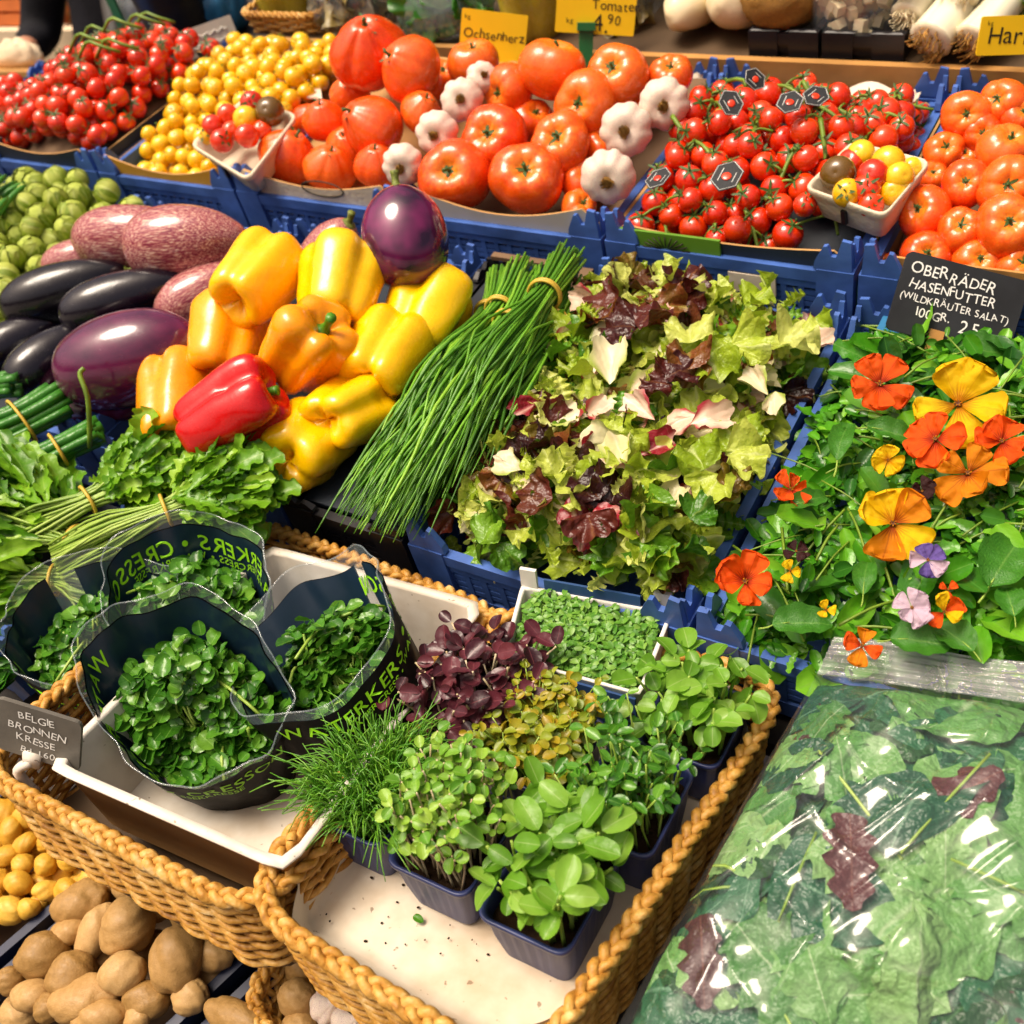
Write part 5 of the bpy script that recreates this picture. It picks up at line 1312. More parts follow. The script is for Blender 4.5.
# ------------------------------------------------------------------ pots of sprouts
def pot(px, py, n, a, b, depth, label, grow, rot=0.0, mat='navy'):
    P = at_pl(px, py, TC, n); depth += .006; c, s = math.cos(rot), math.sin(rot); ex = EX*c+EY*s; ey = EZ.cross(ex)
    root = thing('herb_pot', label, 'herb pot', 'pots of sprouts and micro herbs', M=basis(ex, ey, EZ, P-EZ*depth))
    def ring(f, z, ins=0, rib=0):
        pts, L = rquad([(-a*f+ins, -b*f+ins, z), (a*f-ins, -b*f+ins, z), (a*f-ins, b*f-ins, z), (-a*f+ins, b*f-ins, z)], .016, 120)
        if rib:
            cc = pts.copy(); cc[:, 2] = 0; pts = pts+cc/np.linalg.norm(cc, axis=1)[:, None]*rib*(np.sin(np.arange(120)*2*PI/120*30) > 0)[:, None]
        return pts
    rg = [ring(.83, .0), ring(.84, .003), ring(.91, depth*.45, 0, .0016), ring(.97, depth-.012, 0, .0016), ring(.985, depth-.0085), ring(1.05, depth-.007), ring(1.06, depth-.001), ring(1.03, depth), ring(.97, depth-.003), ring(.93, depth*.8), ring(.88, depth*.55)]
    part('pot_wall', MB().add(np.vstack(rg), gridF(len(rg), 120, False, True)), M[mat], root, False)
    b0 = ring(.83, .0); part('pot_base', MB().add(b0, [np.array([list(range(120))[::-1]])]), M[mat], root, False, smooth=False)
    so = ring(.915, depth*.72); sv = np.vstack([so, [[0, 0, depth*.78]]]); part('soil', MB().add(sv, np.array([(i, (i+1) % 120, 120) for i in range(120)])), M['soil'], root, False)
    grow(root, a*.9, b*.9, depth*.74)
def sprouts(stemmat, leafm, cnt, h, spread, leafL, ratio, pair=2, stem_r=.0012, lean=.25, seed=0, droop=.1, kinked=.3, thick=False, lf=None):
    def g(root, a, b, z0):
        R = random.Random(seed); ms, ml = MB(), MB()
        T = lf or [leaf(1, ratio, 10, 7, 1.0, .55, .18, R.uniform(-.05, .35), .03, 2, 0, i) for i in range(4)]
        for i in range(cnt):
            x, y = R.uniform(-a, a)*.92, R.uniform(-b, b)*.92; H = h*R.uniform(.6, 1.12)
            ex = x/a*spread+R.gauss(0, lean)*H*.4; ey = y/b*spread+R.gauss(0, lean)*H*.4
            tip = np.array((x+ex, y+ey, z0+H)); mid = np.array((x+ex*.25+R.gauss(0, .004), y+ey*.25+R.gauss(0, .004), z0+H*.55))
            ms.tube(catmull([(x, y, z0-.004), mid, tip], 7), np.linspace(1.2, .8, 7)*stem_r, 4)
            if leafm:
                az = R.uniform(0, 6.3); tiers = 2 if thick and R.random() < .6 else 1
                for q in range(tiers):
                    o = tip if q == 0 else mid+(tip-mid)*.4
                    for k in range(pair):
                        L = leafL*R.uniform(.65, 1.15)*(1 if q == 0 else .8)
                        up = Vector((R.gauss(0, .4), R.gauss(-.2, .4), 1)); 
                        t_ = R.choice(T); ml.add(t_[0], t_[1], 0, frame(up, az+k*2*PI/pair+R.gauss(0, .25)+q*1.57, o, L) @ TR(.1, 0, 0), t_[2])
        part('stems', ms, M[stemmat], root, False, kind='stuff')
        if leafm: part('leaves', ml, M[leafm], root, False, kind='stuff')
    return g
def chivegrass(root, a, b, z0):
    R = random.Random(77); mb = MB()
    for i in range(900):
        x, y = R.uniform(-a, a), R.uniform(-b, b); H = .07*R.uniform(.55, 1.15); dx, dy = x/a*.014+R.gauss(0, .012), y/b*.012+R.gauss(0, .012)
        mb.tube(catmull([(x, y, z0), (x+dx*.3, y+dy*.3, z0+H*.55), (x+dx, y+dy, z0+H*R.uniform(.8, 1)), (x+dx*1.9, y+dy*1.9, z0+H*R.uniform(.7, 1.12))], 8), np.linspace(.0012, .0005, 8), 4)
    part('shoots', mb, M['finegrass'], root, False, kind='stuff')
pot(375, 788, .0, .046, .058, .072, 'dark pot of fine grass-like chive shoots, front corner of the basket', chivegrass)
pot(456, 832, .0, .046, .058, .072, 'dark pot of sprouts with pale pinkish bare stems and small leaves', sprouts('pinkstem', 'microgreen', 150, .1, .008, .0135, .85, 2, .0013, .2, 1, thick=True))
pot(553, 878, .0, .047, .064, .075, 'dark pot of large pale-veined round seed leaves nearest the buyer', sprouts('palestem', 'bigsprout', 40, .085, .010, .033, .66, 2, .0022, .35, 2, thick=True))
pot(630, 796, .0, .047, .058, .075, 'dark pot of mid-green leafy sprouts at the basket side rim', sprouts('palestem', 'cress', 95, .095, .010, .017, .6, 2, .0013, .25, 3, thick=True))
pot(476, 704, .0, .046, .056, .07, 'dark pot of purple-red basil leaves', sprouts('pinkstem', 'purpleleaf', 85, .075, .024, .025, .75, 2, .0016, .35, 4, thick=True))
pot(546, 746, .0, .046, .056, .07, 'dark pot of yellowish green and amber tiny leaves in the middle', sprouts('palestem', 'yellowgreen', 260, .07, .010, .013, .8, 2, .001, .3, 5, thick=True))
pot(694, 718, .0, .046, .054, .07, 'dark pot of bright green spoon-shaped leaves at the far basket corner', sprouts('palestem', 'bigsprout', 42, .08, .010, .027, .85, 2, .002, .4, 6, thick=True))
# garden cress in a printed carton
KQ = [at_pl(x, y, TC, .03) for x, y in ((503, 656), (640, 694), (672, 612), (522, 585))]
root, kc, knz = quadtray(KQ, .10, 'white and blue printed carton of garden cress', 'cress_carton', 'carton', M['cardwhite'], .96, .001, .003, .006)
a, b = Vector(KQ[0]), Vector(KQ[1]); o = (a+b)/2-Vector(kc); o = o.normalized()
for nm, f0, f1 in (('front_print', .25, .97), ):
    ex = (b-a).normalized(); ez = Vector(knz); L = (b-a).length
    Mx = basis(ex, ez.cross(ex), ez, a-ez*.0375+(a+b-2*Vector(kc)).normalized()*.0015)
    mb = MB(); mb.box((L*f0, -.0022, -.036), (L*f1, .001, .030), 0, Mx); part(nm, mb, M['cardblue'], root, smooth=False)
    mb = MB(); addtext(mb, 'KRESSE', lambda x, y: tuple(Mx @ Vector((L*.42+x, -.0028, -.012+y))), .028, 0, .012); part('lettering', mb, M['slate'], root, smooth=False)
mb = MB(); a2, b2 = Vector(KQ[3]), Vector(KQ[2]); ex = (b2-a2).normalized(); L = (b2-a2).length; ez = Vector(knz); Mx = basis(ex, ez.cross(ex), ez, a2)
mb.box((L*.16, -.001, -.002), (L*.8, .0022, .016), 0, Mx); part('back_flap', mb, M['cardblue'], root, smooth=False)
for k, (p, q) in enumerate(((KQ[3], .11), (KQ[2], -.11))):
    mb = MB(); mb.box((min(0, q)*L, -.0022, -.002), (max(0, q)*L, .0032, .028), 0, basis(ex, ez.cross(ex), ez, Vector(p)))
    part('corner_flap', mb, M['cardwhite'], root, smooth=False)
R = random.Random(9); ml, ms = MB(), MB(); T = [leaf(1, .6, 5, 3, .6, .5, .15, .3) for _ in range(2)]; Q0, Q1, Q2, Q3 = [Vector(q) for q in KQ]
for i in range(1500):
    a, b = R.uniform(.05, .95), R.uniform(.05, .95); p = (Q0*(1-a)+Q1*a)*(1-b)+(Q3*(1-a)+Q2*a)*b; p = Vector(kc)+(p-Vector(kc))*.95-ez*(.018-R.uniform(0, .022))
    ms.tube([p-ez*.035+Vector((R.gauss(0, .003), R.gauss(0, .003), 0)), p], .0007, 3, 0, False)
    az = R.uniform(0, 6.3)
    for k in range(3): t_ = R.choice(T); ml.add(t_[0], t_[1], 0, frame(Vector((R.gauss(0, .4), R.gauss(0, .4), 1)), az+k*2.1, p, R.uniform(.007, .012)), t_[2])
part('stems', ms, M['palestem'], root, kind='stuff'); part('cress_leaves', ml, M['cressfine'], root, kind='stuff')
p = at_pl(414, 917, TC, -.076); V, F, lp = leaf(.012, .008, 6, 5); solid('fallen_leaf', 'tiny green leaf fallen on the white paper', 'leaf', MB().add(V, F, 0, TR(*p) @ TR(0, 0, .003), lp), M['cress'], tuple(p))

# ------------------------------------------------------------------ watercress bags
def cressbag(px, py, n, rx, ry, label, text0, lean=(0, 0), H=.25, back=.055, seam=None, seed=0, rot=0.0, clear=.08, tscale=1.0, lines=True):
    R = random.Random(seed); top = at(px, py, n)
    x = Vector((1, 0, 0)); 
    ax = (UP*.55+Vector((0, 0, 1))*.45+Vector((lean[0], lean[1], 0))).normalized()
    x = (RB-ax*RB.dot(ax)).normalized(); y = ax.cross(x)
    root = thing('watercress_bag', label, 'cress bag', 'printed watercress bags', M=basis(x, y, ax, top-ax*H) @ RZ(rot))
    def rimh(th): return H+back*np.sin(th+rot)+.012*np.abs(np.cos(th))**6+.006*np.sin(3*th+seed)+.004*np.sin(7*th+seed*2)
    def pt(th, h, off=0.0):
        th = np.asarray(th, float); h = np.asarray(h, float)
        f = .60+.40*np.clip(h, 0, 1.1)**.8; cx, cy = np.cos(th), np.sin(th)*(.80+.20*np.abs(np.sin(th))); sq = 1.0
        wv = 1+(.035*np.sin(4*th+seed+3*h)+.025*np.sin(9*th+7*h+seed)+.012*np.sin(17*th-6*h+2*seed))*np.clip(h*1.5, 0, 1)
        r = sq*f*wv
        return np.stack([(r*rx*1.1+off)*cx, (r*ry+off)*cy, h*rimh(th)], -1)
    nth, nh = 96, 16; hp = 1-clear
    th = np.linspace(0, 2*PI, nth, endpoint=False)
    def shell(h0, h1, off, mat, nm, k, flip=False, skip=None):
        hh = np.linspace(h0, h1, k); TH, HH = np.meshgrid(th, hh); V = pt(TH, HH, off).reshape(-1, 3); F = gridF(k, nth, False, True)
        if skip is not None:
            m = (F[:, 0] % nth); bad = np.isin(m, skip); mb = MB(); mb.add(V, F[~bad]); part(nm, mb, mat, root, False)
            mb = MB(); mb.add(V, F[bad]); part('clear_seam', mb, M['bagclear'], root, False)
        else: part(nm, MB().add(V, F), mat, root, False)
    sk = None
    if seam is not None: sk = [int(((seam+d*.06) % (2*PI))/(2*PI)*nth) for d in range(-2, 3)]
    shell(.0, hp, 0, M['bagout'], 'printed_sleeve', nh, skip=sk); shell(.03, hp-.002, -.0018, M['bagprint'], 'sleeve_lining', nh, skip=sk)
    shell(hp, 1.0, -.0004, M['bagclear'], 'clear_edge', 6)
    mb = MB(); mb.add(pt(th, 0*th), [np.array([list(range(nth))[::-1]])]); part('bag_base', mb, M['bagout'], root, False, smooth=False)
    mb = MB(); t_ = close(pt(th, 1+0*th)); mb.tube(t_, .0012, 4, 0, False); part('rim_edge', mb, M['bagclear'], root, False)
    # the print runs round the sleeve; seen through the opening it reads mirrored
    rm = (rx+ry)/2*.92; mo, mi_ = MB(), MB()
    for s, yy, sz in (('WATERKERS • CRESSON', .77, .0265*tscale), ('WATERCRESS • WASSERKRESSE', .71, .0125*tscale)):
        for mbx, off in ((mo, .0012), (mi_, -.0030)):
            addtext(mbx, s, lambda a, b: tuple(pt(text0-rot+a/rm, yy+b/H, off)), sz, 0, .008, center=True)
    part('lettering', mo, M['limeprint'], root, False, smooth=False); part('lettering_inside', mi_, M['limeprint'], root, False, smooth=False)
    ms, ml = MB(), MB(); T = [leaf(1, .9, 10, 7, 1.0, .5, .2, R.uniform(-.1, .4), .04, 2, 0, i) for i in range(4)]
    for i in range(640):
        a = R.uniform(0, 6.3); q = math.sqrt(R.random())*.82; hh = R.uniform(.50, .68)+.16*(1-q)
        p = pt(a, hh)*np.array((q, q, 1)); b0 = p*np.array((.6, .6, .6)); ms.tube(catmull([b0, (b0+p)/2+np.array((R.gauss(0, .01), R.gauss(0, .01), .0)), p+np.array((0, 0, -.002))], 6), .0016, 4)
        for k in range(R.choice((1, 2, 3))):
            t_ = R.choice(T); L = R.uniform(.013, .025); pp = p+np.array((R.gauss(0, .008), R.gauss(0, .008), R.gauss(0, .006)))
            ml.add(t_[0], t_[1], 0, frame(Vector((R.gauss(0, .45), R.gauss(-.3, .45), 1)), R.uniform(0, 6.3), pp, L), t_[2])
    for i in range(7):
        a = R.uniform(0, 6.3); q = R.uniform(.1, .6); p = pt(a, .72)*np.array((q, q, 1)); d = np.array((R.gauss(0, 1), R.gauss(0, 1), .2))*.03; ms.tube(catmull([p-d, p+np.array((0, 0, .012)), p+d], 7), .0021, 5)
    for mbx in (ms, ml):           # the sleeve holds everything in
        W = np.concatenate(mbx.V); h = np.clip(W[:, 2]/H, .05, 1.2)
        a = np.arctan2(W[:, 1]/ry, W[:, 0]/(1.1*rx)); h = np.clip(W[:, 2]/rimh(a), .05, 1.3)
        lim = np.linalg.norm(pt(a, np.minimum(h, 1))[:, :2], axis=1)*.93; d = np.linalg.norm(W[:, :2], axis=1)
        k = np.where(h < 1.05, np.minimum(1, lim/np.maximum(d, 1e-6)), 1); W[:, :2] *= k[:, None]; mbx.V = [W]; mbx.A = [np.concatenate(mbx.A)]
    part('stems', ms, M['palestem'], root, False, kind='stuff'); part('cress_leaves', ml, M['cress'], root, False, kind='stuff')
cressbag(186, 588, .075, .105, .088, 'watercress bag at the back, mirrored print readable on its inner wall', PI/2-.1, (0, 0), .20, .06, seed=1, rot=-.12)
cressbag(92, 618, .06, .115, .082, 'watercress bag at the far side with a clear seam in its back wall', -1.1, (-.05, 0), .20, .05, seam=2.05, seed=2)
cressbag(308, 632, .09, .104, .104, 'watercress bag nearest the foam tray, lettering rising along its outer wall', -.55, (-.72, .12), .21, .06, seed=3, seam=.4, rot=.5)
cressbag(182, 684, .105, .124, .090, 'front watercress bag with CRESSON across its front wall', -PI/2-.55, (0, -.12), .19, .06, seed=4, rot=-.42)

# slate price tag clipped on the cress basket
C0 = at(38, 736, .12); k = mpp(C0); ex = RB*math.cos(.30)-UB*math.sin(.30); ey = UB*.82-DB*.5+RB*.15
sg = board('slate_tag', 'small grey slate tag with chalk writing clipped to the cress basket rim', 'sign', C0, ex, ey, 88*k, 70*k, 'greyslate',
      [(-.45, .52, 13*k, 'BELGIE'), (-.7, .08, 13*k, 'BRONNEN'), (-.5, -.36, 13*k, 'KRESSE'), (-.4, -.80, 12*k, 'Bd. 1,60-')], 'chalk', round_=.08)
mb = MB(); mb.box((-14*k, -44*k, -.006), (4*k, -26*k, .004)); mb.tube(catmull([(-6*k, -40*k, 0), (-18*k, -52*k, .004), (-14*k, -70*k, .0), (-2*k, -88*k, -.004)], 10), .006, 6); part('white_clip', mb, M['foam'], sg, False)

# ------------------------------------------------------------------ potatoes below
R1, R2, L1, L2 = at(275, 934, -.3), at(165, 1038, -.3), at(118, 868, -.3), at(0, 962, -.3)
dv = (R1-R2).normalized(); dn = Vector((dv.y, -dv.x, 0)); w = abs((L1-R1).dot(dn)); mid = (R1+L1)/2; rotp = math.atan2(-dv.x, dv.y)
def rcrate(center, w, l, rim, depth, label): 
    return crate(center.x-w/2, center.x+w/2, center.y-l/2, center.y+l/2, rim, depth, label, mat='darkblue', group='dark blue potato crates', rot=rotp, lug=.012, step=.014)
cc = mid-dv*.22; rcrate(cc, w, .62, -.3, .13, 'dark blue crate of brown potatoes under the front baskets')
cy = cc-dn*(w+.012); rcrate(cy, w, .62, -.295, .13, 'dark blue crate of small yellow potatoes in the lower corner')
cx = cc+dn*(w+.014); rcrate(cx, w, .62, -.31, .12, 'dark blue crate under the little garlic basket')
for q, lb, zz, hw in ((cc, 'brown paper under the brown potatoes', -.375, w/2-.02), (cy, 'brown paper under the small yellow potatoes', -.36, w/2-.02)):
    mb = MB(); mb.box((-hw, -.29, 0), (hw, .29, .004), 0, TR(q.x, q.y, zz) @ RZ(rotp)); solid('liner_sheet', lb, 'paper', mb, M['papergrey'], (q.x, q.y, zz), smooth=False)
POT = [(127, 926, 60, 1, .15, 'n'), (176, 960, 50, 1.35, .02, 'n'), (122, 973, 47, 1, 1.4, 'n'), (72, 977, 48, 1.05, 1.2, ''), (43, 957, 52, 1, .6, ''), (80, 904, 44, 1.35, 1.15, ''), (96, 932, 42, 1.4, .25, ''), (197, 917, 44, 1.25, 1.9, ''), (154, 898, 44, 1.1, 1.9, ''), (110, 874, 34, 1.2, .2, ''), (131, 881, 36, 1.1, .6, ''), (146, 1000, 42, 1.2, 1.8, ''), (84, 1000, 46, 1.6, 1.4, ''), (100, 1018, 44, 1.3, 1.5, ''), (31, 996, 34, 1.2, 1.5, ''), (10, 981, 28, 1, .4, ''), (138, 1017, 32, 1, .4, ''), (215, 952, 36, 1.2, 1.2, ''), (256, 926, 30, 1.2, .3, ''), (231, 932, 30, 1.1, .2, ''), (68, 932, 34, 1.1, 1.2, ''), (48, 1008, 30, 1, .3, ''), (190, 997, 34, 1.1, .8, ''), (150, 950, 40, 1, .5, 'd'), (100, 960, 40, 1, .5, 'd'), (190, 940, 36, 1, .9, 'd'), (60, 950, 36, 1, .5, 'd'), (110, 905, 36, 1, .2, 'd'), (170, 985, 36, 1, 0, 'd'), (20, 1015, 40, 1, 0, 'd'), (180, 890, 36, 1, 0, 'd'), (230, 905, 34, 1, 0, 'd'), (245, 950, 30, 1, 0, 'd'), (215, 980, 34, 1, 0, 'd'), (120, 1000, 34, 1, 0, 'd')]
for i, (px, py, wd, asp, sp, f) in enumerate(POT):
    n = {'n': -.262, '': -.285, 'd': -.325}[f]; P = at(px, py, n); r = wd/2*mpp(P)/.75
    ax = (RB*math.sin(sp)+UB*math.cos(sp)); ax = ax-Vector((0, 0, 1))*ax.z*.5
    thing('potato', {'n': 'large brown potato standing out on top of the brown potato crate', '': 'brown potato lying in the dark blue crate below the cress basket', 'd': 'brown potato lower down between others in the dark blue crate'}[f], 'potato', 'brown potatoes', M=frame(ax, rnd.random()*6, P, (r, r, r*.75*asp)), mesh=potato_meshes[i % 7])
pts = []
R = random.Random(5)
for lay_, n, dd in ((0, -.315, 17), (1, -.285, 19)):
    cur = []
    for _ in range(3000):
        x, y = R.uniform(-40, 112), R.uniform(782, 960)
        if y > 925-.50*x or y < 770+.55*(x): continue
        if all((x-a)**2+(y-b)**2 > dd*dd for a, b in cur): cur.append((x, y))
    pts += [(x, y, n) for x, y in cur]
for i, (x, y, n) in enumerate(pts):
    P = at(x, y, n); r = R.uniform(10.5, 13.5)*mpp(P)/.76; a = R.uniform(0, 6.3)
    thing('yellow_potato', 'small yellow potato in the crate below the slate tag', 'potato', 'small yellow potatoes', M=frame(Vector((math.cos(a), math.sin(a), R.gauss(0, .3))), R.random()*6, P, (r, r, r*R.uniform(.8, 1.1))), mesh=spotato_meshes[i % 5])
print('ypot', len(pts))
P = at(238, 1020, -.27); thing('potato', 'lone brown potato beside the little garlic basket', 'potato', 'brown potatoes', M=frame(Vector((1, .1, 0)), 1, P, (.036, .036, .05)), mesh=potato_meshes[2])
SQ = [at(238, 1000, -.26), at(345, 1110, -.26), at(470, 1010, -.26), at(300, 928, -.26)]
wicker(SQ, .06, 'small willow basket with garlic and shallots under the herb basket', .85, .06, rim=.005, stakes=30, rowr=.0042)
for px, py, wd, n, kind, lb in ((297, 998, 40, -.275, 's', 'round brown shallot in the little basket, nearest its rim'), (303, 966, 40, -.285, 's', 'brown shallot at the back of the little basket'), (322, 985, 34, -.30, 's', 'brown shallot between the others in the little basket'), (329, 1006, 40, -.27, 'g', 'whitish garlic bulb in the little basket beside the shallots'), (352, 1022, 44, -.265, 'g', 'largest white garlic bulb in the little basket'), (300, 1030, 40, -.29, 's', 'shallot cut off by the picture bottom in the little basket'), (372, 1040, 44, -.28, 'g', 'garlic bulb under the braided rim in the little basket')):
    P = at(px, py, n); r = wd/2*mpp(P)
    if kind == 's': thing('shallot', lb, 'shallot', 'shallots', M=frame(Vector((.6, .3, .5)), 1, P, (r*1.25, r*1.25, r*1.05)), mesh=potato_meshes[1])
    else:
        root = thing('garlic_bulb', lb, 'garlic', 'garlic bulbs in the little basket', M=frame(look(P, .3, -.2), 1, P, r)); part('cloves', garlic_meshes[0], None, root); part('root_tuft', garlic_root, None, root, M=TR(0, 0, -.56))
# crumbs of soil and leaf on the liner sheet
R = random.Random(41); mb = MB()
for i in range(45):
    p = at_pl(R.gauss(420, 60), R.gauss(900, 34), TC, -.0775); r = R.uniform(.0005, .0017)
    V, F, lp = lathe([(0, -1), (.8, -.5), (1, .2), (.5, .8), (0, .9)], 5, 6); mb.add(V*r*[1, R.uniform(.6, 1.6), .6], F, 0, TR(*p) @ RZ(R.random()*6))
solid('soil_crumbs', 'dark soil crumbs scattered on the white paper below the pots', 'crumbs', mb, M['soil'], tuple(at_pl(420, 900, TC, -.0775)), kind='stuff')
# ------------------------------------------------------------------ clear bag of mixed leaves
GQ = [at(604, 1050, .02), at(1150, 1150, .02), at(1120, 716, .035), at(817, 674, .035)]
def bagpt(a, b, top=True):
    Q = [np.array(q) for q in GQ]; a = np.asarray(a, float)[..., None]; b = np.asarray(b, float)[..., None]
    ed = (1-.05*np.sin(PI*b)*0)
    p = (Q[0]*(1-a)+Q[1]*a)*(1-b)+(Q[3]*(1-a)+Q[2]*a)*b
    fa = np.clip(1-np.abs(2*a-1)**3.2, 0, 1)**.6; fb = np.clip(1-np.abs(2*b-1)**3.0, 0, 1)**.6; f = (fa*fb)[..., 0]
    w = wob(np.concatenate([a*3, b*3, 0*a], -1), 2.2, 3)*.014+.004*(1-np.abs(np.sin(7*a[..., 0]+16*b[..., 0]+3*np.sin(4*a[..., 0]))))**6*1.5+.004*(1-np.abs(np.sin(19*a[..., 0]-8*b[..., 0]+2*np.sin(6*b[..., 0]))))**6*1.5+.006*np.abs(np.sin((a[..., 0]*9+b[..., 0]*4)+2*np.sin(b[..., 0]*5)))-.004*np.abs(np.sin(b[..., 0]*17-a[..., 0]*6+2*np.sin(a[..., 0]*7)))
    p[..., 2] += f*(.075+w) if top else -(.02+.165*np.minimum(1, f*1.5))
    if not top: p[..., 2] = np.maximum(p[..., 2], TC.z-.150-(p[..., 1]-TC.y)*math.tan(TILT/2))
    return p
bagroot = thing('salad_bag', 'big clear sealed plastic bag of mixed leaves lying before the flower crate', 'salad bag', loc=(.68, -.2, -.166))
n = 150; A, B = np.meshgrid(np.linspace(0, 1, n), np.linspace(0, 1, n), indexing='ij')
part('upper_film', MB().add(bagpt(A, B).reshape(-1, 3), gridF(n, n)), M['film'], bagroot)
part('lower_film', MB().add(bagpt(A, B, False).reshape(-1, 3), gridF(n, n)[:, ::-1]), M['film'], bagroot)
m = 28; V = []
for i in range(n):
    for j in range(m):
        a, b = i/(n-1), j/(m-1); p = bagpt(a, 1.0); o = (np.array(GQ[3])-np.array(GQ[0])); o /= np.linalg.norm(o)
        V.append(p+o*b*.042+np.array((0, 0, 1))*(.0018*math.sin(b*6*2*PI)+.004*math.sin(9*a)*b+.014*b))
part('seal_strip', MB().add(np.array(V), gridF(n, m)), M['filmseal'], bagroot)
R = random.Random(17)
ser = [leaf(1, .62, 22, 9, .5, .45, .12, R.uniform(-.15, .2), .10, 5, 6, i) for i in range(3)]+[frill(1, .85, 70+i, .07, .1, 2.0, 5) for i in range(3)]
rnd_ = [leaf(1, .8, 12, 7, .45, .6, .15, R.uniform(-.1, .15), .04, 2, 0, i) for i in range(3)]
oak = [leaf(1, .55, 26, 9, .6, .4, .2, R.uniform(-.1, .2), .12, 4, 4, i) for i in range(3)]
groups = {k: MB() for k in 'srokp'}
def inbag(W):
    """bag coordinates a, b of points (u, s)"""
    Q = [np.array(q)[:2] for q in GQ]; a = np.full(len(W), .5); b = np.full(len(W), .5)
    for _ in range(5):
        A_, B_ = a[:, None], b[:, None]
        p = (Q[0]*(1-A_)+Q[1]*A_)*(1-B_)+(Q[3]*(1-A_)+Q[2]*A_)*B_
        da = (Q[1]-Q[0])*(1-B_)+(Q[2]-Q[3])*B_; db = (Q[3]-Q[0])*(1-A_)+(Q[2]-Q[1])*A_
        e = W-p; det = da[:, 0]*db[:, 1]-da[:, 1]*db[:, 0]
        a = a+(e[:, 0]*db[:, 1]-e[:, 1]*db[:, 0])/det; b = b+(da[:, 0]*e[:, 1]-da[:, 1]*e[:, 0])/det
    return a, b
def press(V, Mx, gap):
    """leaf points kept inside the bag, flattened against its film"""
    m = np.array(Mx); W = V @ m[:3, :3].T + m[:3, 3]; a, b = inbag(W[:, :2]); a, b = np.clip(a, .012, .985), np.clip(b, .012, .985)
    T = bagpt(a, b); W[:, :2] = T[:, :2]; W[:, 2] = np.minimum(W[:, 2], T[:, 2]-gap); return W
def bagleaf(a, b, drop, k, L, yaw, tilt=.18):
    p = bagpt(a, b); p[2] -= drop; e = .01
    du, dv_ = bagpt(min(1, a+e), b)-bagpt(max(0, a-e), b), bagpt(a, min(1, b+e))-bagpt(a, max(0, b-e))
    nn = Vector(np.cross(du, dv_)).normalized(); nn = (nn+Vector((R.gauss(0, tilt*1.8), R.gauss(0, tilt*1.8), .35))).normalized()
    t_ = R.choice({'s': ser, 'r': rnd_, 'o': oak, 'k': ser, 'p': ser}[k]); groups[k].add(press(t_[0], frame(nn, yaw, p, L) @ TR(-.5, 0, 0) @ RX(R.gauss(0, .25)), .003+.55*drop+R.uniform(0, .022)), t_[1], 0, None, t_[2])
for lay_, (dr, N_) in enumerate(((.016, 34), (.036, 48), (.065, 110), (.105, 140))):  # lower layers mostly dark leaves, their colour standing in for shade between upper ones
    for i in range(N_):
        bagleaf(R.uniform(.12, .94), R.uniform(.08, .93), dr+R.uniform(0, .014), R.choices('srok', (50, 28, 4, 17) if lay_ < 2 else (6, 18, 6, 70))[0], (R.uniform(.10, .17) if lay_ < 2 else R.uniform(.07, .13)), R.uniform(0, 6.3))
def bagxy(px, py):
    best = None
    for i in range(26):
        for j in range(26):
            a, b = i/25, j/25; p = Vector(bagpt(a, b)); d = p-CB; z = d.dot(DB); x, y = 512+CAM_F*d.dot(RB)/z, 512-CAM_F*d.dot(UB)/z
            q = (x-px)**2+(y-py)**2
            if best is None or q < best[0]: best = (q, a, b)
    return best[1], best[2]
for i in range(60): bagleaf(R.uniform(.03, .16), R.uniform(.08, .93), R.uniform(.012, .03), R.choices('srok', (50, 28, 3, 16))[0], R.uniform(.05, .09), R.uniform(0, 6.3))
for px, py, k, L, yaw in ((940, 740, 'r', .13, .3), (820, 745, 'r', .10, 2.2), (870, 770, 'p', .13, 2.5), (935, 850, 's', .15, .25), (1000, 870, 's', .12, 2.8), (860, 850, 'o', .10, 1.9), (700, 950, 'o', .09, 2.0), (780, 975, 's', .16, .25), (850, 1000, 'p', .14, .4), (790, 850, 'k', .10, 1.1), (1000, 980, 'r', .13, 2.0), (740, 880, 'r', .10, .9), (930, 960, 'p', .12, 2.6)):
    bagleaf(*bagxy(px, py), .013, k, L*.9, yaw, .05)
M['mustard'] = leafmat('pale_mustard_leaf', ['#3f7834', '#589446', '#7cac62', '#98bc7c'], '#c4d8b0', .4, .25, veinw=.05)
M['spinach'] = leafmat('spinach_leaf', ['#124430', '#1f5a3a', '#367048'], '#84b090', .35, .2, veinw=.05)
M['brownleaf'] = leafmat('brown_red_leaf', ['#3a1a1c', '#56282a', '#6a3a34'], '#8a5a4c', .4, .2)
M['darkbag'] = leafmat('dark_green_leaf', ['#143a1c', '#1e4a24', '#2c5a2c'], '#5c8a58', .35, .2)
for k, nm, mt in (('s', 'serrated_leaves', 'mustard'), ('r', 'spinach_leaves', 'spinach'), ('o', 'red_oak_leaves', 'brownleaf'), ('k', 'dark_leaves', 'darkbag'), ('p', 'pale_leaves', 'mustard')):
    part(nm, groups[k], M[mt], bagroot, kind='stuff')
mb = MB()
for i in range(8):
    a, b = R.uniform(.1, .9), R.uniform(.1, .9); p = bagpt(a, b); p[2] -= .022; t_ = R.uniform(0, 6.3); d = np.array((math.cos(t_), math.sin(t_), 0))*R.uniform(.03, .07)
    tv, tf = tube(catmull([p-d, p+np.array((0, 0, .003)), p+d], 6), R.uniform(.0012, .002), 5); mb.add(press(tv, Matrix.Identity(4), .004), tf)
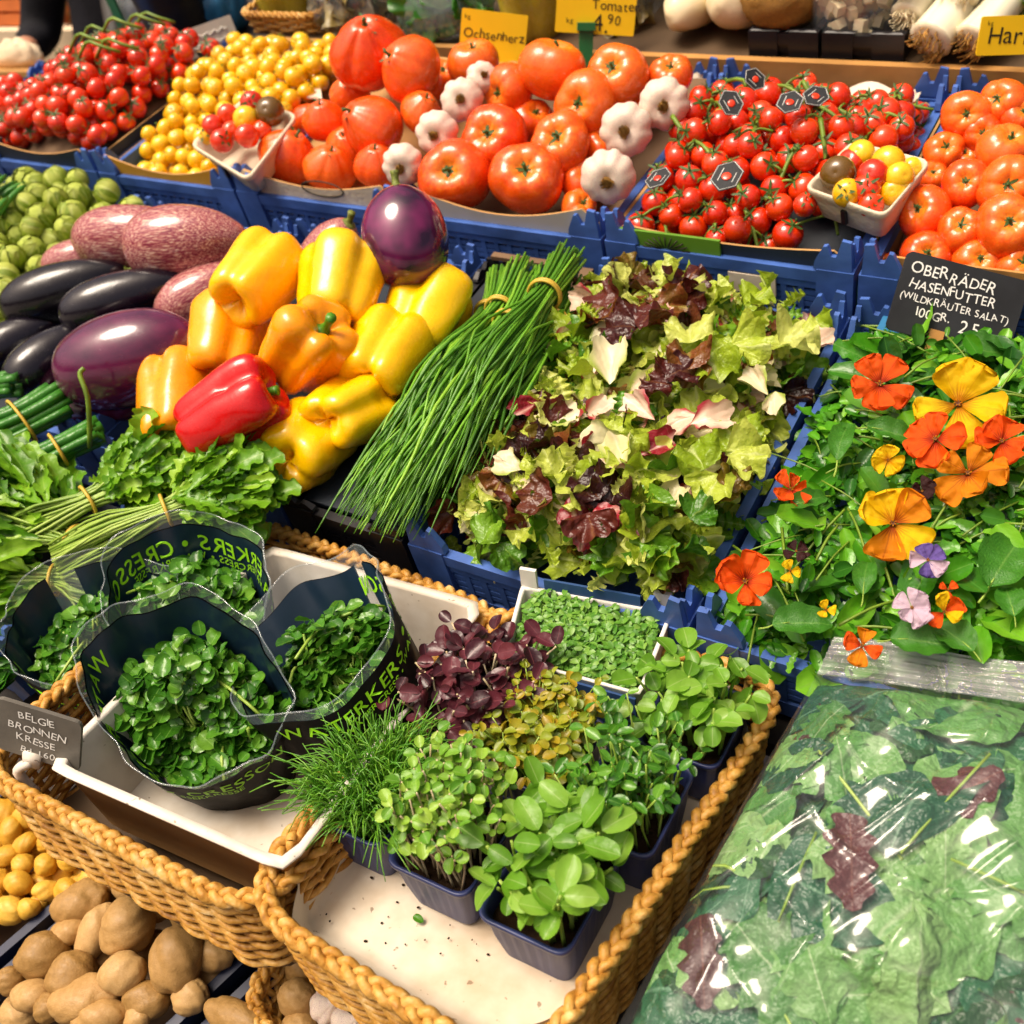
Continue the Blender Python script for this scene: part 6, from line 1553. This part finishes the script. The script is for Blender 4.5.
for k_ in ('mustard', 'spinach', 'brownleaf', 'darkbag'):
    for n_ in M[k_].node_tree.nodes:
        if n_.type == 'BUMP': n_.inputs['Strength'].default_value = .8; n_.inputs['Distance'].default_value = .012
part('leaf_stems', mb, M['palestem'], bagroot, kind='stuff')

# ------------------------------------------------------------------ goods on the ledge behind
LN = .0862
def ledge(px, s): 
    P = at_s(px, 30, s); return Vector((P.x, s, LN))
def along(p0, p1, w, name, label, cat, mesh, group=None, extra=None):
    """an oblong thing lying from p0 to p1"""
    c = (p0+p1)/2; L = (p1-p0).length/2
    return thing(name, label, cat, group, M=frame(p1-p0, rnd.random()*6, c, (w, w, L)), mesh=mesh)
V, F, lp = lathe([(0,-1),(.3,-.98),(.7,-.8),(.95,-.4),(1,.05),(.9,.5),(.62,.83),(.25,.97),(0,1)], 18, 28); V *= (1+.04*wob(V, 2, 2))[:, None]
wr = MB().add(V, F, 0, None, lp).mesh('white_root', M['whiteroot'])
for px, py0, w, lb, k in ((676, 20, .054, 'cream oblong root lying on the ledge beside the price card', 0), (725, 14, .07, 'biggest cream oblong root on the ledge, next to the dark trays', 1), (868, 4, .04, 'cream root lying across the bag of beige chunks', 2)):
    if k < 2:
        p = ledge(px, 1.24); p.z = LN+w; q = p+Vector((.06, .26, .02)); along(p-Vector((0, .02, 0)), q, w, 'white_root', lb, 'root vegetable', wr, 'cream roots on the ledge')
    else:
        p = ledge(850, 1.29); p.z = LN+.17; along(p, p+Vector((.14, .06, .02)), w, 'white_root', lb, 'root vegetable', wr, 'cream roots on the ledge')
for u0, u1, lb in ((0, 0, 'dark plastic tray under the celeriac on the ledge'), (1, 1, 'dark plastic tray under the bag of beige chunks on the ledge')):
    a = ledge((748, 822)[u0], 1.2); b = ledge((818, 905)[u0], 1.2)
    crate(a.x, b.x, 1.20, 1.50, LN+.045, .044, lb, mat='black', group='dark trays on the ledge', lug=.002, step=.02, cat='tray')
V, F, lp = lathe([(0,-.9),(.5,-.8),(.92,-.4),(1,.1),(.8,.6),(.4,.9),(0,.95)], 22, 34); V *= (1+.07*wob(V, 5, 2)+.04*wob(V, 11, 5))[:, None]
p = ledge(783, 1.27); p.z = LN+.09; thing('celeriac', 'knobbly golden brown celeriac in the dark tray on the ledge', 'celeriac', M=frame((.2, .1, 1), .5, p, .075), mesh=MB().add(V, F, 0, None, lp).mesh('celeriac', M['celeriac']))
p = ledge(760, 1.36); p.z = LN+.085; thing('celeriac', 'second celeriac standing behind the golden brown one', 'celeriac', M=frame((-.2, .1, 1), 2.5, p, .07), mesh=bpy.data.meshes['celeriac'])
# bag of chunks
p = ledge(852, 1.27); rootb = thing('chunk_bag', 'clear bag of beige root chunks in the dark tray on the ledge', 'bag', loc=tuple(p))
V, F, lp = lathe([(0,0),(.6,.0),(.95,.2),(1,.8),(.95,1.3),(.7,1.7),(.2,1.9),(0,1.9)], 14, 26); V *= (1+.05*wob(V, 5, 3))[:, None]; V = V*[.075, .062, .088]+[0, 0, .012]
part('bag_film', MB().add(V, F), M['bagclear'], rootb, False)
mb = MB()
for i in range(90):
    a, q, h = rnd.uniform(0, 6.3), math.sqrt(rnd.random())*.062, rnd.uniform(.025, .15); r = rnd.uniform(.008, .014)
    mb.box((-r, -r*.8, -r*.7), (r, r*.8, r*.7), 0, frame((rnd.gauss(0, 1), rnd.gauss(0, 1), rnd.gauss(0, 1)), 0, (q*math.cos(a), q*math.sin(a)*.85, h)))
part('root_chunks', mb, M['whiteroot'], rootb, False, smooth=False, kind='stuff')
# leeks with root ends to the buyer
t = NT('leek_skin'); x, y, z = t.lp(); cc_ = t.ramp(x, [(.0, lin('#e6dcc0')), (.45, lin('#e9e4cc')), (.7, lin('#b5c47a')), (1, lin('#5f8a34'))]); t.base(t.mix(t.ramp(t.noise(1, 3, vec=t.scaled((50, 50, 3))), [(.45, (0,0,0,1)), (.7, (.5,.5,.5,1))]), cc_, lin('#c9bc94'))); t.set(Roughness=.35); M['leek'] = t.m
for i, (px, z, dx, w, lb) in enumerate(((905, .06, .10, .028, 'leek with bushy root end on the ledge, nearest the bag of chunks'), (930, .045, .14, .036, 'leek with the largest root tuft hanging over the ledge edge'), (955, .10, .12, .032, 'leek lying on top of the others on the ledge'), (972, .045, .16, .032, 'leek beside the yellow card with the word Hari'), (900, .13, .16, .026, 'leek laid across at the back of the leek pile'))):
    p = ledge(px, 1.19 if i in (1, 3) else 1.24); p.z = LN+z; q = p+Vector((dx, .40, .16))
    rt = thing('leek', lb, 'leek', 'leeks on the ledge', M=frame(q-p, 0, p)); L = (q-p).length
    mb = MB(); mb.tube(catmull([(0, 0, 0), (0, 0, .02), (0, 0, .1), (.005, 0, .3), (.0, 0, L)], 16), np.interp(np.linspace(0, 1, 16), [0, .05, .15, .5, 1], [w*.8, w*1.1, w*1.05, w*.95, w*1.1]), 14, lp=True); part('shaft', mb, M['leek'], rt, False)
    mb = MB()
    for k in range(60):
        a, r_ = rnd.uniform(0, 6.3), w*.8*math.sqrt(rnd.random()); d = rnd.uniform(.008, .024); mb.tube(catmull([(r_*math.cos(a), r_*math.sin(a), .004), (r_*1.1*math.cos(a), r_*1.1*math.sin(a), -d*.5), (r_*1.2*math.cos(a+.3), r_*1.2*math.sin(a+.3), -d)], 5), .0012, 4)
    part('roots', mb, M['garlicroot' if i % 2 else 'whiteroot'], rt, False, kind='stuff')
# green and film-wrapped goods to the left
for px, w, s, z, mt, lb, tall in ((536, .07, 1.27, .08, 'palepepper', 'pale yellow-green pepper on the ledge left of the tomato price card', 1.3), (300, .085, 1.33, .07, 'palepepper', 'large pale green vegetable beside the small wicker tray on the ledge', 1.0)):
    p = ledge(px, s); p.z = LN+z; rt = thing('pale_pepper', lb, 'pepper', M=frame((.1, .0, 1), 1, p, w)); part('flesh', pepper_mesh(91, 3, mt, .15, tall), None, rt); part('stalk', pepper_stem, None, rt, M=TR(0, 0, .3))
M['cabbage'] = leafmat('brownish_cabbage_leaf', ['#6a5a3a', '#8a7a44', '#5c4a3c', '#9a9a54'], '#c9c08c', .4, .1)
def wrapped(px, s, w, h, label, matn, sx=1.0):
    p = ledge(px, s); rt = thing('wrapped_greens', label, 'greens', 'film-wrapped greens on the ledge', loc=tuple(p)); R = random.Random(px)
    V, F, lp = lathe([(0,0),(.6,.02),(.95,.25),(1,.8),(.85,1.4),(.5,1.8),(0,1.95)], 14, 26); V *= (1+.06*wob(V, 4, px))[:, None]
    part('film_wrap', MB().add(V*[w*sx, w, h/1.95], F), M['bagclear'], rt, False)
    mb = MB(); fr_ = [frill(1, .9, 200+i, .25, .3, 2.4, 6) for i in range(4)]
    for i in range(46):
        a, q, z = R.uniform(0, 6.3), R.uniform(.3, .8), R.uniform(.08, .85); t_ = R.choice(fr_); o = Vector((math.cos(a), math.sin(a), .3))
        mb.add(t_[0], t_[1], 0, frame(o, R.uniform(0, 6.3), (math.cos(a)*q*w*sx, math.sin(a)*q*w, z*h), R.uniform(.05, .09)), t_[2])
    part('leaves', mb, M[matn], rt, False, kind='stuff')
wrapped(362, 1.30, .10, .15, 'film-wrapped brownish leafy head on the ledge behind the oxheart tomatoes', 'cabbage', 1.1)
wrapped(452, 1.28, .10, .13, 'film-wrapped dark leafy bowl on the ledge behind the yellow oxheart card', 'rocket', 1.15)
wrapped(628, 1.36, .09, .16, 'film-wrapped yellowish leafy head behind the tomato price card', 'cabbage', 1.0)
wrapped(1015, 1.36, .08, .17, 'film-wrapped green leaves behind the card with the word Hari', 'parsley', 1.0)
p0, p1 = ledge(246, 1.21), ledge(318, 1.21)
wicker([Vector((p0.x, 1.21, LN+.05)), Vector((p1.x, 1.21, LN+.05)), Vector((p1.x+.03, 1.5, LN+.05)), Vector((p0.x+.03, 1.5, LN+.05))], .048, 'low wicker tray on the ledge at the far end', .95, .03, rim=.004, stakes=24, rowr=.004)
M['paleslate'] = flat('pale_slate', '#c2bdb0', .6, .1, 9, .35)
# price cards
def card(px, py, s, wpx, hpx, lines, label, rot=.05, tilt=.1, clip=False):
    C0 = at_s(px, py, s); k = mpp(C0); ex = RB*math.cos(rot)-UB*math.sin(rot); ey = UP+RB*math.sin(rot)
    return board('price_card', label, 'price card', C0, ex, ey, wpx*k, hpx*k, 'yellowsign', [(x, y, sz*k, tx) for x, y, sz, tx in lines], 'ink', 'yellow price cards', .003, .6, .02), C0, k
card(597, -2, 1.19, 80, 66, [(-.1, -.32, 13, 'Tomaten'), (-.05, -.92, 23, '4.'), (.32, -.68, 13, '90'), (-.72, -.72, 7, 'kg')], 'yellow price card reading Tomaten 4.90 standing on the ledge edge', .06)
cd, C0, k = card(493, 37, 1.12, 66, 46, [(-.9, -.12, 12.5, 'Ochsenherz'), (-.9, .62, 6, 'kg')], 'yellow handwritten card stuck behind the beef tomatoes', .12)
card(1024, 35, 1.175, 90, 36, [(-.78, -.4, 23, 'Haricots'), (-.85, .55, 6, 'kg')], 'yellow price card whose visible part reads Hari below the leeks', -.03)
mb = MB(); P = at_s(586, 42, 1.145); k = mpp(P); mb.box((-7*k, -.003, -22*k), (7*k, .003, 16*k), 0, basis(RB, UP.cross(RB)*1, UP, P)); mb.box((-9*k, -.010, 10*k), (9*k, .011, 17*k), 0, basis(RB, UP.cross(RB), UP, P+Vector((0, 0, .0015))))
solid('card_clip', 'dark green plastic card clip standing behind the beef tomatoes', 'clip', mb, M['greenclip'], tuple(P), smooth=False)
C0 = at_s(209, 38, 1.16); k = mpp(C0)
sg = board('slate_tag', 'blank-looking grey slate tag leaning behind the red cherry tomatoes', 'sign', C0, RB*math.cos(-.34)-UB*math.sin(-.34), UP+RB*-.3, 56*k, 27*k, 'paleslate', [], 'ink', round_=.03)
mb = MB()
for r_ in range(2): mb.tube([(-20*k+i*1.6*k, (4-9*r_)*k+2.2*k*math.sin(i*1.9+r_)*math.cos(i*.7), .002) for i in range(26)], .0014, 4)
part('chalk_scribble', mb, M['cardwhite'], sg, False)
# things behind the far left corner of the counter
p = ledge(185, 1.32); p.z = 0; rt = thing('black_bucket', 'black plastic bucket behind the grey slate tag', 'bucket', loc=tuple(p)); V, F, lp = lathe([(0,0),(.8,0),(.9,.8),(1,1.6),(1.06,1.62),(1.05,1.7),(.97,1.68),(.85,.3),(0,.25)], 30, 40); part('bucket_wall', MB().add(V*.1, F), M['black'], rt, False); mb = MB(); mb.tube([(math.cos(a)*.104, math.sin(a)*.104-.002, .15-.03*math.sin(a)) for a in np.linspace(PI, 2*PI, 20)], .004, 6); part('handle', mb, M['cardgrey'], rt, False)
p = ledge(150, 1.34); p.z = 0; rt = thing('clear_sack', 'crumpled clear plastic sack next to the black bucket', 'sack', loc=tuple(p)); V, F, lp = lathe([(0,0),(.7,0),(1,.5),(.9,1.3),(.5,1.9),(.3,2.3),(0,2.3)], 26, 40); V *= (1+.1*wob(V, 5, 3)+.06*wob(V, 11, 4))[:, None]; part('sack_film', MB().add(V*[.075, .07, .1], F), film('sack_film', .35, '#d8dee0', .15, .8, 8), rt, False); mb = MB(); mb.box((-.012, -.085, .0), (.02, -.078, .16)); part('green_label', mb, M['greenclip'], rt, False, smooth=False)
p = ledge(222, 1.40); p.z = 0; rt = thing('blue_sack', 'teal blue plastic sack behind the black bucket', 'sack', loc=tuple(p)); V2 = V*(1+.05*wob(V, 6, 8))[:, None]; part('sack_skin', MB().add(V2*[.10, .08, .085], F), M['blue2'], rt, False)

# ------------------------------------------------------------------ the hall around
HX = (RB-UP*RB.dot(UP)).normalized(); HY = UP.cross(HX).normalized()
FLZ = (CB-Vector((0, 0, 0))).dot(UP)-(TO_WORLD @ CB).z/SC
def wbasis(P): return basis(HX, HY, UP, P)
def on_floor(P): return P-UP*(P.dot(UP)-FLZ)
def rel(px, py, k): return far(px, py, k)
o = newobj('floor', MB().box((-14, -14, -.05), (14, 14, 0)).mesh('floor', M['floor'], smooth=False), M=wbasis(on_floor(Vector((0, 0, 0))))); o['label'] = 'dim tiled market hall floor under the stalls'; o['kind'] = 'structure'
P = on_floor(far(300, -60, 8.5)); o = newobj('wall', MB().box((-12, -.1, 0), (12, .1, 5)).mesh('wall', M['backwall'], smooth=False), M=wbasis(P)); o['label'] = 'brownish market hall wall far behind the stall'; o['kind'] = 'structure'
P = far(20, 31, 4.7); h = P.dot(UP)-FLZ; B_ = on_floor(P)
rt = thing('side_counter', 'cream covered counter of the neighbouring stall', 'counter', M=wbasis(B_)); mb = MB(); mb.box((-1.2, 0, 0), (.52, 1.0, h-.03)); part('counter_body', mb, M['brownwood'], rt, False, smooth=False)
n = 30; V = np.array([(-1.22+1.76*i/(n-1), -.015-.02*math.sin(i*1.1)*j/9-.012*math.sin(i*2.7)*j/9, h+.0-.5*j/9) for i in range(n) for j in range(10)]); V2 = np.array([(-1.22+1.76*i/(n-1), 1.0*j/9-.015, h+.001) for i in range(n) for j in range(10)])
part('cloth', MB().add(V, gridF(n, 10)).add(V2, gridF(n, 10)), M['cream'], rt, False)
for px, w, hh, k, mt, lb in ((16, .34, .30, 4.95, 'orangebox', 'orange slatted box on the neighbouring counter'), (66, .17, .16, 5.1, 'wood', 'tan wooden box next to the orange slatted box'), (112, .12, .30, 5.4, 'orangebox', 'small amber box showing beside the black apron')):
    q = far(px, 20, k); q = q-UP*(q.dot(UP)-FLZ-h-.002); rt = thing('slatted_box', lb, 'box', 'boxes on the neighbouring counter', M=wbasis(q))
    nsl = 5
    for sx in (-1, 1): 
        for sy in (0, 1): mb = MB(); mb.box((sx*w/2-.012, sy*.25-.012, 0), (sx*w/2+.012, sy*.25+.012, hh)); part('corner_post', mb, M[mt], rt, False, smooth=False)
    for i in range(nsl):
        z0, z1 = hh*(i+.1)/nsl, hh*(i+.9)/nsl; mb = MB(); mb.box((-w/2, -.018, z0), (w/2, -.0125, z1)); mb.box((-w/2, .2625, z0), (w/2, .268, z1)); mb.box((-w/2-.018, -.012, z0), (-w/2-.0125, .262, z1)); mb.box((w/2+.0125, -.012, z0), (w/2+.018, .262, z1)); part('slat', mb, M[mt], rt, False, smooth=False)
    mb = MB(); mb.box((-w/2+.013, -.010, .002), (w/2-.013, .26, .01)); part('box_floor', mb, M[mt], rt, False, smooth=False)
V, F, lp = lathe([(0,0),(.8,.0),(1,.5),(.8,1.1),(.4,1.5),(0,1.6)], 18, 30); V *= (1+.12*wob(V, 4, 6)+.06*wob(V, 9, 2))[:, None]
q = far(16, 48, 3.75); q = q-UP*.06; rt = thing('paper_bundle', 'crumpled whitish paper bundle on the corner of the stall', 'bundle', M=wbasis(q)); part('crumpled_paper', MB().add(V*[.09, .06, .055], F), M['cream'], rt, False)
# paper rests on a small stand beside the counter
mb = MB(); hq = q.dot(UP)-FLZ; mb.box((-.25, -.2, hq-.03), (.16, .2, hq-.001)); 
for sx in (-.22, .13):
    for sy in (-.17, .17): mb.box((sx-.02, sy-.02, 0), (sx+.02, sy+.02, hq-.0302))
rt = thing('side_table', 'pale wooden side table carrying the crumpled paper bundle', 'table', M=wbasis(on_floor(q))); part('table_frame', mb, M['wood'], rt, False, smooth=False)

# the seller behind the far corner, dark clothes, one hand reaching forward
P = on_floor(far(128, 30, 4.55)); U_ = 1/SC
person = thing('person', 'seller in black clothes with one bare hand at waist height behind the far corner', 'person', M=wbasis(P) @ RZ(0))
def skinbody(name, verts, edges, mat, root, sub=2):
    me = bpy.data.meshes.new(name); me.from_pydata([tuple(np.array(v[:3])*U_) for v in verts], edges, []); me.materials.append(mat)
    o = newobj(name, me, root); md = o.modifiers.new('grow', 'SKIN'); md.use_smooth_shade = True
    for i, v in enumerate(verts):
        sv = me.skin_vertices[0].data[i]; r = v[3] if isinstance(v[3], tuple) else (v[3], v[3]); sv.radius = (r[0]*U_, r[1]*U_); sv.use_root = (i == 0)
    s2 = o.modifiers.new('smooth', 'SUBSURF'); s2.levels = sub; s2.render_levels = sub; return o
H_ = np.array((-.235, -.26, 1.075)); El = np.array((-.25, -.02, 1.12))
bv = [(0,0,.97,.13), (0,0,1.15,.125), (0,-.01,1.32,.14), (0,0,1.46,.09), (0,-.01,1.54,.055), (0,-.03,1.64,.085), (0,-.03,1.73,.07),
      (.09,0,.93,.085), (.1,-.02,.5,.058), (.1,.01,.09,.042), (.1,-.12,.04,.035), (-.09,0,.93,.085), (-.1,-.02,.5,.058), (-.1,.01,.09,.042), (-.1,-.12,.04,.035),
      (.17,0,1.43,.06), (.21,.02,1.16,.045), (.22,-.06,.92,.034), (.22,-.09,.83,.03), (-.17,0,1.43,.06), (*El,.044), (*(El*.25+H_*.75),.03), (*H_,.032), (*(H_+[0,-.045,-.015]),.034)]
be = [(0,1),(1,2),(2,3),(3,4),(4,5),(5,6),(0,7),(7,8),(8,9),(9,10),(0,11),(11,12),(12,13),(13,14),(3,15),(15,16),(16,17),(17,18),(3,19),(19,20),(20,21),(21,22),(22,23)]
for k, (dx, L) in enumerate(((-.03, .07), (-.01, .08), (.012, .075), (.032, .06))):
    b = len(bv); base = H_+[dx, -.07, -.02]; bv += [(*base, .011), (*(base+[dx*.2, -L*.5, -.012]), .010), (*(base+[dx*.2, -L*.8, -.045]), .008)]; be += [(23, b), (b, b+1), (b+1, b+2)]
b = len(bv); bv += [(*(H_+[.045, -.04, -.02]), .012), (*(H_+[.06, -.085, -.04]), .009)]; be += [(22, b), (b, b+1)]
skinbody('body', bv, be, M['skin'], person)
cv = [(x, y, z, r*1.12+.012) for x, y, z, r in bv[:22]]; cv[4] = (0, 0, 1.49, .075); cv[5] = (0, 0, 1.5, .07); cv[6] = (0, 0, 1.505, .07)
cv[21] = (*(El*.42+H_*.58), .045); cv[18] = (.22, -.07, .90, .045)
skinbody('black_clothing', cv, [e for e in be if max(e) < 22 and e not in ((4, 5), (5, 6))] + [(4, 5), (5, 6)], M['blackcloth'], person)
V, F, lp = lathe([(0,-.2),(.8,-.1),(1,.3),(.85,.8),(.4,1.05),(0,1.1)], 12, 20); part('hair', MB().add(V*.098*U_+np.array((0, .0, 1.66))*U_, F), M['blackcloth'], person, False)

# ------------------------------------------------------------------ real world: turn, scale, camera, light
for o in [o for o in COL.objects if o.parent is None]: o.matrix_basis = TO_WORLD @ o.matrix_basis
cam = bpy.data.cameras.new('Camera'); co = bpy.data.objects.new('Camera', cam); COL.objects.link(co); scene.camera = co
m = Matrix((_r, _u, -_d)).transposed().to_4x4(); co.matrix_world = Matrix.Translation(CAM_W*SC+Vector((0, 0, .85))) @ m
cam.sensor_width = 36; cam.lens = 36*CAM_F/1024; cam.clip_start = .02; cam.clip_end = 200
cam.dof.use_dof = True; cam.dof.focus_distance = 1.22*SC; cam.dof.aperture_fstop = 8
F_ = Vector((_d.x, _d.y, 0)).normalized(); R_ = Vector((_r.x, _r.y, 0)).normalized()
sd = (Vector((0, 0, 1))*.82-R_*.42-F_*.18).normalized()
sun = bpy.data.lights.new('Sun', 'SUN'); sun.energy = 2.5; sun.angle = rad(28); sun.color = (1, .89, .74)
so_ = bpy.data.objects.new('Sun', sun); COL.objects.link(so_); so_.rotation_euler = (-sd).to_track_quat('-Z', 'Y').to_euler(); so_.location = (0, 0, 6)
w = bpy.data.worlds.new('World'); scene.world = w; w.use_nodes = True; nt = w.node_tree
sky = nt.nodes.new('ShaderNodeTexSky'); sky.sky_type = 'NISHITA'; sky.sun_disc = False; sky.sun_elevation = math.asin(sd.z); sky.sun_rotation = math.atan2(sd.x, sd.y); sky.dust_density = 8; sky.ozone_density = .0; sky.air_density = .35
tint = nt.nodes.new('ShaderNodeMix'); tint.data_type = 'RGBA'; tint.blend_type = 'MULTIPLY'; tint.inputs[0].default_value = 1
nt.links.new(sky.outputs[0], tint.inputs[6]); tint.inputs[7].default_value = (1, .94, .84, 1)      # warm tint added over the sky colour to cut its blue; no roof is built
nt.links.new(tint.outputs[2], nt.nodes['Background'].inputs[0]); nt.nodes['Background'].inputs[1].default_value = .15
vs = scene.view_settings; vs.view_transform = 'Standard'; vs.look = 'None'; vs.gamma = 1; vs.exposure = .34
scene.cycles.max_bounces = 8; scene.cycles.transparent_max_bounces = 16; scene.cycles.use_denoising = True; scene.cycles.caustics_reflective = False; scene.cycles.caustics_refractive = False
print('OBJ', len(COL.objects))
